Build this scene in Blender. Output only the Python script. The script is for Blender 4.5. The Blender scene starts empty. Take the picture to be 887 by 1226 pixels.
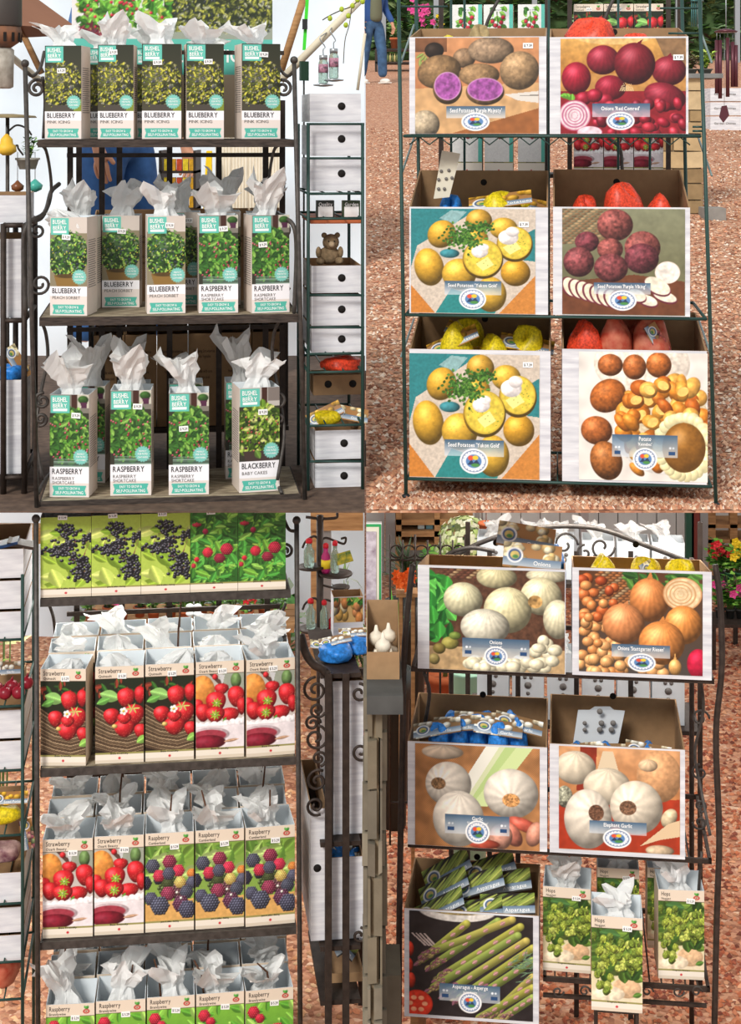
import bpy, bmesh, math, random
import numpy as np
from mathutils import Vector, Matrix, Euler

# ------------------------------------------------------------------ camera, sky, sun, exposure
scene = bpy.context.scene
col = scene.collection
IMG_W, IMG_H = 887, 1226
F = 1900.0            # focal length in pixels of the 887x1226 frame
CX, HY = 437.5, 150.0  # principal column, horizon row
ZC = 2.54            # eye height above the lower floor
cam_d = bpy.data.cameras.new('camera')
cam = bpy.data.objects.new('camera', cam_d)
col.objects.link(cam)
cam_d.sensor_fit = 'VERTICAL'
cam_d.sensor_height = 36.0
cam_d.lens = F / IMG_H * 36.0
cam_d.shift_x = (IMG_W / 2 - CX) / IMG_H
cam_d.shift_y = -(IMG_H / 2 - HY) / IMG_H
cam_d.clip_end = 300
cam.location = (0, 0, ZC)
cam.rotation_euler = (math.pi / 2, 0, 0)
scene.camera = cam

world = bpy.data.worlds.new('overcast_sky')
scene.world = world
world.use_nodes = True
bg = world.node_tree.nodes['Background']
bg.inputs[0].default_value = (0.93, 0.97, 1.0, 1)
bg.inputs[1].default_value = 0.78

sun_d = bpy.data.lights.new('sun', 'SUN')
sun_d.energy = 2.5
sun_d.angle = math.radians(14)
sun_d.color = (1.0, 0.96, 0.9)
sun = bpy.data.objects.new('sun', sun_d)
col.objects.link(sun)
sun.rotation_euler = Vector((0.33, 0.80, -0.62)).to_track_quat('-Z', 'Y').to_euler()

vs = scene.view_settings
vs.view_transform = 'Standard'
vs.look = 'None'
vs.exposure = 0.12
vs.gamma = 1.0
vs.use_curve_mapping = False

# ------------------------------------------------------------------ colour and materials
def srgb(c):
    if isinstance(c, str):
        c = [int(c[i:i + 2], 16) / 255 for i in (0, 2, 4)]
    return np.array(c, float)

def lin(c):
    c = np.clip(srgb(c) if isinstance(c, (str, tuple, list)) else c, 0, 1)
    return np.where(c <= 0.04045, c / 12.92, ((c + 0.055) / 1.055) ** 2.4)

MATS = {}
def mat(name, c, rough=0.6, metal=0.0, var=0.0, scale=20.0, stretch=(1, 1, 1), bump=0.0, trans=0.0, alpha=1.0, ior=1.45, c2=None, emit=0.0, spec=0.4):
    if name in MATS:
        return MATS[name]
    m = bpy.data.materials.new(name)
    m.use_nodes = True
    nt = m.node_tree
    b = nt.nodes['Principled BSDF']
    L = lin(c)
    b.inputs['Base Color'].default_value = (*L, 1)
    b.inputs['Roughness'].default_value = rough
    b.inputs['Metallic'].default_value = metal
    b.inputs['Specular IOR Level'].default_value = spec
    b.inputs['IOR'].default_value = ior
    if trans:
        b.inputs['Transmission Weight'].default_value = trans
    if alpha < 1:
        b.inputs['Alpha'].default_value = alpha
    if emit:
        b.inputs['Emission Color'].default_value = (*L, 1)
        b.inputs['Emission Strength'].default_value = emit
    if var or bump or c2:
        tc = nt.nodes.new('ShaderNodeTexCoord')
        mp = nt.nodes.new('ShaderNodeMapping')
        mp.inputs['Scale'].default_value = stretch
        nz = nt.nodes.new('ShaderNodeTexNoise')
        nz.inputs['Scale'].default_value = scale
        nz.inputs['Detail'].default_value = 5
        nt.links.new(tc.outputs['Object'], mp.inputs[0])
        nt.links.new(mp.outputs[0], nz.inputs['Vector'])
        if var or c2:
            r = nt.nodes.new('ShaderNodeValToRGB')
            r.color_ramp.elements[0].position = 0.32
            r.color_ramp.elements[1].position = 0.68
            a = lin(c2) if c2 else np.clip(L * (1 - var), 0, 1)
            z = L if c2 else np.clip(L * (1 + var), 0, 1)
            r.color_ramp.elements[0].color = (*a, 1)
            r.color_ramp.elements[1].color = (*z, 1)
            nt.links.new(nz.outputs['Fac'], r.inputs[0])
            nt.links.new(r.outputs[0], b.inputs['Base Color'])
        if bump:
            bp = nt.nodes.new('ShaderNodeBump')
            bp.inputs['Strength'].default_value = bump
            bp.inputs['Distance'].default_value = 0.01
            nt.links.new(nz.outputs['Fac'], bp.inputs['Height'])
            nt.links.new(bp.outputs[0], b.inputs['Normal'])
    MATS[name] = m
    return m

def attr_mat(name, rough=0.45, spec=0.35):
    m = bpy.data.materials.new(name)
    m.use_nodes = True
    nt = m.node_tree
    a = nt.nodes.new('ShaderNodeVertexColor')
    a.layer_name = 'Col'
    b = nt.nodes['Principled BSDF']
    nt.links.new(a.outputs[0], b.inputs['Base Color'])
    b.inputs['Roughness'].default_value = rough
    b.inputs['Specular IOR Level'].default_value = spec
    return m

def thin_mat(name, c, tr=0.35):
    m = bpy.data.materials.new(name)
    m.use_nodes = True
    nt = m.node_tree
    out = nt.nodes['Material Output']
    d = nt.nodes.new('ShaderNodeBsdfDiffuse')
    t = nt.nodes.new('ShaderNodeBsdfTranslucent')
    x = nt.nodes.new('ShaderNodeMixShader')
    for n in (d, t):
        n.inputs[0].default_value = (*lin(c), 1)
    x.inputs[0].default_value = tr
    nt.links.new(d.outputs[0], x.inputs[1])
    nt.links.new(t.outputs[0], x.inputs[2])
    nt.links.new(x.outputs[0], out.inputs[0])
    MATS[name] = m
    return m

PRINT = attr_mat('printed_ink')
STONE_ATTR = attr_mat('gravel_stone_colours', 0.9, 0.15)
LEAF_ATTR = attr_mat('leaf_colours', 0.5, 0.3)
TISSUE = thin_mat('white_tissue', 'f6f6f4', 0.3)
NET_Y = mat('yellow_net', 'd9c21c', 0.4, var=0.35, scale=160)
NET_R = mat('red_net', 'd8452a', 0.4, var=0.4, scale=160)
NET_B = mat('blue_net', '2f7fd0', 0.35, var=0.35, scale=120)
IRON = mat('dark_iron', '4a4541', 0.5, 0.35, var=0.3, scale=60, bump=0.15)
IRON_BROWN = mat('brown_iron', '3a302a', 0.55, 0.3, var=0.3, scale=50)
GREEN_WIRE = mat('dark_green_wire', '2c4741', 0.45, 0.1)
GALV = mat('worn_green_wire', '7d8f8c', 0.4, 0.3)
WHITE_WOOD = mat('whitewashed_wood_print', 'e4e4e6', 0.6, c2='c4c4ca', scale=9, stretch=(1, 1, 9))
KRAFT = mat('brown_cardboard', '9a7a58', 0.85, var=0.08, scale=40)
WHITE_CARD = mat('white_cardboard', 'dfe6ea', 0.6, var=0.03, scale=10)
BEIGE_CARD = mat('beige_carton_card', 'ddd0c4', 0.6, var=0.04, scale=30)
CREAM_CARD = mat('cream_carton_card', 'd9c9b4', 0.6, var=0.04, scale=30)
INK = mat('black_ink', '1d1d20', 0.6)
GREY_INK = mat('grey_ink', '77726e', 0.6)
WHITE_INK = mat('white_ink', 'f7f7f5', 0.6)
RED_INK = mat('red_ink', 'c8202c', 0.6)
TEAL_INK = mat('teal_ink', '5fbfae', 0.6)
STICKER = mat('white_sticker', 'f4f4f2', 0.5)
SHELF_WOOD = mat('weathered_shelf_wood', 'b5a88e', 0.85, c2='5b4c3c', scale=12, stretch=(2, 14, 8), bump=0.3)
SHELF_DARK = mat('dark_shelf_edge', '4b4039', 0.8, c2='2b2420', scale=30, stretch=(1, 6, 6), bump=0.3)
STEM = mat('brown_twig', '5a3a28', 0.8, var=0.3, scale=80)
HOLE = mat('hole_dark', '1c1816', 0.9)

# ------------------------------------------------------------------ frames: pixel + depth -> place
class Bay:
    """Upright frame that faces the camera; depth d is measured behind its front plane."""
    def __init__(s, cx, D0):
        a = math.atan((cx - CX) / F)
        s.a, s.D0 = a, D0
        s.n = Vector((math.sin(a), math.cos(a), 0))
        s.u = Vector((math.cos(a), -math.sin(a), 0))
        s.O = Vector((D0 * math.tan(a), D0, 0))
        s.M = Matrix.Translation(s.O) @ Matrix.Rotation(-a, 4, 'Z')

    def P(s, px, py, d=0.0):
        r = Vector(((px - CX) / F, 1, -(py - HY) / F))
        t = (s.D0 / math.cos(s.a) + d) / s.n.dot(r)
        p = r * t
        return Vector((s.u.dot(p - s.O), d, p.z + ZC))

    def k(s, d=0.0):
        return (s.P(s.cxpx() + 1, 200, d) - s.P(s.cxpx(), 200, d)).length
    def cxpx(s):
        return CX + F * math.tan(s.a)

TL = Bay(200, 4.08)
TR = Bay(665, 4.08)
BL = Bay(200, 4.10)
BR = Bay(670, 4.10)
W0 = Bay(CX, 0.0)

Z_DECK = ZC - 462 * 4.0 / F       # upper deck: its edge is 4.0 m away
SLOPE0, SLOPE = 4.6, 0.082
def ground_z(Y):
    return Z_DECK + max(0.0, Y - SLOPE0) * SLOPE
def ground_Y(py):
    """distance at which the rising gravel path shows at picture row py"""
    return (ZC - Z_DECK + SLOPE * SLOPE0) * F / (py - HY + SLOPE * F)

LOC = {}
def tag(o, label=None, cat=None, group=None, kind=None):
    if label: o['label'] = label
    if cat: o['category'] = cat
    if group: o['group'] = group
    if kind: o['kind'] = kind
    return o

def thing(name, B, loc, label, cat, group=None, rz=0.0, scale=None):
    o = bpy.data.objects.new(name, None)
    o.empty_display_size = 0.05
    col.objects.link(o)
    o.matrix_world = B.M @ Matrix.Translation(loc) @ Matrix.Rotation(rz, 4, 'Z') @ (Matrix.Diagonal((*scale, 1)) if scale else Matrix())
    LOC[o] = Vector(loc)
    return tag(o, label, cat, group)

def part(name, mesh, parent):
    o = bpy.data.objects.new(name, mesh)
    col.objects.link(o)
    o.parent = parent
    if parent in LOC:
        LOC[o] = LOC[parent]
    if name in ('lettering', 'side_print'):
        o['kind'] = 'stuff'
    return o

class MB:
    def __init__(s):
        s.v, s.f, s.mi, s.m = [], [], [], 0
        s.smooth = []
        s.sm = False
    def add(s, vs_, fs_):
        b = len(s.v)
        s.v.extend(Vector(v) for v in vs_)
        for f in fs_:
            s.f.append([i + b for i in f]); s.mi.append(s.m); s.smooth.append(s.sm)
        return s
    def box(s, lo, hi):
        x0, y0, z0 = lo; x1, y1, z1 = hi
        return s.add([(x0, y0, z0), (x1, y0, z0), (x1, y1, z0), (x0, y1, z0), (x0, y0, z1), (x1, y0, z1), (x1, y1, z1), (x0, y1, z1)],
                     [(0, 3, 2, 1), (4, 5, 6, 7), (0, 1, 5, 4), (1, 2, 6, 5), (2, 3, 7, 6), (3, 0, 4, 7)])
    def obox(s, c, ax, ay, az):
        """box from centre and three half-axis vectors"""
        c, ax, ay, az = map(Vector, (c, ax, ay, az))
        v = [c + ax * i + ay * j + az * k for k in (-1, 1) for i, j in ((-1, -1), (1, -1), (1, 1), (-1, 1))]
        return s.add(v, [(0, 3, 2, 1), (4, 5, 6, 7), (0, 1, 5, 4), (1, 2, 6, 5), (2, 3, 7, 6), (3, 0, 4, 7)])
    def tube(s, pts, r, n=6, flat=None):
        pts = [Vector(p) for p in pts]
        rs = r if isinstance(r, (list, tuple)) else [r] * len(pts)
        ring = []
        prev = None
        for i, p in enumerate(pts):
            t = (pts[min(i + 1, len(pts) - 1)] - pts[max(i - 1, 0)])
            if t.length < 1e-9: t = Vector((0, 0, 1))
            t.normalize()
            if prev is None:
                ref = Vector((0, 1, 0)) if abs(t.y) < 0.9 else Vector((1, 0, 0))
                e1 = t.cross(ref).normalized()
            else:
                e1 = (prev - t * prev.dot(t))
                e1 = e1.normalized() if e1.length > 1e-6 else t.orthogonal().normalized()
            prev = e1
            e2 = t.cross(e1)
            ring.append([p + (e1 * math.cos(2 * math.pi * j / n) + e2 * math.sin(2 * math.pi * j / n)) * rs[i] for j in range(n)])
        v = [q for rr in ring for q in rr]
        f = [(i * n + j, i * n + (j + 1) % n, (i + 1) * n + (j + 1) % n, (i + 1) * n + j) for i in range(len(pts) - 1) for j in range(n)]
        f += [tuple(range(n))[::-1], tuple((len(pts) - 1) * n + j for j in range(n))]
        sm, s.sm = s.sm, True
        s.add(v, f)
        s.sm = sm
        return s
    def lathe(s, c, prof, n=14, ax=(0, 0, 1)):
        """prof: (radius, height) list from c upwards"""
        c = Vector(c)
        q = Vector((0, 0, 1)).rotation_difference(Vector(ax).normalized())
        v, f = [], []
        for (r, h) in prof:
            for j in range(n):
                t = 2 * math.pi * j / n
                v.append(c + q @ Vector((r * math.cos(t), r * math.sin(t), h)))
        for i in range(len(prof) - 1):
            for j in range(n):
                f.append((i * n + j, i * n + (j + 1) % n, (i + 1) * n + (j + 1) % n, (i + 1) * n + j))
        f.append(tuple(range(n))[::-1])
        f.append(tuple((len(prof) - 1) * n + j for j in range(n)))
        sm, s.sm = s.sm, True
        s.add(v, f)
        s.sm = sm
        return s
    def ball(s, c, r, n=10, m=6, sq=(1, 1, 1)):
        c = Vector(c)
        v, f = [], []
        for i in range(m + 1):
            p = math.pi * i / m
            for j in range(n):
                t = 2 * math.pi * j / n
                v.append(c + Vector((r * sq[0] * math.sin(p) * math.cos(t), r * sq[1] * math.sin(p) * math.sin(t), -r * sq[2] * math.cos(p))))
        for i in range(m):
            for j in range(n):
                f.append((i * n + j, i * n + (j + 1) % n, (i + 1) * n + (j + 1) % n, (i + 1) * n + j))
        sm, s.sm = s.sm, True
        s.add(v, f)
        s.sm = sm
        return s
    def prism(s, poly, ext):
        """poly: list of 3D points, ext: extrusion vector"""
        ext = Vector(ext)
        n = len(poly)
        v = [Vector(p) for p in poly] + [Vector(p) + ext for p in poly]
        return s.add(v, [tuple(range(n))[::-1], tuple(range(n, 2 * n))] + [(i, (i + 1) % n, n + (i + 1) % n, n + i) for i in range(n)])
    def leaf(s, base, d, L, w, bend=0.2, up=(0, 0, 1)):
        base, d = Vector(base), Vector(d).normalized()
        sd = d.cross(Vector(up))
        if sd.length < 1e-3: sd = Vector((1, 0, 0))
        sd.normalize()
        nn = sd.cross(d)
        p1 = base + d * L * 0.5 + nn * L * bend * 0.5
        p2 = base + d * L
        return s.add([base, p1 + sd * w / 2 - nn * w * .12, p2, p1 - sd * w / 2 - nn * w * .12, p1], [(0, 1, 4), (1, 2, 4), (0, 4, 3), (4, 2, 3)])
    def mesh(s, name, mats, off=(0, 0, 0)):
        me = bpy.data.meshes.new(name)
        off = Vector(off)
        me.from_pydata([v - off for v in s.v], [], s.f)
        for m_ in (mats if isinstance(mats, (list, tuple)) else [mats]):
            me.materials.append(m_)
        me.polygons.foreach_set('material_index', s.mi)
        me.polygons.foreach_set('use_smooth', s.smooth)
        me.update()
        return me
    def part(s, name, mats, parent):
        return part(name, s.mesh(name, mats, LOC[parent]), parent)
    def thing(s, name, B, mats, label=None, cat=None, group=None, kind=None):
        lo = [min(v[i] for v in s.v) for i in range(3)]
        hi = [max(v[i] for v in s.v) for i in range(3)]
        base = Vector(((lo[0] + hi[0]) / 2, (lo[1] + hi[1]) / 2, lo[2]))
        o = bpy.data.objects.new(name, s.mesh(name, mats, base))
        col.objects.link(o)
        o.matrix_world = B.M @ Matrix.Translation(base)
        LOC[o] = base
        return tag(o, label, cat, group, kind)

def arc(c, r, a0, a1, n=14, ax=(1, 0, 0), az=(0, 0, 1), shrink=0.0):
    c, ax, az = Vector(c), Vector(ax), Vector(az)
    out = []
    for i in range(n + 1):
        t = math.radians(a0 + (a1 - a0) * i / n)
        rr = r * (1 - shrink * i / n)
        out.append(c + ax * rr * math.cos(t) + az * rr * math.sin(t))
    return out

def spline(pts, n=6):
    """Catmull-Rom through the points"""
    P_ = [Vector(p) for p in pts]
    P_ = [P_[0] * 2 - P_[1]] + P_ + [P_[-1] * 2 - P_[-2]]
    out = []
    for i in range(1, len(P_) - 2):
        for j in range(n):
            t = j / n
            a, b, c, d = P_[i - 1:i + 3]
            out.append(0.5 * ((2 * b) + (c - a) * t + (2 * a - 5 * b + 4 * c - d) * t * t + (3 * b - a - 3 * c + d) * t ** 3))
    return out + [P_[-2]]

# ------------------------------------------------------------------ flat print: painted colour grids and lettering
def vnoise(X, Y, sc, seed):
    rg = np.random.default_rng(seed)
    G = rg.random((64, 64))
    x, y = X / sc, Y / sc
    xi, yi = np.floor(x).astype(int), np.floor(y).astype(int)
    fx, fy = x - xi, y - yi
    fx, fy = fx * fx * (3 - 2 * fx), fy * fy * (3 - 2 * fy)
    g = lambda a, b: G[b % 64, a % 64]
    return (g(xi, yi) * (1 - fx) + g(xi + 1, yi) * fx) * (1 - fy) + (g(xi, yi + 1) * (1 - fx) + g(xi + 1, yi + 1) * fx) * fy

class Cv:
    """a print in photo pixels x0..x1, y0..y1"""
    def __init__(s, x0, y0, x1, y1, bg='ffffff', S=1.35, seed=1):
        s.r = (x0, y0, x1, y1); s.S = S
        s.nx, s.ny = int((x1 - x0) * S) + 1, int((y1 - y0) * S) + 1
        s.X, s.Y = np.meshgrid(np.linspace(x0, x1, s.nx), np.linspace(y0, y1, s.ny))
        s.C = np.zeros((s.ny, s.nx, 3)) + srgb(bg)
        s.rg = np.random.default_rng(seed)
        s.seed = seed
    def sl(s, x0, y0, x1, y1):
        X0, Y0, X1, Y1 = s.r
        fx, fy = (s.nx - 1) / (X1 - X0), (s.ny - 1) / (Y1 - Y0)
        i0, i1 = max(0, int((x0 - X0) * fx) - 1), min(s.nx, int((x1 - X0) * fx) + 3)
        j0, j1 = max(0, int((y0 - Y0) * fy) - 1), min(s.ny, int((y1 - Y0) * fy) + 3)
        return None if i0 >= i1 or j0 >= j1 else (slice(j0, j1), slice(i0, i1))
    def mix(s, q, m, c):
        m = m[..., None]
        s.C[q] = s.C[q] * (1 - m) + c * m
    def grad(s, x0, y0, x1, y1, c0, c1):
        q = s.sl(x0, y0, x1, y1)
        if q is None: return
        X, Y = s.X[q], s.Y[q]
        t = np.clip((Y - y0) / (y1 - y0), 0, 1)[..., None]
        m = ((X >= x0) & (X <= x1) & (Y >= y0) & (Y <= y1)).astype(float)
        s.mix(q, m, srgb(c0) * (1 - t) + srgb(c1) * t)
    def rect(s, x0, y0, x1, y1, c):
        s.grad(x0, y0, x1, y1, c, c)
    def tex(s, amt=0.1, sc=3, x0=-9e9, y0=-9e9, x1=9e9, y1=9e9):
        s.seed += 1
        m = ((s.X >= x0) & (s.X <= x1) & (s.Y >= y0) & (s.Y <= y1))
        f = 1.2 * (vnoise(s.X * .9 + s.Y * .43 + 900, s.Y * .9 - s.X * .43 + 2000, sc * 1.3, s.seed) - .5) + .8 * (vnoise(s.X * .5 - s.Y * .86 + 3000, s.Y * .5 + s.X * .86, sc * .7, s.seed + 5) - .5)
        s.C *= 1 + (amt * f * m)[..., None]
    def poly(s, pts, c, a=1.0):
        xs, ys = [p[0] for p in pts], [p[1] for p in pts]
        q = s.sl(min(xs), min(ys), max(xs), max(ys))
        if q is None: return
        X, Y = s.X[q], s.Y[q]
        ins = np.zeros(X.shape, bool)
        for i in range(len(pts)):
            (xa, ya), (xb, yb) = pts[i], pts[i - 1]
            if ya == yb: continue
            ins ^= ((ya > Y) != (yb > Y)) & (X < (xb - xa) * (Y - ya) / (yb - ya) + xa)
        s.mix(q, ins * a, srgb(c))
    def ball(s, cx, cy, rx, ry=None, c='888888', rot=0, dark=0.42, spec=0.15, tex=0.15, sc=3, flat=False, rim=None, stripes=0, a=1.0, pole=(0, 0), samp=.1, taper=0.0):
        ry = ry or rx
        R = max(rx, ry)
        q = s.sl(cx - R, cy - R, cx + R, cy + R)
        if q is None: return
        X, Y = s.X[q] - cx, s.Y[q] - cy
        t = math.radians(rot)
        u, v = (X * math.cos(t) + Y * math.sin(t)) / rx, (-X * math.sin(t) + Y * math.cos(t)) / ry
        u = u / np.clip(1 - taper * v, .25, 2)
        d = np.sqrt(u * u + v * v)
        m = np.clip((1 - d) * min(rx, ry) * s.S, 0, 1) * a
        C = np.zeros(X.shape + (3,)) + srgb(c)
        s.seed += 1
        n = 1 + tex * (1.3 * (vnoise(s.X[q] + 40, s.Y[q] + 70, sc * 1.5, s.seed) - 0.5) + .9 * (vnoise(s.X[q] * .96 + s.Y[q] * .28 + 11, s.Y[q] * .96 - s.X[q] * .28 + 500, sc * .8, s.seed + 1) - 0.5))
        if stripes:
            n = n * (1 + samp * np.sin(np.arctan2(v - pole[1], u - pole[0]) * stripes))
        if flat:
            C = C * n[..., None]
            if rim:
                e = np.clip((d - 0.86) * 9, 0, 1)[..., None]
                C = C * (1 - e) + srgb(rim) * e
        else:
            z = np.sqrt(np.clip(1 - d * d, 0, 1))
            X2, Y2 = X / R, Y / R
            l = np.clip(-0.36 * X2 - 0.5 * Y2 + 0.78 * z, 0, 1)
            C = C * ((dark + (1.12 - dark) * l) * n)[..., None] + (spec * np.clip(-0.3 * X2 - 0.42 * Y2 + 0.85 * z, 0, 1) ** 14)[..., None]
        s.mix(q, m, np.clip(C, 0, 1))
    def ring(s, cx, cy, rx, ry, w, c):
        q = s.sl(cx - rx, cy - ry, cx + rx, cy + ry)
        if q is None: return
        d = np.sqrt(((s.X[q] - cx) / rx) ** 2 + ((s.Y[q] - cy) / ry) ** 2)
        s.mix(q, np.clip((w - np.abs(d - 1 + w)) / w * 1.5, 0, 1), srgb(c))
    def leaf(s, cx, cy, L, w, rot, c, vein=0.25):
        q = s.sl(cx - L, cy - L, cx + L, cy + L)
        if q is None: return
        X, Y = s.X[q] - cx, s.Y[q] - cy
        t = math.radians(rot)
        u, v = (X * math.cos(t) + Y * math.sin(t)) / L * 2, (-X * math.sin(t) + Y * math.cos(t)) / w * 2
        e = (1 - u * u) - np.abs(v)
        m = np.clip(e * w * 0.5 * s.S + 0.3, 0, 1) * (np.abs(u) < 1)
        k = 1 + vein * np.exp(-(v * 4) ** 2) - 0.22 * (v > 0)
        s.mix(q, m, np.clip(srgb(c) * k[..., None], 0, 1))
    def foliage(s, x0, y0, x1, y1, n, cols, L=(4, 8), asp=0.5, inside=None):
        for _ in range(n):
            x, y = s.rg.uniform(x0, x1), s.rg.uniform(y0, y1)
            if inside is not None and not inside(x, y): continue
            l = s.rg.uniform(*L)
            s.leaf(x, y, l, l * asp, s.rg.uniform(0, 180), cols[s.rg.integers(len(cols))])
    def dots(s, pts, r, c, **kw):
        for x, y in pts: s.ball(x, y, r, r, c, **kw)
    def plate(s, x0, y0, x1, y1, lx, ly, rx, ry, icons=False):
        q = s.sl(x0, y0, x1, y1)
        t = np.clip((s.Y[q] - y0) / (y1 - y0), 0, 1)
        m = ((s.X[q] > x0) & (s.X[q] < x1) & (s.Y[q] > y0) & (s.Y[q] < y1)) * (0.97 - 0.3 * t)
        t = t[..., None]
        s.mix(q, m, srgb('3f5f7c') * (1 - t) + srgb('d8dee4') * t)
        if not icons: rx, ry = rx * 1.14, ry * 1.12
        if icons:
            for xx in (x0 + 3, x1 - 11):
                s.rect(xx, y1 - 8, xx + 8, y1 - 3.5, '2a4d78')
                s.ball(xx + 2, y1 - 12, 1.8, 1.8, 'eef2f5', flat=True)
                s.ball(xx + 6, y1 - 12, 1.6, 1.6, 'dfe6ea', flat=True)
        s.ball(lx, ly, rx + 1.5, ry + 1.2, 'f6f6f4', flat=True, tex=0)
        s.ball(lx, ly, rx - 0.8, ry - 0.8, '46608c', flat=True, tex=0)
        s.ball(lx, ly, rx - 1.7, ry - 1.6, 'e9ecf0', flat=True, tex=0)
        for k in range(20):   # ring lettering of the round emblem
            if k in (0, 10): continue
            t = 2 * math.pi * k / 20
            s.ball(lx + (rx - 3) * math.cos(t), ly + (ry - 2.7) * math.sin(t), 0.9, 0.8, '3a5486', flat=True, tex=0)
        a, b = rx * 0.62, ry * 0.6
        s.ball(lx, ly, a, b, '5b86b8', flat=True, tex=0)
        s.ball(lx - a * .35, ly - b * .45, a * .4, b * .38, 'e0553a', flat=True, tex=0)
        s.ball(lx + a * .2, ly - b * .5, a * .4, b * .35, 'f0c53a', flat=True, tex=0)
        s.poly([(lx - a * .8, ly + b * .5), (lx - a * .3, ly - b * .2), (lx, ly + b * .2), (lx + a * .35, ly - b * .25), (lx + a * .8, ly + b * .5)], '2d3f5e')
        s.ball(lx + a * .2, ly + b * .55, a * .6, b * .3, '4f8f4a', flat=True, tex=0)
    def mesh(s, name, w, h):
        """grid of the print, w x h metres, centred on x, bottom at z=0, facing -y"""
        nx, ny = s.nx, s.ny
        gx, gz = np.meshgrid(np.linspace(-w / 2, w / 2, nx), np.linspace(h, 0, ny))
        co = np.stack([gx, np.zeros_like(gx), gz], -1).reshape(-1, 3)
        i = np.arange(ny * nx).reshape(ny, nx)
        f = np.stack([i[1:, :-1], i[1:, 1:], i[:-1, 1:], i[:-1, :-1]], -1).reshape(-1, 4)
        me = bpy.data.meshes.new(name)
        me.vertices.add(len(co)); me.vertices.foreach_set('co', co.ravel())
        me.loops.add(f.size); me.loops.foreach_set('vertex_index', f.ravel().astype(np.int32))
        me.polygons.add(len(f))
        me.polygons.foreach_set('loop_start', (np.arange(len(f)) * 4).astype(np.int32))
        me.update(calc_edges=True)
        a = me.color_attributes.new('Col', 'FLOAT_COLOR', 'POINT')
        c = np.ones((len(co), 4)); c[:, :3] = lin(s.C.reshape(-1, 3))
        a.data.foreach_set('color', c.ravel().astype(np.float32))
        me.materials.append(PRINT)
        return me

# glyphs of Blender's own font, one mesh per character
GLYPH = {}
def make_glyphs():
    chars = "ABCDEFGHIJKLMNOPQRSTUVWXYZabcdefghijklmnopqrstuvwxyz0123456789&$.,'-"
    tmp = []
    for ch in chars:
        cu = bpy.data.curves.new('glyph', 'FONT')
        cu.body = ch; cu.resolution_u = 3; cu.offset = 0.014
        o = bpy.data.objects.new('glyph', cu)
        col.objects.link(o); tmp.append((ch, o, cu))
    dg = bpy.context.evaluated_depsgraph_get()
    for ch, o, cu in tmp:
        me = bpy.data.meshes.new_from_object(o.evaluated_get(dg))
        v = np.array([x.co[:2] for x in me.vertices]).reshape(-1, 2)
        f = [list(p.vertices) for p in me.polygons]
        GLYPH[ch] = (v - [v[:, 0].min(), 0], f, float(np.ptp(v[:, 0])))
        bpy.data.meshes.remove(me)
    for ch, o, cu in tmp:
        bpy.data.objects.remove(o); bpy.data.curves.remove(cu)
make_glyphs()

def letter_mesh(name, lines, w, h, wpx, hpx, mats, y=-0.0006):
    """lines: (text, x, baseline y, cap height, width or None, material index, align) in print pixels, origin top left"""
    sx, sz = w / wpx, h / hpx
    V, Fc, MI = [], [], []
    for (t, x, yb, ch, wd, mi, al) in lines:
        pos, pieces = 0.0, []
        for c in t:
            if c == ' ':
                pos += 0.28; continue
            v, f, adv = GLYPH[c]
            pieces.append((v + [pos, 0], f)); pos += adv + 0.085
        pos -= 0.085
        s = ch / 0.69
        s_x = wd / pos if wd else s
        x0 = x - (pos * s_x / 2 if al == 'c' else pos * s_x if al == 'r' else 0)
        for v, f in pieces:
            b = len(V)
            for a_, b_ in v:
                V.append(((x0 + a_ * s_x) * sx - w / 2, y, h - (yb - b_ * s) * sz))
            Fc += [[i + b for i in q] for q in f]
            MI += [mi] * len(f)
    me = bpy.data.meshes.new(name)
    me.from_pydata(V, [], Fc)
    for m_ in mats: me.materials.append(m_)
    me.polygons.foreach_set('material_index', MI)
    me.update()
    return me

def sticker_mesh(text, w, h):
    mb = MB().box((-w / 2, -0.0009, 0), (w / 2, 0, h))
    me = mb.mesh('price_sticker', [STICKER, INK])
    lm = letter_mesh('t', [(text, 50, 72, 46, 78, 1, 'c')], w, h, 100, 100, [STICKER, INK], y=-0.0014)
    bm = bmesh.new(); bm.from_mesh(me); bm.from_mesh(lm); bm.to_mesh(me); bm.free()
    bpy.data.meshes.remove(lm)
    return me

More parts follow.
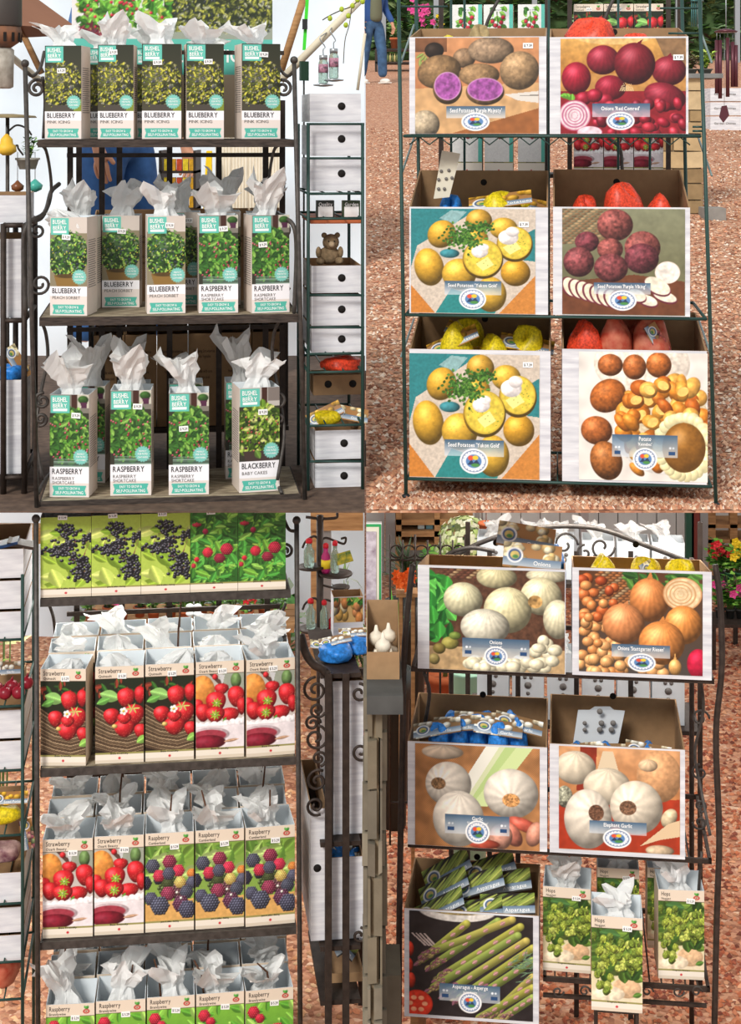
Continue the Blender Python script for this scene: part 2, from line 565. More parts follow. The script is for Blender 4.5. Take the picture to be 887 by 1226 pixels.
# ---------------- tall plant cartons with turquoise badges (local 48 x 122 px)
GREENS = ['3f7a2c', '5a9a34', '2c5a20', '77b040', '8fc455', '3a6a2a']
def bush_design(kind):
    W, H = 48, 122
    c = Cv(0, 0, W, H, '3a3a2c', seed=len(kind) * 7 + 3)
    rnd = c.rg
    if kind == 'pink_icing':
        c.grad(0, 0, W, 86, '2e3022', '4a4636')
        inside = lambda x, y: ((x - 23) / 28) ** 2 + ((y - 52) / 32) ** 2 < 1
        c.ball(23, 54, 27, 31, '41431f', tex=.3)
        c.foliage(-2, 16, 50, 84, 420, ['8a8c2c', 'b5b23a', '5a6424', '3a4020', 'd0c94e', '6d7030', '8f8a60'], (3, 6), .55, inside)
        for _ in range(120):
            x, y = rnd.uniform(0, 46), rnd.uniform(22, 80)
            if inside(x, y): c.ball(x, y, 1.1, 1.1, ['4a4a6a', '6a6a88', '9a98a8', '2c2c40'][rnd.integers(4)])
        c.poly([(9, 78), (34, 78), (32, 88), (12, 88)], '4a443c'); c.rect(38, 70, 48, 86, '7d8a30')
    elif kind == 'peach_sorbet':
        c.rect(0, 0, W, 20, 'cfc4ba'); c.rect(0, 20, W, 86, '8a8066')
        inside = lambda x, y: ((x - 23) / 27) ** 2 + ((y - 46) / 31) ** 2 < 1
        c.ball(23, 48, 26, 30, '2c4a20', tex=.3)
        c.foliage(-2, 12, 50, 78, 420, ['3f6a26', '5f9434', '284a1c', '86b848', '1f3a1a', '6f7f5a', 'a8c860'], (3, 6.5), .5, inside)
        for _ in range(70):
            x, y = rnd.uniform(0, 46), rnd.uniform(30, 74)
            if inside(x, y): c.ball(x, y, 1.2, 1.2, ['2c3450', '4a5478', 'd8c84a'][rnd.integers(3)])
        c.poly([(5, 72), (40, 72), (36, 86), (9, 86)], '8a6a34'); c.ball(22, 73, 17, 3, '5a4420', flat=True)
    else:
        red = kind == 'raspberry'
        c.rect(0, 0, W, 22, '8a8478' if red else 'cfc8c0')
        c.rect(27, 0, 33, 22, '4a2a20'); c.rect(34, 0, 48, 16, 'd8d4c0' if red else '8a7f78')
        if red:
            c.ball(41, 6, 7, 5, '3a6a26'); c.poly([(37, 9), (46, 9), (45, 16), (39, 16)], '5a2a48')
        inside = lambda x, y: ((x - 24) / 30) ** 2 + ((y - 50) / 33) ** 2 < 1
        c.ball(24, 52, 29, 33, '2c5420' if red else '4a6a20', tex=.3)
        gl = GREENS if red else ['6f9a2c', '9ac23c', '4a6a1c', 'b8d455', '35501a', 'd8e080']
        c.foliage(-3, 16, 51, 84, 300, gl, (5, 10), .7, inside)
        for _ in range(34 if red else 60):
            x, y = rnd.uniform(1, 47), rnd.uniform(32, 78)
            c.ball(x, y, 1.5, 1.6, ['d83050', 'c02040', 'e85070'][rnd.integers(3)] if red else ['c83a38', '3a2030', 'e06a50', '241a24'][rnd.integers(4)], spec=.3)
        if red:
            for k in range(7): c.rect(5, 76 + k * 1.7, 48, 77.1 + k * 1.7, ['7a9a86', '5f7f6c', '8fae9a'][k % 3])
        else:
            c.poly([(4, 74), (46, 74), (44, 87), (8, 87)], '4a3a34'); c.leaf(22, 78, 12, 8, 60, '6f9a3c')
    if kind in ('raspberry', 'blackberry'): c.C = np.clip((c.C - c.C.mean(-1, keepdims=True)) * .86 + c.C.mean(-1, keepdims=True) * .9, 0, 1)
    c.rect(0, 86, W, 97.5, 'f1eff2')
    c.rect(0, 97.5 if kind in ('pink_icing', 'peach_sorbet') else 105, W, H, 'e3d7cf')
    if kind not in ('pink_icing', 'peach_sorbet'): c.rect(0, 97, W, 105, 'f1eff2')
    c.poly([(3, 108), (45, 108), (43, 114), (45, 120), (3, 120), (5, 114)], '52b5a2')
    c.rect(1, 1, 24, 22, '62bfae'); c.rect(4, 16.5, 21, 19.5, 'f2f4f2')
    for k in range(18):
        t = 2 * math.pi * k / 18
        c.ball(38 + 8.3 * math.cos(t), 74 + 8.3 * math.sin(t), 1.5, 1.5, '7cc4b8', flat=True, tex=0)
    c.ball(38, 74, 8.6, 8.6, '7cc4b8', flat=True, tex=0)
    fruit, cult = {'pink_icing': ('BLUEBERRY', ["PINK ICING"]), 'peach_sorbet': ('BLUEBERRY', ["PEACH SORBET"]),
                   'raspberry': ('RASPBERRY', ["RASPBERRY", "SHORTCAKE"]), 'blackberry': ('BLACKBERRY', ["BABY CAKES"])}[kind]
    L = [('BUSHEL', 12.5, 8.5, 5.2, 18, 0, 'c'), ('and', 12.5, 10.6, 1.6, 4, 0, 'c'), ('BERRY', 12.5, 15.6, 4.6, 17, 0, 'c'),
         (fruit, 3, 94.3, 6.2, 37 if fruit != 'BLACKBERRY' else 40, 1, 'l'),
         ('EASY TO GROW &', 24, 113, 2.9, 26, 0, 'c'), ('SELF-POLLINATING', 24, 118.2, 3.4, 34, 0, 'c'),
         ('PERFECT', 38, 71.5, 1.8, 9, 0, 'c'), ('FOR PATIO', 38, 75, 2.2, 11.5, 0, 'c'), ('CONTAINERS', 38, 78.6, 1.8, 12, 0, 'c')]
    for i, t in enumerate(cult):
        L.append((t, 3.2, 101.5 + 5 * i, 3.6, None if len(t) > 20 else len(t) * 3.0, 2, 'l'))
    return c, L, W, H

# ---------------- cream-topped plant cartons with a fruit picture (local 60 x 118 px)
def fruit_logo(c):
    c.leaf(51, 5, 6, 4, -40, '3f8f3a'); c.leaf(48.5, 4.5, 5, 3, 50, '5fae4a')
    c.ring(50, 9.5, 4.6, 3.2, 0.3, 'b8342c'); c.ball(50, 9.5, 2, 1.2, '8a4a3a', flat=True)

def berry(c, x, y, r, colr, ry=None, drup=True):
    c.ball(x, y, r, ry or r, colr, tex=.3, sc=1.6, spec=.15)
    if drup:
        g = max(1.5, r * .3); Ry = ry or r
        for j in range(-6, 7):
            for i in range(-6, 7):
                bx, by = (i + .5 * (j % 2)) * g * 1.05, j * g * .9
                q = (bx / r) ** 2 + (by / Ry) ** 2
                if q > .92: continue
                l = .75 + .5 * max(0, -.4 * bx / r - .5 * by / Ry + .8 * math.sqrt(1 - q))
                c.ball(x + bx, y + by, g * .6, g * .58, np.clip(srgb(colr) * l, 0, 1), dark=.25, spec=.3, tex=0)

def strawberry(c, x, y, rx, ry, rot=0, calyx=None):
    c.ball(x, y, rx, ry * 1.04, 'd2222b', rot=rot, spec=.28, tex=.08, dark=.42, taper=.28)
    for k in range(int(rx * ry / 3)):
        t, q = c.rg.uniform(0, 6.28), math.sqrt(c.rg.uniform(0, .8))
        c.ball(x + rx * q * math.cos(t), y + ry * q * math.sin(t), .55, .6, 'f08a6a', flat=True, tex=0)
    if calyx:
        for k in range(8):
            t = k * 45 + 10
            c.leaf(x + calyx[0] + 3.4 * math.cos(math.radians(t)), y + calyx[1] + 3.2 * math.sin(math.radians(t)), 7, 2.6, t, ['9ab83a', '7fa838', 'b0c850'][k % 3])
        c.ball(x + calyx[0], y + calyx[1], 1.6, 1.6, 'd0d890')

def fruit_design(kind):
    W, H = 60, 118
    c = Cv(0, 0, W, H, 'e4d6c4', seed=len(kind) * 5 + ord(kind[0]))
    R = c.rg
    p0, p1 = 15, 105
    if kind in ('elderberry', 'raspberry_bush'):
        p0, p1 = 0, 104
    if kind == 'elderberry':
        c.grad(0, 0, W, p1, 'a9c04c', 'b4cc58')
        c.foliage(0, 20, W, p1, 26, ['c2d464', '9ab83e', '86a834', 'd0de78'], (18, 34), .5)
        c.leaf(18, 90, 30, 18, 70, 'c8dc6a'); c.leaf(46, 64, 26, 12, 10, 'a4c446')
        for cx, cy, n, sp in ((32, 22, 44, 13), (14, 48, 34, 10), (30, 52, 46, 12), (48, 66, 46, 12), (50, 86, 50, 11), (56, 34, 24, 10), (38, 40, 16, 8)):
            for _ in range(8):
                c.poly([(cx, cy), (cx + R.normal(0, sp), cy + R.normal(0, sp)), (cx + 1, cy + 1)], '8a4a4a')
            for _ in range(n):
                c.ball(cx + R.normal(0, sp * .55), cy + R.normal(0, sp * .5), 2.7, 2.7, '1e1e26', spec=.55, dark=.4)
    elif kind == 'raspberry_bush':
        c.grad(0, 0, W, p1, '3c7c2c', '2c5c24')
        c.foliage(0, 0, W, p1, 170, GREENS + ['4f9e3e', '5fb04a'], (9, 22), .45)
        for x, y, rx, ry, cc in ((22, 60, 6.8, 7.8, 'd0283a'), (46, 56, 8.2, 9.2, 'b8243a'), (37, 69, 7.4, 7.4, '8a1f34'), (8, 70, 3.6, 4.2, 'd02838'), (4, 79, 3.2, 4, 'c02838'), (19, 29, 4, 4.6, 'b02848'), (8, 19, 6, 3.4, 'c82a40')):
            berry(c, x, y, rx, cc, ry)
        c.leaf(22, 51, 10, 3, 20, 'a8c050')
    elif kind == 'strawberry_basket':
        c.grad(0, p0, W, p1, '1f2a1c', '2a2018')
        c.foliage(0, p0, W, 34, 16, ['2c4a24', '3a6a2c', '8a3a2a'], (8, 16), .4)
        # wicker
        q = c.sl(0, 56, W, p1)
        for k in range(22):
            y = 62 + k * 2.1
            c.poly([(0, y - 14 + k * .3), (18, y - 2), (40, y + 2), (60, y - 3), (60, y - 1.7), (40, y + 3.4), (18, y - .6), (0, y - 12.6 + k * .3)], ['8a7258', '5a4634', 'a88f70', '6f5a44'][k % 4])
        c.leaf(18, 36, 26, 15, 15, '8fc06a'); c.leaf(10, 42, 18, 9, -20, '6fae52')
        for a_ in ((55, 36, 7, 11), (38, 39, 11, 12), (48, 60, 12.5, 13), (20, 61, 10, 10), (36, 76, 13, 11), (56, 80, 8, 9), (36, 64, 9, 7)):
            strawberry(c, *a_)
        for k in range(6): c.leaf(46 + 5 * math.cos(k), 52 + 3 * math.sin(k), 9, 2, k * 60, 'b8cc6a')
        for k in range(5): c.ball(35 + 3 * math.cos(k * 1.26), 55 + 3 * math.sin(k * 1.26), 2.3, 2.3, 'f6f4ee', flat=True)
        c.ball(35, 55, 1.8, 1.8, 'e8c030'); c.leaf(58, 90, 16, 10, -30, '8fc05a'); c.ball(24, 73, 4, 3, 'd8b86a')
    elif kind == 'strawberry_jam':
        c.grad(0, p0, W, p1, 'b8b4a8', 'd8c8c4')
        c.rect(34, p0, W, 40, '9aa090'); c.ball(50, 24, 7, 10, '6a8a50'); c.poly([(16, 15), (22, 15), (42, 34), (38, 38)], '5a4038'); c.poly([(28, 15), (36, 17), (33, 30)], 'c8c8c8')
        c.ball(8, 36, 16, 20, 'dc8f42', dark=.7); c.ball(24, 19, 4, 4, 'd02a30')
        for a_ in ((32, 34, 9, 7, 0), (50, 44, 10.5, 13, 0), (2, 53, 7, 8, 0), (9, 62, 10, 11, 0), (42, 66, 12, 9, 0), (57, 56, 6, 11, 0)):
            strawberry(c, *a_)
        strawberry(c, 25, 50, 12.5, 13, 0, (1, 1)); strawberry(c, 24, 65, 12, 10, 0, (0, 0)); c.leaf(36, 72, 8, 4, -60, '5f9a3c')
        for k in range(9): c.ball(k * 7.6, 78 - (3 if k > 4 else 0) * (k - 4) * .35, 5.5, 5.5, 'efe9ea', dark=.9, spec=0)
        c.rect(0, 78, W, p1, 'e9e0e2'); c.tex(.05, 5, y0=76)
        c.ball(18, 89, 25, 9, 'c8b4b8', dark=.8); c.ball(17, 90, 22, 7.5, 'a03a48', flat=True); c.ball(15, 98, 23, 9, '8a1c30', dark=.5, spec=.4); c.leaf(44, 97, 20, 4, -8, 'c0987a')
    elif kind == 'black_raspberry':
        c.grad(0, p0, W, p1, '7fa244', '8aa850')
        c.foliage(0, p0, W, 50, 30, ['9cbc62', '74983e', 'b4cc7c', '5a8034'], (14, 26), .6)
        c.poly([(0, 84), (60, 80), (60, p1), (0, p1)], 'd9a862'); c.tex(.08, 3, y0=82)
        for x, y, r, cc in ((30, 66, 12, '4a5a30'), (44, 70, 10, '5a3a40'), (-1, 59, 7.5, '2c2c40'), (16, 56, 5, '2c2c3a'), (28, 60, 6, '3f4a2a'), (43, 60, 6.2, 'e8c468'), (57, 50, 5, 'e0803a'), (9, 39, 7.4, '4a4c5c'), (30, 35, 7.4, '8a3048'), (41, 46, 6.4, 'd8324e'),
                             (17, 51, 6.4, 'c83048'), (29, 49, 6.6, '4c4e60'), (58, 61, 6.5, '505266'), (51, 72, 7, '444858'), (28, 73, 7.4, '8f3550'), (7, 78, 7, '4a4c60'), (44, 86, 8.6, '5a3048'), (18, 87, 9.6, '4b4f62'), (52, 93, 9.2, '46485c')):
            berry(c, x, y, r * 1.18, cc)
        c.ball(39, 72, 2, 2, 'f0f0e0'); c.ball(44, 79, 2, 2, 'e8e8d8')
    elif kind == 'red_raspberry':
        c.grad(0, p0, W, p1, '7fb840', '3f7c2c')
        c.foliage(0, p0, W, p1, 70, ['8cc850', '5fa238', 'a8d868', '3f7c2c'], (10, 22), .5)
        for x, y, r in ((10, 26, 7.5), (18, 34, 6), (40, 50, 9), (26, 66, 9), (46, 76, 8), (14, 84, 8)): berry(c, x, y, r, 'c8283c')
    elif kind == 'white_branch':
        p0 = 0
        c.rect(0, 0, W, H, 'e9e7e2'); c.rect(52, 0, W, H, '62bfae')
        c.foliage(12, 6, 44, 46, 26, GREENS, (10, 15), .6)
        c.poly([(26, 8), (28, 8), (30, 46), (28, 46)], '4a6a2c')
        for x, y in ((18, 34), (24, 42), (36, 36), (32, 46), (40, 26)): berry(c, x, y, 4.4, 'c8283c')
        p1 = 95
    elif kind == 'hops':
        c.grad(0, p0, W, p1, 'c8c888', 'ead9ba'); c.ball(24, 40, 44, 34, '5a6f34', dark=.8, spec=0, tex=.3)
        c.ball(42, 88, 17, 13, 'd9b48c', dark=.85, spec=0); c.ball(20, 96, 20, 10, 'ead9bc', dark=.9, spec=0)
        c.foliage(0, 18, 60, 78, 60, ['4a6a2a', '35561f', '6a8a38', '2c4a20', '3f5f26'], (12, 20), .7)
        c.leaf(22, 22, 26, 14, 8, '456e3a')
        for _ in range(74):
            x, y = R.uniform(2, 58), R.uniform(24, 94)
            if y > 70 and x > 30 - (y - 70) * .4: continue
            g = ['9cab42', '86983a', 'b0bc58', '6f8432'][R.integers(4)]
            c.ball(x, y, 4.4, 5.6, g)
            for k in range(7): c.leaf(x + R.normal(0, 1.8), y + R.normal(0, 2.6), 4, 2.6, 90 + R.normal(0, 40), srgb(g) * R.uniform(.85, 1.25))
        c.leaf(54, 96, 12, 7, -20, '5a8238')
    c.tex(.04, 2, y0=p0, y1=p1)
    c.rect(0, p1, W, p1 + 2.6, '9a9458'); c.rect(0, p1 + 2.6, W, H, 'ece2d2'); c.rect(0, H - 4, W, H, 'dccdb8')
    if p0: c.rect(0, 0, W, p0, 'e2d2be'); fruit_logo(c); c.rect(0, p0 - .5, W, p0 + .5, '5a4a3c')
    c.ball(30, 112, 2, 1.8, 'c8202c', flat=True, tex=0)
    names = {'strawberry_basket': ('Strawberry', 'Quinault'), 'strawberry_jam': ('Strawberry', 'Ozark Beauty'), 'black_raspberry': ('Raspberry', 'Cumberland'),
             'red_raspberry': ('Raspberry', 'Brandywine'), 'hops': ('Hops', 'Nugget')}
    L = [('Jams & jellies - Baking' if 'rasp' in kind or 'elder' in kind else 'Fragrant flowers' if kind == 'hops' else 'Bee friendly', 30, p1 + 2.1, 1.9, 22, 0, 'c')]
    if kind in names:
        t, st = names[kind]
        L += [(t, 4, 7.8, 5.2, len(t) * 2.85, 1, 'l'), (st, 4, 13, 3.0, len(st) * 2.05, 1, 'l')]
    return c, L, W, H

# ---------------- seed carton pictures, in photo pixels
def wicker(c, x0, y0, x1, y1, a='8a6a4a', b='5c4230'):
    k = 0
    y = y0
    while y < y1:
        x = x0 - (k % 2) * 4
        while x < x1:
            c.ball(x + 4, y + 1.6, 4.6, 1.8, a if (int(x) + k) % 3 else 'a88a64', dark=.5, tex=.2)
            x += 8
        y += 3; k += 1

def onion(c, x, y, rx, ry, cc, rot=0, tip=None, spec=.3):
    if tip: c.poly([(x - rx * .22, y - ry * .8), (x + tip[0], y - ry + tip[1]), (x + rx * .22, y - ry * .8)], srgb(cc) * .9)
    c.ball(x, y, rx, ry, cc, rot=rot, spec=spec, tex=.1, stripes=30, samp=.045, pole=(.1, -.95), dark=.4)

def bulb(c, x, y, rx, ry, core, cc='e9e0d0', roots='8a6a4a'):
    c.ball(x, y, rx, ry, cc, stripes=13, samp=.05, pole=((core[0] / rx, core[1] / ry) if core else (.05, -.9)), tex=.05, spec=.06, dark=.52)
    if core: c.ball(x + core[0], y + core[1], rx * .33, ry * .28, roots, tex=.5, sc=1.2, flat=True)

def potato(c, x, y, rx, ry, cc, rot=0, tex=.22, spec=.1):
    c.ball(x, y, rx, ry, cc, rot=rot, tex=tex, sc=2.4, spec=spec, dark=.4)
    for _ in range(int(rx * ry / 26)):
        t, q = c.rg.uniform(0, 6.28), math.sqrt(c.rg.uniform(0, .7))
        c.ball(x + rx * q * math.cos(t), y + ry * q * math.sin(t), .8, .6, srgb(cc) * .6, flat=True, tex=0)

def seed_design(kind):
    T = {}
    if kind == 'purple_potato':
        c = Cv(497, 45, 645, 158, 'c98e60', seed=3)
        c.grad(497, 45, 645, 112, 'cf9264', 'b87a50'); c.grad(497, 45, 535, 62, '8a5a3a', '6a4630'); c.ball(520, 60, 12, 10, '2c2018')
        c.poly([(497, 105), (645, 98), (645, 158), (497, 158)], 'cda271'); c.poly([(540, 158), (645, 128), (645, 158)], '9a5f34'); c.tex(.12, 6)
        for k in range(6): c.leaf(503 + k % 3 * 3, 66 + k * 3, 12, 4, -30 - k * 20, '8a9a50')
        potato(c, 556, 69, 14, 12, '94775a'); potato(c, 588, 60, 28, 16, 'a98d70'); potato(c, 526, 85, 27, 20, '94744f', -12); potato(c, 574, 89, 25, 14, 'a5835c'); potato(c, 622, 84, 24, 23, 'b08f68', -20)
        c.poly([(604, 112), (645, 108), (645, 122), (620, 119)], 'd8d2c8'); c.poly([(612, 114), (645, 112), (645, 114)], '7a746c')
        for x, y, rx, ry in ((536, 103, 18, 19), (581, 107, 23.5, 16)):
            potato(c, x, y + 2, rx, ry, '8a6a44'); c.ball(x, y - 1, rx - 1.5, ry - 2, '9c5298', flat=True, tex=.3, sc=2.4, rim='d8a2cc')
        potato(c, 509, 147, 18, 17, 'bba98c')
        c.plate(534.5, 126, 605, 139.5, 569.5, 144, 14, 9)
        T = [("Seed Potatoes 'Purple Majesty'", 570, 133, 4.6, 62, 0, 'c')]
    elif kind == 'red_onion':
        c = Cv(671, 46, 821, 166, 'b9864a', seed=4)
        c.grad(671, 46, 821, 90, 'd8a55a', 'b07838'); c.ball(735, 44, 48, 10, 'e6bc78', flat=True); c.poly([(785, 46), (821, 46), (821, 80), (800, 80)], '8a6a4a'); c.rect(671, 112, 821, 166, '8a1f28'); c.tex(.15, 4)
        for k in range(4): c.leaf(676 + k * 3, 118 + k, 12, 7, k * 30, '6fae3c')
        onion(c, 722, 73, 20, 19, '8e2232', tip=(-8, 4)); onion(c, 801, 87, 21, 19, '8a2230', tip=(2, -4)); onion(c, 690, 96, 18, 21, 'a41c32'); onion(c, 731, 108, 19, 16, '961c30')
        onion(c, 760, 78, 25, 27, '7c1c28', tip=(10, -4)); onion(c, 796, 119, 26, 17, '8c2232', 18)
        for k in range(10): c.poly([(746 + k, 102), (742 + k * 1.8, 112), (743 + k * 1.8, 112)], 'e0c898')
        for x, y in ((698, 122), (725, 124), (712, 118)): onion(c, x, y, 10, 9, 'a01c32')
        for k in range(40):
            x, y = c.rg.uniform(705, 819), c.rg.uniform(128, 166)
            onion(c, x, y, c.rg.uniform(5, 9.5), c.rg.uniform(5, 7.5), ['a41c30', '8e1828', 'b42a3a', '7a1626'][k % 4], c.rg.uniform(0, 90))
        c.ball(688, 143, 20, 20, 'e8d0d4', flat=True, rim='a83858')
        for k in range(1, 5): c.ring(688, 143, 20 - k * 4, 20 - k * 3.8, .09, 'b86888')
        c.ball(706, 164, 16, 8, 'e6ccd4', flat=True, rim='b04868')
        c.plate(709, 128, 778, 145, 743, 150, 14, 9.5)
        T = [("Onions 'Red Comred'", 743, 136.5, 4.6, 46, 0, 'c')]
    elif kind == 'gold_potato':
        c = Cv(489, 424, 646, 576, 'cdbfae', seed=5)
        c.poly([(489, 424), (575, 424), (497, 478), (489, 510)], '2f7f82'); c.poly([(525, 438), (540, 426), (560, 428), (545, 446)], '8ab0b0'); c.poly([(489, 535), (520, 576), (489, 576)], 'c97f35'); c.poly([(646, 520), (600, 576), (646, 576)], 'c9833c')
        c.poly([(520, 576), (540, 540), (600, 560), (595, 576)], '2c8482'); c.poly([(630, 462), (646, 452), (646, 500), (630, 498)], '2f7f82'); c.tex(.1, 2); c.ball(538, 489, 13, 7, '3f8f98')
        for x, y, rx, ry, r in ((528, 461, 18, 21, 20), (575, 441, 17, 17, 0), (572, 466, 15, 12, 0), (606, 452, 18, 16, 0), (621, 516, 19, 20, 0), (512, 509, 19, 28, -8), (550, 519, 22, 23, 0), (590, 548, 20, 26, 0)):
            potato(c, x, y, rx, ry, ['e0ab34', 'd9a02c', 'e6b43c', 'c99a34'][int(x) % 4], r, .1, .25)
        for x, y, rx, ry in ((620, 474, 23, 26), (580, 496, 26, 29)):
            c.ball(x, y + 1, rx, ry, 'b88f2a'); c.ball(x, y - 1, rx - 1.5, ry - 2, 'e0c648', flat=True, tex=.16, sc=3, rim='c8a838')
            for _ in range(36): c.ball(x + c.rg.normal(0, rx * .45), y + c.rg.normal(0, ry * .45), 1, .8, '4a7a2c', flat=True)
        for x, y in ((583, 503), (617, 479)): c.poly([(x - 12, y + 1), (x + 3, y - 10), (x + 11, y + 2), (x - 3, y + 11)], 'f3e690'); c.dots([(x - 2, y), (x + 3, y + 3), (x + 1, y - 4)], .9, '4a7a2c', flat=True)
        for x, y, r in ((576, 486, 11), (581, 480, 7), (612, 465, 13), (617, 457, 9)): c.ball(x, y, r, r * .85, 'f0e8e4', dark=.8, spec=.1)
        for _ in range(240): c.leaf(c.rg.normal(554, 10), c.rg.normal(466, 8), 5, 3.4, c.rg.uniform(0, 180), ['3a6a24', '2c541c', '5a8a34'][c.rg.integers(3)])
        for _ in range(90): c.leaf(c.rg.normal(574, 8), c.rg.normal(451, 4), 5, 3.4, c.rg.uniform(0, 180), ['3a6a24', '2c541c', '5a8a34'][c.rg.integers(3)])
        c.plate(532, 529, 603, 549, 567, 555, 14, 13)
        T = [("Seed Potatoes 'Yukon Gold'", 567, 537.5, 4.8, 62, 0, 'c')]
    elif kind == 'viking_potato':
        c = Cv(673, 249, 821, 380, '7f7f60', seed=6)
        c.grad(673, 249, 821, 340, '85866a', '6c6a4c'); c.tex(.08, 5); wicker(c, 671, 248, 735, 292)
        c.poly([(673, 340), (760, 330), (821, 338), (821, 380), (673, 380)], '6e4028'); c.tex(.14, 5, y0=335)
        for x, y, rx, ry in ((703, 290, 15, 13), (737, 269, 22, 20), (731, 299, 16, 14), (770, 297, 22, 21), (693, 315, 19, 19), (769, 310, 21, 19), (732, 322, 21, 18)):
            potato(c, x, y, rx, ry, ['8a4648', '7a3a42', '96504a'][int(x) % 3], tex=.4)
        c.ball(800, 327, 15.5, 14, 'efe6da', flat=True, rim='e8d8cc')
        for x, y, rx, ry, r in ((797, 357, 16, 7, 18), (776, 362, 14, 7, 20), (788, 344, 18, 10, 28), (763, 356, 13, 8, 20)): c.ball(x, y + 1, rx, ry, '6a2a38', rot=r, flat=True); c.ball(x, y - .6, rx - .8, ry - .6, 'f0e6d0', rot=r, flat=True)
        for k in range(8): c.ball(682 + k * 8.5, 346 + k * 2.4, 9.5, 14, '6a2a38', rot=-30, flat=True); c.ball(683.5 + k * 8.5, 346 + k * 2.4, 8.5, 13, 'f0e4c8', rot=-30, flat=True)
        c.plate(711, 340, 780, 354, 746, 362, 14, 10.5)
        T = [("Seed Potatoes 'Purple Viking'", 745, 346.8, 4.4, 58, 0, 'c')]
    elif kind == 'fried_potato':
        c = Cv(692, 422, 851, 580, 'e6dfd6', seed=7)
        c.tex(.1, 14); c.ball(770, 436, 60, 40, 'e8dccc', dark=.9, spec=0)
        c.ball(797, 512, 63, 60, 'f1ece4', dark=.85, spec=0); c.ball(800, 514, 57, 54, 'd9c9a8', flat=True)
        for x, y, rx, ry, r in ((731, 438, 16, 14, 0), (761, 440, 15, 16, 0), (791, 437, 16, 16, 0), (728, 476, 24, 20, -35), (714, 519, 20, 18, 10), (726, 556, 20, 25, -20)):
            potato(c, x, y, rx, ry, ['c06a2c', 'b5642e', 'a8642e', '9a6a3a'][int(x + y) % 4], r, .25, .2)
        for k in range(130):
            x, y = c.rg.uniform(742, 851), c.rg.uniform(446, 560)
            if ((x - 800) / 55) ** 2 + ((y - 508) / 54) ** 2 > 1: continue
            c.ball(x, y, c.rg.uniform(9, 15), c.rg.uniform(7, 11), ['d88428', 'e8a03c', 'c8701e', 'b85c1a', 'f0b050'][k % 5], rot=c.rg.uniform(0, 180), tex=.2, spec=.2, dark=.5)
            if k % 3 == 0: c.ball(x + 1, y, 8, 6, 'f4cc70', rot=c.rg.uniform(0, 180), flat=True, tex=.12, rim='d88a2c')
        for k in range(26): t = k / 26 * 6.28; c.ball(822 + 31 * math.cos(t), 537 + 36 * math.sin(t), c.rg.uniform(6, 10), c.rg.uniform(6, 9), 'e6dba8', tex=.1, dark=.8)
        c.ball(822, 538, 27, 31, '8f5e22', tex=.12, spec=.3, dark=.7); c.ball(764, 566, 12, 6, 'd88a30', rot=40)
        c.plate(733, 523, 814, 551, 774, 553, 14, 13, True)
        T = [("Potato", 774, 530.5, 5, 15, 0, 'c'), ("'Kennebec'", 774, 536.5, 3.6, 17, 0, 'c')]
    elif kind == 'white_onion':
        c = Cv(514, 681, 676, 803, '5a3c2c', seed=8)
        c.tex(.3, 3); wicker(c, 530, 681, 575, 692, '6a4030', '3a2018'); c.rect(514, 775, 676, 803, 'b89a70'); c.tex(.2, 4, y0=770)
        for _ in range(40):
            c.leaf(c.rg.uniform(510, 542), c.rg.uniform(688, 765), c.rg.uniform(14, 26), c.rg.uniform(9, 16), c.rg.uniform(0, 180), ['3f9a3c', '2c7a30', '5fb84f', '1f5c26'][c.rg.integers(4)])
        for a_ in ((595, 690, 25, 14, 'd9cfa0'), (655, 686, 26, 9, 'e4dcb8'), (648, 711, 25, 23, 'eae0b4'), (554.6, 718, 24, 21, 'e6dfb6'), (608, 729, 29, 28, 'eae0b0'), (668, 738, 18, 24, 'efe6c0'), (581, 750, 30, 22, 'f0ead2')):
            onion(c, *a_, tip=None, spec=.25)
        c.ball(641, 718, 9, 8, 'b89058', flat=True, tex=.5)
        for a_ in ((539, 771, 11, 8, 'a8a050'), (526, 778, 8, 7, '8a7a3c'), (520, 791, 7, 7, 'b0a060'), (545, 762, 8, 5, '7a9040')): c.ball(*a_)
        for _ in range(44): x = c.rg.uniform(560, 676); y = c.rg.uniform(762, 803) if x > 630 else c.rg.uniform(788, 803); c.ball(x, y, c.rg.uniform(7, 10), c.rg.uniform(6, 9), 'efe6c4', spec=.3, dark=.5)
        c.plate(554, 764, 634, 787, 594, 785, 13, 11, True)
        T = [("Onions", 594, 770.3, 4.2, 15, 0, 'c'), ("'Snowball'", 594, 775, 2.8, 14, 0, 'c')]
    elif kind == 'yellow_onion':
        c = Cv(692, 685, 841, 804, '4a3c30', seed=9)
        c.grad(692, 685, 841, 804, '5c3a24', '4a4440'); wicker(c, 715, 685, 757, 722, 'a86a3c', '6a3c22')
        for _ in range(30): c.leaf(c.rg.uniform(752, 841), c.rg.uniform(685, 705), 20, 9, c.rg.uniform(0, 60), ['3a6a2c', '2c5424', '5a8a3c'][c.rg.integers(3)])
        for k in range(70):
            x, y = c.rg.uniform(692, 748), c.rg.uniform(686, 804)
            if x > 735 and y < 770: continue
            onion(c, x, y, c.rg.uniform(6, 8.5), c.rg.uniform(5.5, 7.5), ['d8743a', 'e08a4a', 'c8602c', 'e89a58', 'b04a24'][k % 5] if y < 740 else ['e8a060', 'f0b070', 'dc9050'][k % 3])
        onion(c, 777, 717, 24, 26, 'e08c4c', tip=(2, -8)); c.ball(817, 709, 24, 20, 'ecd0a4', flat=True, rim='c88a58')
        for k in range(1, 5): c.ring(815, 709, 24 - k * 5, 20 - k * 4, .08, 'cc9c6c')
        onion(c, 746, 746, 26, 24, 'e4935a', tip=(6, -4)); onion(c, 818, 745, 23, 23, 'e89448')
        c.ball(836, 790, 14, 18, 'c81c40', dark=.6)
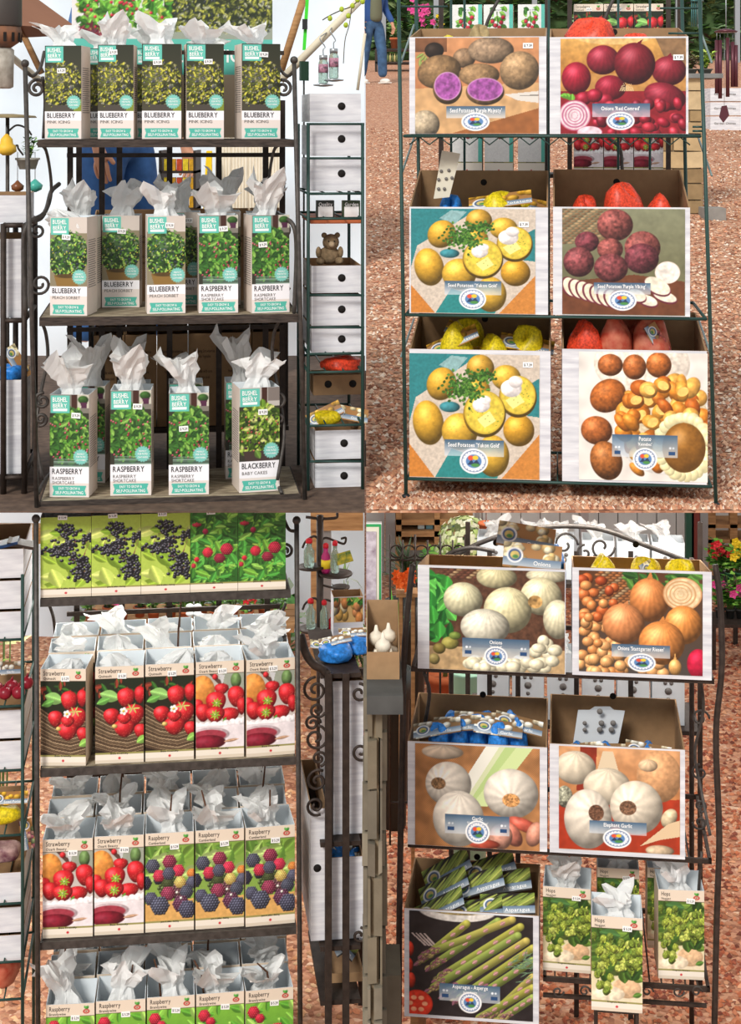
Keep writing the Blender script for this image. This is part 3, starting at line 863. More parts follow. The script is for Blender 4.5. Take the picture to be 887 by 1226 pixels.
        for k in range(16): onion(c, c.rg.uniform(700, 800), c.rg.uniform(786, 804), 8, 7, 'eeb070')
        onion(c, 792, 767, 28, 26, 'e6924a', tip=(2, -6)); onion(c, 808, 795, 8, 10, 'f0b468', tip=(0, -8))
        c.plate(732, 770, 802, 785, 768, 791, 14, 9)
        T = [("Onions 'Stuttgarter Riesen'", 767, 777, 4.4, 56, 0, 'c')]
    elif kind == 'garlic':
        c = Cv(497, 893, 646, 1015, 'a9764a', seed=10)
        c.C *= (1 + .14 * np.sin(s_ := c.X * 2.6) * np.sin(c.Y * 2.6))[..., None]; c.tex(.2, 9)
        for a_, b_, w, cc in ((600, 560, 9, 'd5dcb0'), (612, 566, 7, 'b8d088'), (628, 574, 10, 'cfe0a0'), (590, 545, 8, 'eceadc')): c.poly([(a_ - w, 893), (a_ + w, 893), (b_ + w, 965), (b_ - w, 965)], cc)
        bulb(c, 530, 902, 26, 9, None, 'e0cdb4'); bulb(c, 537, 940, 28, 27, (-12, 0)); bulb(c, 612, 948, 33, 30, (0, 8), roots='c9925a')
        for a_ in ((628, 985, 22, 8, 'd0604c', 20), (612, 996, 11, 18, 'd8806a', -40), (640, 995, 10, 16, 'e09a80', 20), (600, 1000, 14, 16, 'e8a890', 10), (580, 1010, 20, 6, 'c0503c', 0)): c.ball(a_[0], a_[1], a_[2], a_[3], a_[4], rot=a_[5], spec=.3)
        bulb(c, 549, 981, 31, 34, None)
        c.plate(533, 976, 610, 999, 572, 996, 13.5, 13, True)
        T = [("Garlic", 572, 982, 4.2, 13, 0, 'c'), ("'California Giant'", 572, 987, 3, 25, 0, 'c')]
    elif kind == 'elephant_garlic':
        c = Cv(669, 896, 814, 1022, 'c08a5c', seed=11)
        c.grad(669, 896, 814, 960, 'd8a070', 'b87848'); c.poly([(669, 965), (814, 955), (814, 1022), (669, 1022)], 'a83820'); c.poly([(695, 896), (715, 896), (712, 950), (690, 950)], '8a3020'); c.tex(.12, 6)
        c.ball(789, 928, 27, 32, 'd6a070', dark=.65); bulb(c, 776, 915, 12, 8, None, 'e8c8a0'); bulb(c, 689, 922, 25, 21, None, 'e4d6bc'); c.ball(676, 958, 10, 14, 'a8a890', tex=.5, sc=1.5)
        c.poly([(712, 935), (722, 900), (734, 900), (744, 935)], 'dcc8a8'); bulb(c, 727, 943, 29, 23, None, 'e6d8be')
        bulb(c, 762, 967, 32, 33, (-10, 1), 'ecdfc8', '7a5a44'); bulb(c, 704, 984, 29, 37, (10, -8), 'eadfcc', '6a4a38')
        c.ball(801, 978, 9, 13, 'ecd8b0', rot=30); c.poly([(766, 1014), (800, 985), (814, 980), (814, 1000), (790, 1005)], 'dcc09a'); c.ball(790, 1018, 18, 7, 'e2c8a4')
        c.plate(706, 985, 774, 1001, 739, 1006, 14, 10)
        T = [("Elephant Garlic", 740, 992, 4.4, 34, 0, 'c')]
    else:   # asparagus
        c = Cv(490, 1093, 640, 1219, '2b2728', seed=12)
        c.tex(.25, 8); c.ball(548, 1090, 48, 14, 'd9d4cc', flat=True); c.ball(548, 1087, 40, 9, '8a7a52', flat=True, tex=.4)
        for k in range(4): c.poly([(492 + k * 5, 1120), (494 + k * 5, 1120), (512 + k * 4, 1135), (509 + k * 4, 1135)], 'c8b8b0')
        for k, (xa, ya, xb, yb) in enumerate(((560, 1105, 506, 1152), (598, 1100, 520, 1158), (615, 1097, 512, 1145), (625, 1105, 528, 1172), (622, 1116, 520, 1185), (632, 1122, 536, 1190), (640, 1130, 552, 1196), (640, 1145, 575, 1192), (640, 1165, 590, 1215), (640, 1178, 575, 1219), (640, 1190, 600, 1219))):
            n, pend = 90, []
            for i in range(n + 1):
                t = i / n
                x, y = xb + (xa - xb) * t, yb + (ya - yb) * t
                g = srgb('8c9c48') * (1 - t) + srgb(['b8b450', '9cb058', 'c8b860'][k % 3]) * t
                c.ball(x, y, 5.0, 5.0, g, dark=.55, tex=0, spec=.04)
                if i % 18 == 8: pend.append((x, y))
            for x, y in pend: c.leaf(x, y, 8, 5, -35, 'b98a88')
            L_ = math.hypot(xa - xb, ya - yb); ux, uy = (xa - xb) / L_, (ya - yb) / L_
            for i in range(26):
                q = 14 - i * .95; w_ = c.rg.normal(0, 1.9) * (1.2 - .03 * i)
                c.leaf(xb + ux * q - uy * w_, yb + uy * q + ux * w_, 8.5, 4.6, math.degrees(math.atan2(uy, ux)) + c.rg.normal(0, 16), ['8a5a68', '9a8a58', '6f6a44', '7c4a58', 'a89a62'][i % 5])
        for _ in range(40): c.leaf(c.rg.normal(632, 8), c.rg.normal(1152, 8), 14, 1.6, c.rg.uniform(-70, 10), '6a8a6a')
        for x, y in ((490, 1140), (489, 1160), (492, 1178)): c.ball(x, y, 6, 10, 'd8402c')
        c.ball(500, 1206, 19, 17, 'd83c28', flat=True, rim='b82818')
        for k in range(6): c.ball(500 + 9 * math.cos(k * 1.05), 1206 + 8 * math.sin(k * 1.05), 4, 3, 'f0a880', flat=True)
        c.plate(527, 1179, 600, 1200, 564, 1201, 13, 12, True)
        T = [("Asparagus - Asperge", 564, 1184.5, 4.6, 43, 0, 'c'), ("Jersey Knight", 564, 1189.6, 2.6, 17, 1, 'c')]
    return c, T

# ------------------------------------------------------------------ meshes of the cartons
def open_carton(name, w, d, h, mats, hb=None, t=0.0018):
    """open box: front height h, back height hb, sides sloping between; outside mats[0], inside mats[1]; origin bottom centre front"""
    hb = hb or h
    mb = MB()
    x, i = w / 2, w / 2 - t
    O = [(-x, 0, 0), (x, 0, 0), (x, d, 0), (-x, d, 0), (-x, 0, h), (x, 0, h), (x, d, hb), (-x, d, hb)]
    I = [(-i, t, t), (i, t, t), (i, d - t, t), (-i, d - t, t), (-i, t, h), (i, t, h), (i, d - t, hb), (-i, d - t, hb)]
    mb.m = 0
    mb.add(O, [(0, 3, 2, 1), (0, 1, 5, 4), (1, 2, 6, 5), (2, 3, 7, 6), (3, 0, 4, 7)])
    mb.m = 1
    mb.add(I, [(0, 1, 2, 3), (4, 5, 1, 0), (5, 6, 2, 1), (6, 7, 3, 2), (7, 4, 0, 3)])
    mb.add(O[4:] + I[4:], [(0, 1, 5, 4), (1, 2, 6, 5), (2, 3, 7, 6), (3, 0, 4, 7)])
    return mb.mesh(name, mats)

def tissue_mesh(seed, w, h, style=0):
    """crumpled sheet of tissue rising from a carton mouth (z = 0), gathered at a neck and flared above"""
    R = random.Random(seed)
    n, m = 26, 11
    ph = [R.uniform(0, 6.28) for _ in range(5)]
    amp = [R.uniform(.12, .32) for _ in range(5)]
    lx, ly = R.uniform(-.5, .5), R.uniform(-.25, .1)
    V, Fc = [], []
    neck = R.uniform(.35, .55)
    spikes = [R.uniform(-.25, .35) for _ in range(n)]
    for i in range(m):
        t = i / (m - 1)
        if style == 1:    # low loose mound
            r = .46 * (1 - t) ** .5 + .04
            z = -0.35 * h + h * 1.2 * t
        else:
            r = (.44 + (.17 - .44) * min(1, t / neck)) if t < neck else .17 + (.42 - .17) * ((t - neck) / (1 - neck)) ** .8
            z = -0.3 * h + 1.3 * h * t
        for j in range(n):
            a = 2 * math.pi * j / n
            cor = max(0.0, math.cos(2 * (a - ph[0]))) ** 3 if style == 0 else 0
            k = 1 + .5 * cor * t + sum(amp[q] * math.sin((q + 2) * a + ph[q] + t * (2 if q % 2 else -2)) for q in range(5)) * (.55 + .6 * t)
            rr = r * w * max(.2, k) * R.uniform(.86, 1.14)
            zz = z + ((spikes[j] * .5 + .4 * cor - .15) * h * max(0, t - .5) * 1.6 if style == 0 else 0) + R.uniform(-.035, .035) * h
            if zz < 0:
                rr = min(rr, .44 * w)
            cl = lambda q: max(-.455 * w, min(.455 * w, q)) if zz < .002 else q
            V.append((cl(rr * math.cos(a) + lx * w * t * t), cl(rr * math.sin(a) + ly * w * t * t), zz))
    for i in range(m - 1):
        for j in range(n):
            Fc.append((i * n + j, i * n + (j + 1) % n, (i + 1) * n + (j + 1) % n, (i + 1) * n + j))
    if style == 1:
        Fc.append(tuple((m - 1) * n + j for j in range(n)))
    me = bpy.data.meshes.new('tissue_wrap')
    me.from_pydata(V, [], Fc)
    me.materials.append(TISSUE)
    me.update()
    return me

ORD = ['', 'first', 'second', 'third', 'fourth', 'fifth', 'sixth', 'seventh', 'eighth', 'ninth', 'tenth', 'eleventh', 'twelfth', 'thirteenth']
PX = 4.12 / F     # metres per photo pixel at the racks
DES = {}
def tall_design(kind):
    if kind in DES: return DES[kind]
    bush = kind in ('pink_icing', 'peach_sorbet', 'raspberry', 'blackberry')
    c, L, W, H = (bush_design if bush else fruit_design)(kind)
    w, h = W * PX, H * PX
    d = w * (1.0 if bush else 0.98)
    DES[kind] = dict(w=w, h=h, d=d, W=W, H=H, bush=bush,
        carton=open_carton('carton', w, d, h, [BEIGE_CARD if bush else CREAM_CARD, WHITE_CARD]),
        panel=c.mesh('printed_panel', w, h),
        letters=letter_mesh('lettering', L, w, h, W, H, [WHITE_INK, INK, GREY_INK] if bush else [INK, mat('brown_ink', '5a5048', 0.6)]),
        sticker=sticker_mesh('$ 9.29' if bush else '$ 5.29', 11 * PX, 6.5 * PX))
    # fine print on the carton sides
    mb = MB()
    for sx in (-1, 1):
        for k in range(22):
            z = h * (.28 + .5 * k / 22)
            y0, y1 = d * .12, d * (.86 - .12 * ((k * 7) % 5) / 5)
            mb.add([(sx * (w / 2 + .0004), y0, z), (sx * (w / 2 + .0004), y1, z), (sx * (w / 2 + .0004), y1, z + .0022), (sx * (w / 2 + .0004), y0, z + .0022)], [(0, 1, 2, 3) if sx > 0 else (3, 2, 1, 0)])
    DES[kind]['fine'] = mb.mesh('side_print', [GREY_INK])
    return DES[kind]

TIS = {}
def get_tissue(seed, style, w, h):
    k = (seed % 7, style)
    if k not in TIS: TIS[k] = tissue_mesh(100 + seed % 7 + 31 * style, 1.0, 1.0, style)
    return TIS[k]

def tall_box(B, kind, x0, x1, yt, yb, d, label, group, tis=None, rz=0.0, twig=None, front=True, sticker=(31, 14), name='plant_carton'):
    D = tall_design(kind)
    rz *= -1.6 if D['bush'] else -1.0     # turned so that its flank shows
    a, b = B.P(x0, yb, d), B.P(x1, yb, d)
    w = (b - a).length
    h = (yb - yt) * (B.P(x0, yb - 1, d) - a).length
    root = thing(name, B, (a + b) / 2, label, 'plant carton', group, rz, (w / D['w'], w / D['w'], h / D['h']))
    LOC[root] = Vector((0, 0, 0))
    part('carton', D['carton'], root)
    if front:
        p = part('printed_panel', D['panel'], root); p.location = (0, -.0006, 0)
        part('lettering', D['letters'], p)
        st = part('price_sticker', D['sticker'], p)
        st.location = (sticker[0] * PX - D['w'] / 2, -.0008, D['h'] - sticker[1] * PX)
        st.rotation_euler = (0, math.radians((x0 * 7) % 9 - 4), 0)
        if D['bush']: part('side_print', D['fine'], root)
    if tis:
        seed, hpx, style = tis
        t = part('tissue_wrap', get_tissue(seed, style, 0, 0), root)
        t.location = (0, D['d'] / 2, D['h'] - (.012 if style == 0 else .03))
        tw_ = .98 if D['bush'] else .78
        if not D['bush']: t.location.z = D['h'] - .03
        t.location.x = 0 if D['bush'] else D['w'] * (((seed * 37) % 5) - 2) * .035
        t.scale = (D['w'] * tw_, D['d'] * tw_, hpx * PX * D['h'] / h)
        if style == 0: t.rotation_euler = (0, 0, (seed * 1.57) % 6.28)
    if twig:
        dx, hh, lean = twig
        x, y, z = dx * D['w'], D['d'] * .5, D['h']
        mb = MB().tube([(x, y, z - .06), (x + lean * .3, y, z + hh * .3), (x + lean, y - .004, z + hh)], [.003, .0028, .002], 6)
        part('stem', mb.mesh('stem', [STEM]), root)
    return root

# ------------------------------------------------------------------ seed cartons
def seed_carton(B, kind, x0, x1, yt, yb, d, depth, yback, label, group, pr, rz=0.0, hole=True, sticker=None, canvas=None, zb=None):
    """front panel x0..x1, yt..yb at depth d; back wall top shows at row yback; pr = (x0,y0,x1,y1) of the print"""
    xm = (x0 + x1) / 2
    if zb is not None: yb = zrow(B, zb, xm, d)
    a, b = B.P(x0, yb, d), B.P(x1, yb, d)
    a.z = b.z = B.P(xm, yb, d).z
    w, h = (b - a).length, B.P(xm, yt, d).z - a.z
    hb = B.P(xm, yback, d + depth).z - a.z
    root = thing('seed_carton', B, (a + b) / 2, label, 'seed carton', group, rz)
    LOC[root] = Vector((0, 0, 0))
    part('carton', open_carton('carton', w, depth, h, [WHITE_WOOD, KRAFT], hb, .004), root)
    n = 12
    if hole:
        for yy, sx in ((depth - .0045, .1),):
            part('hand_hole', MB().add([(w * sx - .1 * w + .009 * math.cos(6.2832 * i / n), yy, (h + hb) / 2 + .009 * math.sin(6.2832 * i / n) + .01) for i in range(n)], [tuple(range(n))]).mesh('hand_hole', [HOLE]), root)
        for s_ in (-1, 1):
            for yy in (.33, .7):
                part('hand_hole', MB().add([(s_ * (w / 2 - .0045), depth * yy + .006 * math.cos(6.2832 * i / n), h * .86 + yy * (hb - h) + .006 * math.sin(6.2832 * i / n)) for i in range(n)], [tuple(range(n))]).mesh('hand_hole', [HOLE]), root)
    c, T = canvas or seed_design(kind)
    X0, Y0, X1, Y1 = c.r
    pm = (pr[0] + pr[2]) / 2
    pa, pb = B.P(pr[0], pr[3], d), B.P(pr[2], pr[3], d)
    pa.z = pb.z = max(B.P(pm, pr[3], d).z, a.z + .001)
    pw, ph = (pb - pa).length, min(B.P(pm, pr[1], d).z, a.z + h - .001) - pa.z
    p = part('printed_panel', c.mesh('printed_panel', pw, ph), root)
    p.location = ((pa + pb) / 2 - (a + b) / 2) + Vector((0, -.0012, 0))
    part('lettering', letter_mesh('lettering', [(t, x - X0, y - Y0, ch, wd, mi, al) for (t, x, y, ch, wd, mi, al) in T], pw, ph, X1 - X0, Y1 - Y0, [WHITE_INK, STICKER]), p)
    if sticker:
        st = part('price_sticker', sticker_mesh('$ 7.39', 12 * PX, 6.5 * PX), p)
        q = B.P(sticker[0], sticker[1], d)
        st.location = q - (pa + pb) / 2 + Vector((0, -.001, 0))
    return root, w, h, hb, (a + b) / 2

def lumpy(mb, c, r, seed, n=20, m=14, amp=.18):
    R = random.Random(seed)
    ph = [R.uniform(0, 6.28) for _ in range(6)]
    c = Vector(c); v = []; f = []
    for i in range(m + 1):
        p = math.pi * i / m
        for j in range(n):
            t = 2 * math.pi * j / n
            k = 1 + amp * (math.sin(3 * t + ph[0] + p * 2) * .5 + math.sin(5 * t + ph[1]) * .3 + math.sin(4 * p + ph[2] + t) * .4)
            sp, cp = math.sin(p), -math.cos(p)
            sp = abs(sp) ** .45; cp = math.copysign(abs(cp) ** .75, cp)
            bump = 1 + .05 * math.sin(7 * t + ph[3]) * math.sin(9 * p + ph[4])
            v.append(c + Vector((r[0] * sp * math.cos(t) * k * bump, r[1] * sp * math.sin(t) * k * bump, r[2] * cp * (1 + (.12 * math.sin(2 * t + ph[5]) if cp > .3 else 0)))))
    for i in range(m):
        for j in range(n): f.append((i * n + j, i * n + (j + 1) % n, (i + 1) * n + (j + 1) % n, (i + 1) * n + j))
    mb.sm = True; mb.add(v, f); mb.sm = False
    return mb

CARD = {}
def card_mesh(kind):
    """small header card of a seed bag: picture, grey band, round emblem"""
    if kind in CARD: return CARD[kind]
    c = Cv(0, 0, 80, 34, 'd8cfae', seed=ord(kind[0]), S=.9)
    cc = {'gold': ['e0ab34', 'd9a02c', 'c99a34'], 'garlic': ['e9e0d0', 'd8c8a8', 'f0ead8'], 'onion': ['e8d8a8', 'd8b878', 'f0e4c0'], 'red': ['a8484a', '8a3a40', 'c86050'], 'asparagus': ['8a9a48', 'a8b058', '6a7a38'], 'viking': ['8a4a5a', 'b08a7a', '7a8a60']}[kind]
    c.rect(0, 0, 80, 34, {'asparagus': '2c2826', 'garlic': '8a6a48'}.get(kind, 'a87a48'))
    for k in range(22):
        if kind == 'asparagus': c.leaf(c.rg.uniform(0, 80), c.rg.uniform(0, 22), 50, 6, -30, cc[k % 3])
        else: c.ball(c.rg.uniform(0, 80), c.rg.uniform(0, 34), c.rg.uniform(6, 11), c.rg.uniform(5, 9), cc[k % 3])
    c.grad(0, 20, 80, 31, '6a8098', 'c4ccd2')
    c.ball(16, 17, 12, 11, 'f4f4f2', flat=True, tex=0); c.ball(16, 17, 9.5, 8.6, '46608c', flat=True, tex=0); c.ball(16, 17, 7, 6, 'd8c070', flat=True); c.ball(17, 19, 5, 3, '4f8f4a', flat=True)
    w, h = .16, .068
    txt = {'gold': 'Seed Potatoes', 'garlic': 'Garlic', 'onion': 'Onions', 'red': 'Potato', 'asparagus': 'Asparagus', 'viking': 'Seed Potatoes'}[kind]
    CARD[kind] = (c.mesh('header_card', w, h), letter_mesh('lettering', [(txt, 54, 28.5, 5.5, None, 0, 'c')], w, h, 80, 34, [WHITE_INK]), w, h)
    return CARD[kind]

def seed_bag(B, p, net, card, label, group, r=(.06, .045, .035), yaw=0.0, pitch=70, roll=0, seed=1, card_off=(0, -.02, .04), s=1.0):
    """net bag of bulbs with a printed header card, lying in a carton at local point p (its base)"""
    root = thing('seed_bag', B, p, label, 'seed bag', group, yaw)
    LOC[root] = Vector((0, 0, 0))
    if net:
        mb = lumpy(MB(), (0, 0, r[2]), r, seed, amp=.14)
        part('net', mb.mesh('net', [net]), root)
    if card:
        me, le, w, h = card_mesh(card)
        c = part('header_card', me, root)
        c.location = card_off
        c.rotation_euler = (math.radians(-pitch), math.radians(roll), 0)
        c.scale = (s, s, s)
        part('lettering', le, c)
    return root

# ------------------------------------------------------------------ the setting
DIRT = mat('gravel_bed', 'b98a6c', 0.95)
def _gravel_nodes(m):
    nt = m.node_tree; b = nt.nodes['Principled BSDF']
    tc = nt.nodes.new('ShaderNodeTexCoord'); v = nt.nodes.new('ShaderNodeTexVoronoi'); v.inputs['Scale'].default_value = 55
    nt.links.new(tc.outputs['Object'], v.inputs['Vector'])
    r = nt.nodes.new('ShaderNodeValToRGB'); sp = nt.nodes.new('ShaderNodeSeparateColor')
    nt.links.new(v.outputs['Color'], sp.inputs[0]); nt.links.new(sp.outputs[0], r.inputs[0])
    cr = r.color_ramp
    cr.elements[0].color = (*lin('8a5a44'), 1); cr.elements[1].color = (*lin('e0bfa2'), 1)
    for p, c_ in ((.3, 'b07a5c'), (.6, 'cc9a7a'), (.8, 'a87058')):
        e = cr.elements.new(p); e.color = (*lin(c_), 1)
    nt.links.new(r.outputs[0], b.inputs['Base Color'])
    bp = nt.nodes.new('ShaderNodeBump'); bp.inputs['Strength'].default_value = .8; bp.inputs['Distance'].default_value = .01; bp.invert = True
    nt.links.new(v.outputs['Distance'], bp.inputs['Height']); nt.links.new(bp.outputs[0], b.inputs['Normal'])
_gravel_nodes(DIRT)
DECK = mat('deck_edge', '6a5648', 0.85, c2='4a3a30', scale=30)
TARP = mat('white_poly_sheet', 'dfeaf2', 0.55, var=0.05, scale=3, bump=0.1)
SHED = mat('pale_panel', 'cfd0cc', 0.7, var=0.06, scale=4)
BEAM = mat('deck_beam', '5c5650', 0.6, 0.3)
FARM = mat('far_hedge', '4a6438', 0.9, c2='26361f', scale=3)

MB().box((-7, -3, -.1), (7, 16, 0)).thing('floor', W0, [DIRT], kind='structure')

def sheet(name, x0, x1, Y, z0, z1, m, nx=40, nz=30, amp=.03, seed=1, kind='structure', label=None, cat=None, fold=0.0):
    R = random.Random(seed)
    ph = [R.uniform(0, 6.28) for _ in range(6)]
    V, Fc = [], []
    for i in range(nz + 1):
        for j in range(nx + 1):
            x, z = x0 + (x1 - x0) * j / nx, z0 + (z1 - z0) * i / nz
            y = Y + amp * (math.sin(x * 3.1 + z * 1.7 + ph[0]) + .6 * math.sin(x * 7 - z * 4 + ph[1]) + .3 * math.sin(z * 13 + x * 3 + ph[2])) + fold * math.sin(x * 60 + ph[3])
            V.append((x, y, z))
    n = nx + 1
    for i in range(nz):
        for j in range(nx): Fc.append((i * n + j, i * n + j + 1, (i + 1) * n + j + 1, (i + 1) * n + j))
    mb = MB(); mb.sm = True; mb.add(V, Fc)
    return mb.thing(name, W0, [m], label, cat, kind=kind)

sheet('wall_back_left', -2.6, -.005, 7.9, 0, 3.6, TARP, amp=.035, seed=3)
MB().box((-2.4, 4.0, Z_DECK - .004), (-.002, 6.7, Z_DECK)).thing('floor_deck', W0, [DECK], kind='structure')

# gravel path on the upper deck: level at the racks, rising gently beyond
mb = MB()
prof = [(4.0, Z_DECK), (SLOPE0, Z_DECK), (14, ground_z(14)), (60, ground_z(60))]
wid = [1.4, 1.5, 5, 24]
for i in range(3):
    (ya, za), (yb, zb) = prof[i], prof[i + 1]
    v = [(.002, ya, za), (wid[i], ya, za), (wid[i + 1], yb, zb), (.002, yb, zb)]
    v += [(x, y, z - (.004 if i == 0 else .03)) for x, y, z in v]
    mb.add(v, [(0, 1, 2, 3), (7, 6, 5, 4), (0, 4, 5, 1), (1, 5, 6, 2), (2, 6, 7, 3), (3, 7, 4, 0)])
mb.thing('ground_path', W0, [DIRT], kind='structure')
for y in (4.9, 6.3):
    MB().box((-2.4, y - .03, Z_DECK - .075), (1.45 + .1 * (y - 4), y + .03, Z_DECK - .006)).thing('beam_deck', W0, [BEAM], kind='structure')
for x in (-2.36, 1.6):
    MB().box((x - .03, 4.86, 0), (x + .03, 4.94, Z_DECK - .006)).thing('column_deck', W0, [BEAM], kind='structure')
# rear wall of the lower right bay
mb = MB()
for k in range(24):
    mb.box((.004 + k * .11, 9.0 - (k % 2) * .006, 0), (.108 + k * .11, 9.04, 1.84))
mb.thing('wall_back_right', W0, [SHED], kind='structure')

GRAVEL_COLS = [lin(c_) for c_ in ('c28a68', 'dcae8e', 'a86e54', 'd29c7a', '8c5c48', 'e6c6aa', 'c09478', 'cc8e70', 'ecd6c2', 'b08a72')]
def gravel(name, n, xr, Yr, zf, seed, size=(.006, .013), label='', keep=None, power=1.0, cols=GRAVEL_COLS):
    rg = np.random.default_rng(seed)
    t = rg.random(n) ** power
    Y = Yr[0] + (Yr[1] - Yr[0]) * t
    x = xr(Y)[0] + (xr(Y)[1] - xr(Y)[0]) * rg.random(n)
    for (xa, ya, xb, yb) in keep or ():      # no stones inside solid footings
        ok = ~((x > xa) & (x < xb) & (Y > ya) & (Y < yb)); x, Y = x[ok], Y[ok]
    n = len(x)
    base = np.array([(1, 0, 0), (.2, .9, .1), (-.9, .3, 0), (-.4, -.8, .1), (.5, -.8, 0), (.1, .1, .75), (-.1, 0, -.6)])
    fc = [(0, 1, 5), (1, 2, 5), (2, 3, 5), (3, 4, 5), (4, 0, 5)]
    B_ = base[None] * (1 + rg.uniform(-.35, .35, (n, 7, 3)))
    B_ *= (rg.uniform(size[0], size[1], n) * (1 + .25 * (Y - Yr[0]) / (Yr[1] - Yr[0])))[:, None, None]
    B_[..., 1] *= rg.uniform(.6, 1.0, n)[:, None]
    a = rg.uniform(0, 6.28, n)
    ca, sa = np.cos(a)[:, None], np.sin(a)[:, None]
    V = np.stack([B_[..., 0] * ca - B_[..., 1] * sa + x[:, None], B_[..., 0] * sa + B_[..., 1] * ca + Y[:, None], B_[..., 2] + np.array([zf(y) for y in Y])[:, None] + .001], -1)
    fi = (np.arange(n)[:, None, None] * 7 + np.array(fc)[None]).reshape(-1, 3)
    me = bpy.data.meshes.new(name)
    V = V.reshape(-1, 3)
    me.vertices.add(len(V)); me.vertices.foreach_set('co', V.ravel())
    me.loops.add(fi.size); me.loops.foreach_set('vertex_index', fi.ravel().astype(np.int32))
    me.polygons.add(len(fi)); me.polygons.foreach_set('loop_start', (np.arange(len(fi)) * 3).astype(np.int32))
    me.update(calc_edges=True)
    c = np.ones((n, 7, 4)); c[..., :3] = (np.array(cols)[rg.integers(len(cols), size=n)] * rg.uniform(.75, 1.15, (n, 1)))[:, None]
    at = me.color_attributes.new('Col', 'FLOAT_COLOR', 'POINT'); at.data.foreach_set('color', c.ravel().astype(np.float32))
    me.materials.append(STONE_ATTR)
    o = bpy.data.objects.new(name, me); col.objects.link(o)
    return tag(o, label, 'gravel', kind='stuff')
gravel('gravel', 52000, lambda Y: (0 * Y + .015, .30 * Y - .02), (4.02, 16), ground_z, 5, (.006, .013), 'reddish crushed gravel covering the rising garden path', power=2.2, keep=[(W0.P(780, 0, ground_Y(256)).x, ground_Y(256) - .05, W0.P(850, 0, ground_Y(256)).x, ground_Y(256) + .4)])
gravel('gravel', 18000, lambda Y: (0 * Y + .0, .31 * Y - .02), (3.7, 8.6), lambda y: 0.0, 6, (.006, .013), 'terracotta gravel under the onion and hops rack', power=1.2,
       cols=[lin(c_) for c_ in ('b96e4c', 'c88260', '9c5640', 'd49c78', '80483a', 'bc7a5a', 'aa6044')])
gravel('gravel', 2500, lambda Y: (-.235 * Y, 0 * Y - .02), (4.5, 7.6), lambda y: 0.0, 7, (.008, .015), 'sandy gravel behind the berry carton rack', cols=[lin(c_) for c_ in ('d8a880', 'e0b890', 'c08a64', 'b87858')])

# added fill lights under the deck, out of view, brightening the lower bays
FILL_TUBE = mat('added_fill_tube', 'fffaf0', 0.4, emit=6.0)
FILL_HOUSING = mat('added_fill_housing', 'e6e6e2', 0.5)
def added_fill_light(x, y, z, power, label):
    r = thing('added_fill_light', W0, (x, y, z - .05), label, 'added fill light', 'added fill lights under the deck')
    MB().box((x - .5, y - .04, z - .03), (x + .5, y + .04, z)).part('housing', [FILL_HOUSING], r)
    MB().tube([(x - .47, y, z - .042), (x + .47, y, z - .042)], .012, 8).part('added_fill_tube', [FILL_TUBE], r)
    d = bpy.data.lights.new('added_fill_glow', 'AREA'); d.shape = 'RECTANGLE'; d.size = .95; d.size_y = .07; d.energy = power; d.color = (1, .97, .92)
    o = bpy.data.objects.new('added_fill_glow', d); col.objects.link(o); o.parent = r; o.location = (0, 0, -.012)
for x, y, zz, p_, l_ in ((-.75, 4.62, Z_DECK - .006, 9, 'added white fill light under the deck above the berry cartons'), (-.85, 5.9, Z_DECK - .006, 16, 'added white fill light under the deck behind the berry rack'),
                  (.75, 4.5, Z_DECK - .006, 5, 'added white fill light under the deck above the onion cartons'), (.8, 5.6, ground_z(5.6) - .035, 14, 'added white fill light under the deck behind the onion rack'), (.9, 7.2, ground_z(7.2) - .035, 12, 'added white fill light over the potted flowers')):
    added_fill_light(x, y, zz, p_, l_)

# ------------------------------------------------------------------ shared builders
def wire_carton(B, x0, x1, yt, yb, d, depth, label, group, hole=None, name='storage_carton', lip=None, m=None):
    """closed-looking whitewashed carton seen from the side, with a round hand hole and a raised flap"""
    a, b = B.P(x0, yb, d), B.P(x1, yb, d)
    w, h = (b - a).length, B.P(x0, yt, d).z - a.z - .003
    r = thing(name, B, (a + b) / 2 + Vector((0, 0, .003)), label, 'carton', group)
    LOC[r] = Vector((0, 0, 0))
    hb = h + (lip or 0)
    part('carton', open_carton('carton', w, depth, h, [m or WHITE_WOOD, KRAFT], hb, .003), r)
    for hx in ([hole] if isinstance(hole, (int, float)) else hole or []):
        mb = MB().lathe((hx * w - w / 2, -.0012, h * .55), [(.0105, 0), (.0105, .001)], 14, (0, 1, 0))
        part('hand_hole', mb.mesh('hand_hole', [HOLE]), r)
    return r

def pot_prof(r, h):
    return [(r * .7, 0), (r * .95, h * .82), (r * 1.06, h * .82), (r * 1.06, h), (r * .9, h), (r * .85, h * .9)]

def leaf_mesh_cols(mb, name, parent, cols, seed=1, smooth=False):
    """mesh whose leaves take random colours through a colour attribute"""
    me = mb.mesh(name, [LEAF_ATTR], LOC[parent])
    rg = np.random.default_rng(seed)
    a = me.color_attributes.new('Col', 'FLOAT_COLOR', 'POINT')
    nv = len(me.vertices)
    k = np.array([lin(c_) for c_ in cols])[rg.integers(len(cols), size=nv // 5 + 1)] * rg.uniform(.8, 1.15, (nv // 5 + 1, 1))
    c = np.ones((nv, 4)); c[:, :3] = np.repeat(k, 5, 0)[:nv]
    a.data.foreach_set('color', c.ravel().astype(np.float32))
    return part(name, me, parent)

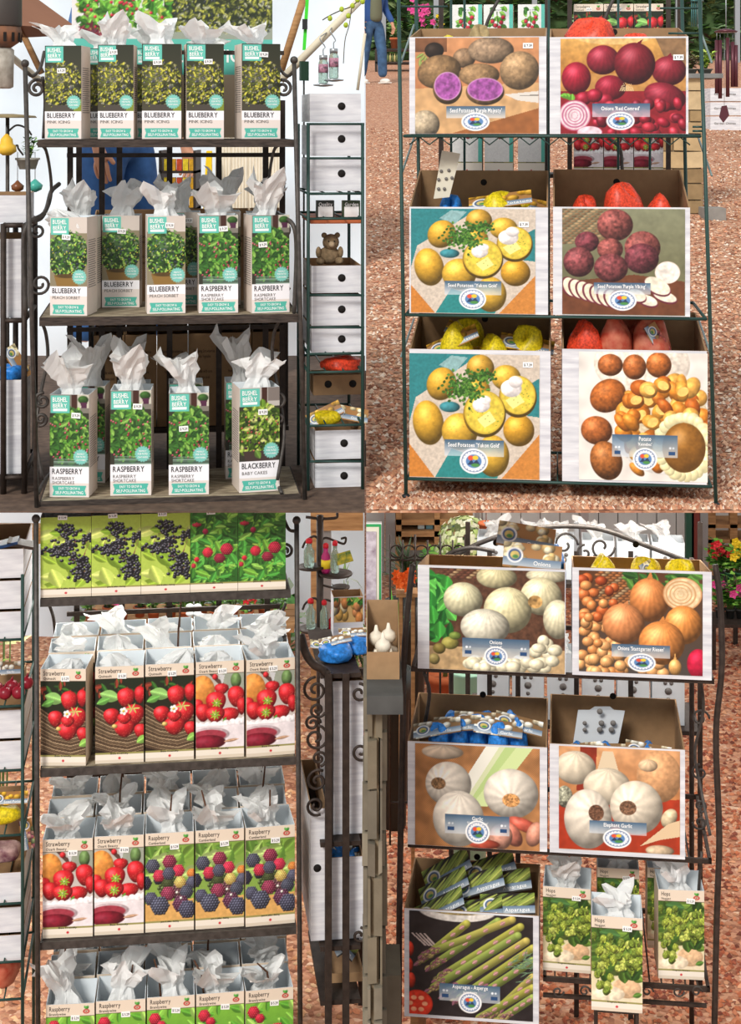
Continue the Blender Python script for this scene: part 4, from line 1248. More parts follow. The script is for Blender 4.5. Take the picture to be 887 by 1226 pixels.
def leafy(B, base, label, cat, name, h, spread, n, cols, leaf=(.05, .025), pot=None, flowers=None, seed=1, group=None, up=.6, stemh=0.0):
    """potted or bedded plant: pot, stems, foliage, flowers"""
    R = random.Random(seed)
    base = Vector(base) + Vector((0, 0, .0012))
    r = thing(name, B, base, label, cat, group)
    z0 = 0
    if pot:
        m, pr_, ph_ = pot
        MB().lathe(base, pot_prof(pr_, ph_), 14).part('pot', [m], r)
        MB().lathe(base + Vector((0, 0, ph_ * .88)), [(pr_ * .86, 0), (pr_ * .84, .004)], 12).part('soil', [mat('soil', '3a2a20', .95)], r)
        z0 = ph_ * .9
    mb, st = MB(), MB()
    tips = []
    for i in range(max(5, n // 14)):
        a = R.uniform(0, 6.28); q = spread * math.sqrt(R.random()) * .9
        tip = base + Vector((q * math.cos(a), q * math.sin(a), z0 + stemh + (h - stemh) * R.uniform(.55, 1) * (1 - .35 * (q / spread) ** 2)))
        s0 = base + Vector((q * .2 * math.cos(a), q * .2 * math.sin(a), z0 - .01))
        st.tube([s0, (s0 + tip) / 2 + Vector((0, 0, h * .06)), tip], [.003, .0025, .0015], 4)
        tips.append((s0, tip))
    for i in range(n):
        s0, tip = tips[i % len(tips)]
        p = s0.lerp(tip, R.uniform(.45 if stemh else .3, 1.02))
        a = R.uniform(0, 6.28)
        L = R.uniform(*((leaf[0] * .6, leaf[0])))
        mb.leaf(p, (math.cos(a), math.sin(a), R.uniform(-.4, 1) * up), L, leaf[1] * L / leaf[0], R.uniform(-.2, .4))
    st.part('stems', [mat('green_stem', '5a7038', .7)], r)
    leaf_mesh_cols(mb, 'foliage', r, cols, seed)
    if flowers:
        m, fn, fr = flowers
        for k in range(fn):
            s0, tip = tips[R.randrange(len(tips))]
            p = tip + Vector((R.uniform(-.5, .5) * spread * .5, -R.uniform(0, .4) * spread, R.uniform(-.12, .08) * h))
            f = MB()
            for j in range(5):
                t = j * 1.2566
                f.leaf(p, (math.cos(t), -.5, math.sin(t)), fr, fr * .8, .1, (0, -1, .2))
            f.ball(p, fr * .28, 6, 4)
            f.part('flower', [m], r)
    return r

TERRA = mat('terracotta_pot', 'b8623a', 0.8, var=0.1)
DARKPOT = mat('dark_plastic_pot', '2f3230', 0.5)
GREENPOT = mat('green_plastic_pot', '3f7a52', 0.4)
ORANGE_FL = mat('orange_petals', 'f0702a', 0.6)
RED_FL = mat('red_petals', 'd83038', 0.6)
PINK_FL = mat('pink_petals', 'd84a90', 0.6)
YEL_FL = mat('yellow_petals', 'f0cf2c', 0.6)
WHITE_FL = mat('cream_petals', 'e8ecc8', 0.6)
GLASS = mat('pale_green_glass', 'c8e0d4', 0.08, trans=0.75, ior=1.3)
REDGLASS = mat('red_glass', 'a81420', 0.1, trans=0.35, ior=1.3)
STEEL = mat('grey_metal', 'a8aaac', 0.35, 0.7)
WOOD = mat('tan_timber', 'b58a5c', 0.8, c2='8f6842', scale=10, stretch=(1, 1, 8))
PIPE = mat('cream_pipe', 'd8cdb4', 0.5)
BLACK = mat('black_plastic', '202224', 0.5)

def hanger_hook(pts):
    return MB().tube(spline(pts, 6), .0022, 5)

def shelf(B, parent, x0, x1, yt, d0, d1, board_mat, edge_mat, th=.018, lip=.0, frame=True):
    """one shelf: frame bars and four boards laid across, top surface at row yt of the front edge; returns top z"""
    a, b = B.P(x0, yt, d0), B.P(x1, yt, d0)
    z = B.P((x0 + x1) / 2, yt, d0).z
    n = 4
    dep = (d1 - d0 - .012) / n
    for k in range(n):
        MB().box((a.x + .004, d0 + .008 + k * dep + .0015, z - th * .7), (b.x - .004, d0 + .008 + (k + 1) * dep - .0015, z)).part('board', [board_mat], parent)
    MB().box((a.x, d0, z - th), (b.x, d0 + .0078, z - .0005)).part('front_edge', [edge_mat], parent)
    MB().box((a.x, d1 - .006, z - th), (b.x, d1, z - .0005)).part('back_edge', [edge_mat], parent)
    for x in (a.x, b.x - .004):
        MB().box((x, d0 + .008, z - th), (x + .004, d1 - .006, z - .0005)).part('side_edge', [edge_mat], parent)
    return z + .0012

# ================================================================== upper left: plant rack with turquoise-badged cartons
rack = thing('plant_rack', TL, (TL.P(200, 400, 0).x, 0, Z_DECK), "dark iron baker's rack with three wooden shelves holding turquoise-badged plant cartons", 'display rack')
def post(B, parent, x0, y0, x1, zf, d, r=.006, m=None, ball=True, name='post'):
    top = B.P(x0, y0, d); bx = B.P(x1, 606, d).x
    mb = MB().tube([(bx, d, zf), (top.x, d, top.z)], r, 8)
    o = mb.part(name, [m or IRON], parent)
    if ball:
        b = MB().ball(top, r * 1.75, 10, 7); b.part('finial', [m or IRON], o)
    return o
post(TL, rack, 30, 76, 44, Z_DECK, .0)
post(TL, rack, 352, 72, 365, Z_DECK, .0)
for px, y0 in ((84, 60), (122, 170), (143, 60), (203, 60), (262, 60), (318, 60), (338, 120)):
    a = TL.P(px, y0, .37)
    MB().box((a.x - .008, .366, Z_DECK), (a.x + .008, .374, a.z)).part('back_bar', [IRON_BROWN], rack)
for y in (62, 186, 395, 590):
    a, b = TL.P(80, y, .36), TL.P(340, y, .36)
    MB().box((a.x, .357, a.z - .006), (b.x, .3655, a.z + .006)).part('back_rail', [IRON_BROWN], rack)
z1 = shelf(TL, rack, 45, 352, 167, .006, .352, SHELF_DARK, SHELF_DARK, .02)
z2 = shelf(TL, rack, 47, 357, 378, .006, .352, SHELF_WOOD, SHELF_DARK, .022)
z3 = shelf(TL, rack, 47, 360, 596, .006, .352, SHELF_WOOD, SHELF_DARK, .02)
# scrolled side panels
def scroll(B, parent, pts, r=.0045, name='scroll', m=None):
    MB().tube(spline([B.P(*p) for p in pts], 6), r, 6).part(name, [m or IRON], parent)
def spiral(B, parent, px, py, d, rpx, a0, turns, r=.004, flip=1, name='scroll', m=None):
    c = B.P(px, py, d); k = B.k(d) * rpx
    MB().tube(arc(c, k, a0, a0 + 360 * turns, int(18 * turns), (flip, 0, 0), (0, 0, 1), .8), r, 6).part(name, [m or IRON], parent)
for sgn, x0 in ((1, 31), (-1, 352)):
    X = lambda dx: x0 + sgn * dx
    scroll(TL, rack, [(X(1), 86, .0), (X(8), 91, .03), (X(17), 82, .08), (X(22), 62, .14)])
    spiral(TL, rack, X(13), 106, .05, 11, 60, 1.6, .0042, sgn)
    scroll(TL, rack, [(X(20), 92, .06), (X(23), 120, .08), (X(21), 166, .08)])
    scroll(TL, rack, [(X(14), 172, .02), (X(24), 180, .06), (X(30), 215, .12), (X(29), 240, .14), (X(20), 260, .1), (X(8), 266, .04)])
    scroll(TL, rack, [(X(40), 220, .2), (X(30), 230, .16), (X(22), 255, .1), (X(2), 268, .02), (X(-3), 300, .02), (X(0), 378, .02)], .006)
    spiral(TL, rack, X(14), 276, .06, 10, 100, 1.5, .0038, sgn)
    spiral(TL, rack, X(17), 340, .08, 13, 200, 1.5, .0038, sgn)
    scroll(TL, rack, [(X(18), 384, .02), (X(24), 400, .06), (X(26), 430, .1), (X(18), 470, .1), (X(12), 520, .06), (X(20), 575, .03)])
    spiral(TL, rack, X(20), 480, .06, 10, 80, 1.5, .0045, sgn)
    spiral(TL, rack, X(18), 502, .06, 8, 250, 1.4, .0045, sgn)
    scroll(TL, rack, [(X(15), 590, .01), (X(22), 576, .1), (X(30), 566, .2)], .005)

KW = {'pink_icing': 'yellow-green blueberry bush carton', 'peach_sorbet': 'dark green blueberry bush carton',
      'raspberry': 'leafy pink-berried raspberry carton', 'blackberry': 'lime-leaved blackberry plant carton'}
def zrow(B, z, px, d):     # picture row of height z at depth d
    p = B.P(px, 200, d); q = B.P(px, 201, d)
    return 200 + (z - p.z) / (q.z - p.z)
def boxes(B, z, lst, word, group, anchor, KW):
    out = []
    for i, (kind, x0, x1, hh, d, tis, rz, stk) in enumerate(lst):
        yb = zrow(B, z, (x0 + x1) / 2, d)
        lab = f"{KW[kind]}, {ORD[i + 1]} along {word} from {anchor}"
        out.append(tall_box(B, kind, x0, x1, yb - hh, yb, d, lab, group, tis, math.radians(rz), sticker=stk))
    return out
ANCH = 'the bird feeder end'
boxes(TL, z1, [('pink_icing', 53, 98, 112, .03, (0, 30, 0), 7, (22, 36)), ('pink_icing', 117, 160, 113, .03, (1, 36, 0), 3, (21, 13)), ('pink_icing', 170, 217, 114, .03, (2, 34, 0), 1, (19, 27)),
               ('pink_icing', 223, 268, 114, .03, (3, 28, 0), -2, (28, 26)), ('pink_icing', 289, 336, 114, .03, (4, 28, 0), -5, (27, 17))],
      'the top shelf', 'turquoise-badged cartons on the top shelf', ANCH, KW)
boxes(TL, z2, [('peach_sorbet', 59, 105, 118, .03, (5, 26, 1), 8, (21, 28)), ('peach_sorbet', 122, 167, 110, .20, (6, 42, 0), 2, (25, 24)), ('peach_sorbet', 176, 222, 117, .045, (2, 36, 0), -2, (28, 15)),
               ('raspberry', 238, 285, 117, .04, (3, 36, 0), -1, (30, 20)), ('raspberry', 301, 347, 117, .03, (1, 50, 0), -6, (14, 40))],
      'the middle shelf', 'turquoise-badged cartons on the middle shelf', ANCH, KW)
boxes(TL, z3, [('raspberry', 59, 107, 123, .04, (3, 46, 0), 6, (32, 28)), ('raspberry', 132, 181, 126, .04, (1, 50, 0), 2, (32, 22)), ('raspberry', 202, 250, 122, .03, (4, 46, 0), 1, (18, 46)),
               ('blackberry', 286, 335, 125, .04, (6, 40, 0), -5, (28, 32))],
      'the lowest shelf', 'turquoise-badged cartons on the lowest shelf', ANCH, KW)
# cartons standing behind the first row
def behind(B, z, lst, word, group, kw, kind='raspberry'):
    for i, (x0, x1, hh, d, tis, rz) in enumerate(lst):
        yb = zrow(B, z, (x0 + x1) / 2, d)
        tall_box(B, kind, x0, x1, yb - hh, yb, d, f"{kw}, {ORD[i + 1]} along the back of {word}", group, tis, math.radians(rz))
behind(TL, z1, [(102, 144, 108, .24, (2, 22, 0), 3), (162, 204, 108, .24, (5, 30, 0), 0), (226, 268, 106, .24, (6, 20, 0), 0)], 'the top shelf', 'rear cartons on the top shelf', 'turquoise-badged carton half hidden by others', 'pink_icing')
behind(TL, z2, [(72, 115, 112, .15, (1, 40, 0), 6), (200, 240, 112, .22, (4, 44, 0), 0), (246, 288, 112, .22, (5, 50, 0), 0), (296, 336, 110, .22, (6, 42, 0), 0)], 'the middle shelf', 'rear cartons on the middle shelf', 'carton wrapped in grey shaded tissue', 'peach_sorbet')
behind(TL, z3, [(84, 126, 116, .2, (5, 56, 0), 4), (140, 180, 116, .2, (2, 52, 0), 0), (202, 243, 116, .2, (0, 34, 0), 0), (270, 312, 116, .2, (4, 62, 0), 0)], 'the lowest shelf', 'rear cartons on the lowest shelf', 'tissue-topped carton in shade', 'raspberry')

# brown stock cartons on a low stand behind the lowest shelf
st = thing('stock_stand', TL, TL.P(240, 560, .62), 'low dark stand behind the plant rack carrying brown stock cartons', 'stand')
a, b = TL.P(106, 520, .5), TL.P(345, 520, .5)
zt = TL.P(200, 512, .5).z
MB().box((a.x, .48, zt - .012), (b.x, .74, zt)).part('top', [IRON_BROWN], st)
for x in (a.x + .02, b.x - .02):
    for d in (.5, .72):
        MB().box((x - .008, d - .008, Z_DECK), (x + .008, d + .008, zt - .012)).part('leg', [IRON_BROWN], st)
zt0 = TL.P(200, 374, .5).z
MB().box((a.x, .48, zt0 - .012), (b.x, .74, zt0)).part('upper_shelf', [IRON_BROWN], st)
for x in (a.x + .004, b.x - .004):
    MB().box((x - .004, .5, zt), (x + .004, .72, zt0 - .012)).part('side', [IRON_BROWN], st)
for i in range(12):
    x0 = 112 + (i % 6) * 38
    zq = (zt, zt0)[i // 6] + .001
    r = wire_carton(TL, x0, x0 + 37, zrow(TL, zq, x0, .5) - 112, zrow(TL, zq, x0, .5), .5, .16, f'brown stock carton with printed label, {ORD[i % 6 + 1]} on the {("lower", "upper")[i // 6]} board of the dark stand', 'brown stock cartons', None, m=KRAFT, lip=.02)
    w_ = .075
    me = letter_mesh('lettering', [('Flowering Strawberries', 50, 16, 5, 80, 0, 'c'), ('Fruits Vegetables', 50, 25, 5, 50, 0, 'c'), ('Handle with care', 50, 50, 5, 60, 0, 'c'), ('Keep cool', 50, 60, 5, 40, 0, 'c')], w_, .24, 100, 140, [mat('faded_ink', '4a3a2c', .8)])
    part('lettering', me, r).location = (0, -.001, 0)

# printed sign behind the top shelf: two plant pictures above a turquoise band
sg = thing('display_sign', TL, TL.P(205, 165, .44), 'tall display sign with plant pictures and turquoise band behind the top shelf', 'sign')
a, b = TL.P(86, 160, .44), TL.P(326, -24, .44)
for x_ in (a.x + .02, b.x - .02): MB().box((x_ - .008, .437, Z_DECK), (x_ + .008, .4405, TL.P(200, 160, .44).z)).part('leg', [IRON_BROWN], sg)
MB().box((a.x, .437, TL.P(200, 165, .44).z), (b.x, .4405, b.z)).part('board', [mat('sign_board', 'e8e6e2', .6)], sg)
c = Cv(86, -24, 326, 165, 'e6e0de', S=.9, seed=21)
c.rect(196, -24, 326, 60, '2c3320'); c.rect(196, 32, 326, 60, '9aa090')
c.foliage(204, -24, 326, 40, 700, ['8a8c3c', '5a6428', 'b0ae48', '3a4020', '6d7038', 'a8a888'], (4, 8), .55)
c.dots([(c.rg.uniform(206, 325), c.rg.uniform(-20, 40)) for _ in range(130)], 1.3, '4a4a68')
c.rect(100, 0, 118, 60, '6a3a48'); c.foliage(92, -24, 202, 36, 330, ['4a8a2c', '6fae3c', '35661f', '8cc850', 'a8b84a'], (7, 13), .75)
c.dots([(c.rg.uniform(95, 198), c.rg.uniform(-10, 40)) for _ in range(40)], 2.4, 'd02c40')
c.foliage(95, 30, 130, 56, 30, ['6a2434', '8a3a44', '4a1c28'], (8, 14), .3)
c.ball(140, 42, 14, 10, '4a5448'); c.rect(86, 48, 326, 90, '62bfae'); c.rect(86, 90, 326, 165, 'b09a80')
p = part('printed_panel', c.mesh('printed_panel', b.x - a.x, b.z - TL.P(86, 165, .44).z), sg)
p.location = Vector(((a.x + b.x) / 2, .4362, TL.P(86, 165, .44).z)) - LOC[sg]
part('lettering', letter_mesh('lettering', [('BERRY COLLECTION', 120, 99, 15, 200, 0, 'c')], b.x - a.x, b.z - TL.P(86, 165, .44).z, 240, 189, [WHITE_INK]), p)

# --- end of rack: rusty bird feeder hanging, brown parasol, plant pole
RUST = mat('rusty_tin', '8a5a3c', 0.8, c2='5a4a42', scale=25, bump=.2)
hb = thing('hanging_bird_feeder', TL, TL.P(6, 104, .1), 'rusty hanging bird feeder with pierced tray and whitewashed tube', 'bird feeder')
q = TL.P(3, 60, .1); k = TL.k(.1)
MB().lathe((q.x, .1, TL.P(3, 32, .1).z), [(.048, 0), (.05, .004), (.05, .075), (.04, .11), (.006, .13)], 20).part('hood', [mat('grey_tin', '4c4642', .6, .4)], hb)
MB().lathe((q.x, .1, TL.P(3, 58, .1).z), [(.02, 0), (.046, .018), (.05, .04), (.047, .056), (.03, .057)], 20).part('tray', [RUST], hb)
for i in range(14):
    t = 2 * math.pi * i / 14
    MB().obox((q.x + .0495 * math.cos(t), .1 + .0495 * math.sin(t), TL.P(3, 45, .1).z), (.004 * -math.sin(t), .004 * math.cos(t), 0), (.0006 * math.cos(t), .0006 * math.sin(t), 0), (0, 0, .012)).part('slot', [HOLE], hb)
MB().lathe((q.x, .1, TL.P(3, 106, .1).z), [(.02, 0), (.028, .004), (.03, .1), (.024, .105)], 16).part('tube', [mat('whitewashed_metal', 'c8c2b6', .7, c2='8a8276', scale=30)], hb)
MB().tube([(q.x, .1, TL.P(3, -28, .1).z - .02), (q.x, .1, TL.P(3, -60, .1).z)], .002, 5).part('chain', [STEEL], hb)
pa = thing('parasol', TL, (TL.P(52, 30, 1.6).x, 1.6, Z_DECK), 'brown fabric parasol on a tan pole behind the feeder', 'parasol')
pt_ = TL.P(54, 38, 1.6)
mb = MB(); n = 8; R0 = .42
pt_.x -= .16
ctr = Vector((pt_.x - .1, 1.6, pt_.z + .22))
rim = [Vector((pt_.x - .1 + R0 * math.cos(t), 1.6 + R0 * math.sin(t), pt_.z)) for t in [2 * math.pi * (i + .5) / n for i in range(n)]]
mid = [(ctr * .45 + r_ * .55) + Vector((0, 0, .03)) for r_ in rim]
mb.add([ctr] + mid + rim, [(0, 1 + i, 1 + (i + 1) % n) for i in range(n)] + [(1 + i, 1 + n + i, 1 + n + (i + 1) % n, 1 + (i + 1) % n) for i in range(n)])
mb.part('canopy', [mat('brown_canvas', '8a5f48', .8, var=.08, scale=6)], pa)
MB().tube([(ctr.x, 1.6, Z_DECK), ctr], .012, 8).part('pole', [WOOD], pa)
for i in range(8): MB().tube([ctr, rim[i]], .004, 5).part('rib', [WOOD], pa)

pl = thing('ornament_pole', TL, (TL.P(9, 200, .9).x, .9, Z_DECK), 'dark pole with small shelf and hanging garden ornaments', 'display pole')
x9 = TL.P(9, 200, .9).x
MB().tube([(x9, .9, Z_DECK), (x9, .9, TL.P(9, 138, .9).z)], .006, 8).part('pole', [IRON], pl)
MB().lathe((x9, .9, TL.P(9, 141, .9).z), [(.09, 0), (.085, .006), (.02, .012)], 18).part('cap', [mat('thatch', '8a7a5a', .9, var=.2)], pl)
for yy, xx in ((158, 38), (182, 28)):
    scroll(TL, pl, [(9, yy, .9), (20, yy - 8, .9), (xx - 6, yy - 4, .9), (xx, yy + 4, .9)], .003, 'hook_arm')
def ornament(name, label, px, py, d, prof, m, top, n=14):
    o = thing(name, TL, TL.P(px, py, d), label, 'ornament', 'hanging garden ornaments')
    MB().lathe(LOC[o], prof, n).part('body', [m], o)
    MB().tube([LOC[o] + Vector((0, 0, prof[-1][1] * .95)), TL.P(px, top, d)], .0012, 4).part('string', [STEEL], o)
    return o
ornament('hanging_egg_planter', 'yellow egg ornament in a mossy cup hanging on a pole', 8, 186, .86, [(.012, 0), (.03, .012), (.028, .03), (.02, .035), (.018, .05), (.004, .066)], mat('egg_yellow', 'e8b83a', .5), 150)
ornament('hanging_bell_cup', 'small turquoise ceramic bird hanging on beads', 42, 230, .9, [(.004, 0), (.02, .008), (.024, .022), (.01, .034), (.003, .04)], mat('turquoise_glaze', '4aa898', .3), 182)
ornament('hanging_bell_cup', 'small brown ceramic bird hanging on red beads', 21, 230, .9, [(.004, 0), (.018, .008), (.02, .02), (.008, .03), (.003, .036)], mat('brown_glaze', '7a4a2c', .3), 182)
leafy(TL, TL.P(33, 203, .9), 'trailing plant in a pale hanging basket by the ornament pole', 'hanging plant', 'hanging_basket_plant', .09, .035, 60, GREENS, (.03, .014), (mat('grey_basket', 'a8a498', .8, var=.2), .036, .035), seed=4)

# --- open racks with cartons at both ends
def wire_frame(B, name, label, px0, px1, ys, d0, d1, zf, ytop, m, r=.0045, post_px=None):
    """wire stand: posts, a rail and cross wires for every row in ys"""
    o = thing(name, B, (B.P((px0 + px1) / 2, 300, d0).x, d0, zf), label, 'wire rack')
    x0, x1 = B.P(px0, 300, d0).x, B.P(px1, 300, d0).x
    zt = B.P(px0, ytop, d0).z
    for x in (x0, x1):
        for d in (d0, d1):
            MB().tube([(x, d, zf), (x, d, zt)], r, 6).part('post', [m], o)
    for y in ys:
        z = B.P(px0, y, d0).z
        MB().tube([(x0, d0, z), (x1, d0, z)], r * .8, 6).part('front_rail', [m], o)
        MB().tube([(x0, d1, z), (x1, d1, z)], r * .8, 6).part('back_rail', [m], o)
        for x in (x0, x1): MB().tube([(x, d0, z), (x, d1, z)], r * .8, 6).part('side_rail', [m], o)
        n = max(3, int((x1 - x0) / .045))
        for j in range(1, n):
            x = x0 + (x1 - x0) * j / n
            MB().tube([(x, d0, z), (x, d1, z)], r * .5, 5).part('wire', [m], o)
    return o
WR = wire_frame(TL, 'wire_rack', 'dark green wire rack stacked with whitewashed cartons and a teddy bear', 369, 434, (232, 262, 424, 446, 510), .10, .42, Z_DECK, 148, GREEN_WIRE)
for y in (148.5, 189.5, 353.5, 392, 552.5, 591):
    MB().tube([TL.P(367, y, .1), TL.P(436, y, .1)], .0032, 6).part('front_rail', [GREEN_WIRE], WR)
def stack(B, specs, d, depth, lab, group, xr, word):
    for i, (yt, yb, hole, lip) in enumerate(specs):
        wire_carton(B, xr[0], xr[1], yt, yb, d, depth, f'{lab}, {ORD[i + 1]} from top of {word}', group, hole, lip=lip)
G1 = 'whitewashed cartons on the wire rack'
stack(TL, [(112, 147, .62, .0), (149.5, 188, .62, 0), (190.5, 230, .62, 0)], .13, .26, 'white woodgrain carton with round hole', G1, (371, 432), 'pile above teddy bear')
stack(TL, [(318, 352, .6, 0), (354.5, 391, .6, 0), (393, 423, .6, 0)], .13, .26, 'white woodgrain carton with dark hole', G1, (373, 433), 'pile under teddy bear')
stack(TL, [(515, 551, .6, 0), (554, 590, .6, 0), (592, 611, .6, 0)], .13, .26, 'white woodgrain carton with hand hole', G1, (377, 435), 'the wire rack foot pile')
# bear, packs, red net box, paper bags on that rack
br = thing('teddy_bear', TL, TL.P(394, 317, .2), 'small brown plush bear slumped on the wire rack', 'toy')
q = LOC[br]; FUR = mat('brown_plush', '8a7458', .95, var=.25, scale=90, bump=.4)
MB().ball(q + Vector((0, 0, .026)), .026, 12, 8, (1.15, .9, 1)).part('body', [FUR], br)
hd = MB().ball(q + Vector((.004, -.006, .062)), .023, 12, 8).part('head', [FUR], br)
for s_ in (-1, 1):
    MB().ball(q + Vector((.004 + s_ * .018, -.004, .081)), .008, 8, 5).part('ear', [FUR], hd)
    MB().ball(q + Vector((s_ * .026, -.02, .012)), .012, 8, 6, (1, 1.5, .9)).part('leg', [FUR], br)
    MB().ball(q + Vector((s_ * .03, -.01, .035)), .01, 8, 6, (.8, 1, 1.6)).part('arm', [FUR], br)
    MB().ball(q + Vector((.004 + s_ * .008, -.027, .066)), .0022, 6, 4).part('eye', [INK], hd)
MB().ball(q + Vector((.004, -.028, .058)), .009, 8, 6).part('muzzle', [mat('pale_plush', 'b8a284', .95)], hd)
for i, (px, cc, txt) in enumerate(((389, '2c3028', 'Quality'), (420, '3a4a2c', 'Garden'))):
    o = thing('fertilizer_pack', TL, TL.P(px, 261, .2), ['black and white printed pack on the orange shelf', 'green and white printed pack on the orange shelf'][i], 'pack')
    q = LOC[o]
    MB().box((q.x - .024, .185, q.z), (q.x + .024, .215, q.z + .048)).part('pack', [mat(f'pack_{i}', cc, .4)], o)
    MB().box((q.x - .02, .1838, q.z + .004), (q.x + .02, .1848, q.z + .032)).part('label_panel', [WHITE_INK], o)
    me = letter_mesh('lettering', [(txt, 50, 30, 20, 80, 0, 'c')], .046, .048, 100, 100, [WHITE_INK]); part('lettering', me, o).location = (0, -.0162, 0)
oo = TL.P(372, 268, .12); MB().box((oo.x, .12, TL.P(372, 268, .12).z), (TL.P(433, 268, .12).x, .4, TL.P(372, 262.5, .12).z)).thing('orange_shelf', TL, [mat('orange_wood', 'b5623a', .6, var=.1)], 'orange wooden shelf board on the green wire rack', 'shelf board')
seed_bag(TL, TL.P(408, 443, .2), NET_R, None, 'red net bag lying on the wire rack', 'bags on the wire rack', (.055, .05, .018), seed=5)
wire_carton(TL, 375, 434, 449, 474, .30, .1, 'low brown carton behind yellow bags on the wire rack', G1, [.3, .8], m=KRAFT)
for i, (px, kd, rl) in enumerate(((392, 'gold', -25), (418, 'onion', 12))):
    seed_bag(TL, TL.P(px, 508, .2), NET_Y if i == 0 else None, kd, ['yellow potato bag lying on the wire rack', 'onion bag with navy printed card on the wire rack'][i], 'bags on the wire rack', (.035, .03, .018), pitch=35, roll=rl, seed=i, card_off=(0, -.01, .012), s=.62)

wire_frame(TL, 'carton_stand', 'dark iron stand of cartons beside the feeder end of the plant rack', 4, 29, (270, 384, 572), .16, .5, Z_DECK, 268, IRON_BROWN, .008)
stack(TL, [(234, 268, None, .0)], .2, .26, 'pale open carton holding blue bags', 'cartons beside the plant rack', (-26, 31), 'the dark iron stand')
stack(TL, [(286, 382, None, 0)], .19, .27, 'tall white woodgrain carton', 'cartons beside the plant rack', (-26, 26), 'dark stand middle')
stack(TL, [(455, 569, None, 0)], .19, .27, 'whitewashed carton with folded bags above', 'cartons beside the plant rack', (-26, 26), 'dark stand foot')
seed_bag(TL, TL.P(6, 262, .26) + Vector((0, 0, .0)), NET_B, 'gold', 'blue net bag with yellow card in the pale carton', 'bags beside the plant rack', (.05, .04, .03), pitch=60, seed=8, s=.6, card_off=(0, -.03, .03))
seed_bag(TL, TL.P(14, 455, .26), NET_B, 'onion', 'folded bag with blue net on the whitewashed carton', 'bags beside the plant rack', (.04, .04, .02), pitch=30, roll=60, seed=9, s=.6, card_off=(0, -.02, .04))

# --- jars, pipes, strap and vine
MB().tube([W0.P(4, 60, 6.0), W0.P(52, 100, 6.0)], .013, 8).thing('hanging_frame_pipe', W0, [PIPE], 'cream pipe of the shelter frame behind the bird feeder', 'pipe')
MB().tube([W0.P(4, -8, 6.3), W0.P(50, 88, 6.3)], .013, 8).thing('hanging_frame_pole', W0, [WOOD], 'tan timber pole slanting under the brown parasol', 'pole')
mb = MB().tube([W0.P(336, 96, 5.6), W0.P(437, -6, 5.6)], .014, 8)
o = mb.thing('hanging_frame_pipe', W0, [PIPE], 'cream pipe of the shelter frame slanting above the cartons', 'pipe')
MB().tube([W0.P(336, 86, 5.9), W0.P(364, -4, 5.9)], .014, 8).thing('hanging_frame_pole', W0, [WOOD], 'tan timber pole of the shelter frame beside the green strap', 'pole')
MB().tube([W0.P(428, 108, 6.4), W0.P(446 - 9, 40, 6.4)], .006, 6).thing('hanging_rope', W0, [PIPE], 'thin pale cord below the slanting pipe', 'cord')
sp = thing('hanging_strap', W0, W0.P(364, 60, 5.7), 'bright green ratchet strap hanging from the shelter frame', 'strap')
a, b = W0.P(364, 60, 5.7), W0.P(368, -4, 5.7)
MB().obox((a + b) / 2, (.006, 0, 0), (0, .001, 0), (b - a) / 2).part('webbing', [mat('green_webbing', '3fd02c', .5)], sp)
MB().obox(W0.P(365, 29, 5.69), (.009, 0, 0), (0, .008, 0), (0, 0, .018)).part('buckle', [BLACK], sp)
def jar(px, yb, yt, hook, label, yd):
    o = thing('hanging_jar_lantern', W0, W0.P(px, yb, 5.57), label, 'jar lantern', 'jar lanterns hung from the pipe')
    q = LOC[o]; h = W0.P(px, yt, 5.57).z - q.z
    MB().lathe(q, [(.014, 0), (.017, .004), (.017, h * .72), (.013, h * .84)], 16).part('jar', [GLASS], o)
    MB().lathe(q + Vector((0, 0, h * .84)), [(.0145, 0), (.0145, h * .15), (.012, h * .16)], 16).part('lid', [STEEL], o)
    MB().lathe(q + Vector((0, 0, h * .38)), [(.0175, 0), (.0175, h * .3)], 16).part('label_band', [mat('jar_label', '3a3a40', .5, c2='e8a0b8', scale=60)], o)
    MB().lathe(q - Vector((0, 0, .012)), [(.004, .0), (.034, .004), (.036, .008), (.01, .012)], 20).part('dish', [STEEL], o)
    hanger_hook([q + Vector((0, 0, h)), q + Vector((0, 0, h + .02)), q + Vector((.006, 0, h + .03)), q + Vector((-.012, 0, h + .06)), W0.P(hook[0], hook[1], 5.584)]).part('hook', [STEEL], o)
jar(387, 100, 66, (391, 39), 'mint glass jar lantern with pink label hanging on a hook', 103)
jar(399.5, 94, 58, (397, 33), 'mint glass jar lantern with dark label hanging higher on a hook', 97)
vn = thing('hanging_vine', W0, W0.P(410, 50, 5.4), 'thin wire vine with yellow-green buds twined along the pipe', 'vine')
MB().tube(spline([W0.P(*p) for p in ((386, 24, 5.45), (396, 18, 5.45), (409, 12, 5.45), (420, 8, 5.45), (432, -2, 5.45))], 5), .002, 4).part('stems', [mat('vine_brown', '5a4a38', .8)], vn)
MB().tube(spline([W0.P(*p) for p in ((421, 8, 5.45), (418, 30, 5.45), (413, 48, 5.45), (411, 76, 5.45))], 5), .0015, 4).part('stems', [MATS['vine_brown']], vn)
for px, py in ((395, 22), (409, 11), (422, 7), (414, 30), (417, 19), (428, 0), (434, 2)):
    MB().ball(W0.P(px, py, 5.44), .0085, 8, 6, (1, .8, 1.15)).part('bud', [mat('bud_green', 'a8b830', .5)], vn)
sl = thing('solar_lamp', TL, (TL.P(364, 85, .45).x, .45, Z_DECK), 'small dark green solar panel lamp on a stake behind the rack post', 'lamp')
q = TL.P(364, 85, .45)
MB().obox(q, (.012, .006, 0), (-.002, .004, 0), (0, 0, .028)).part('panel', [mat('solar_green', '24402f', .25)], sl)
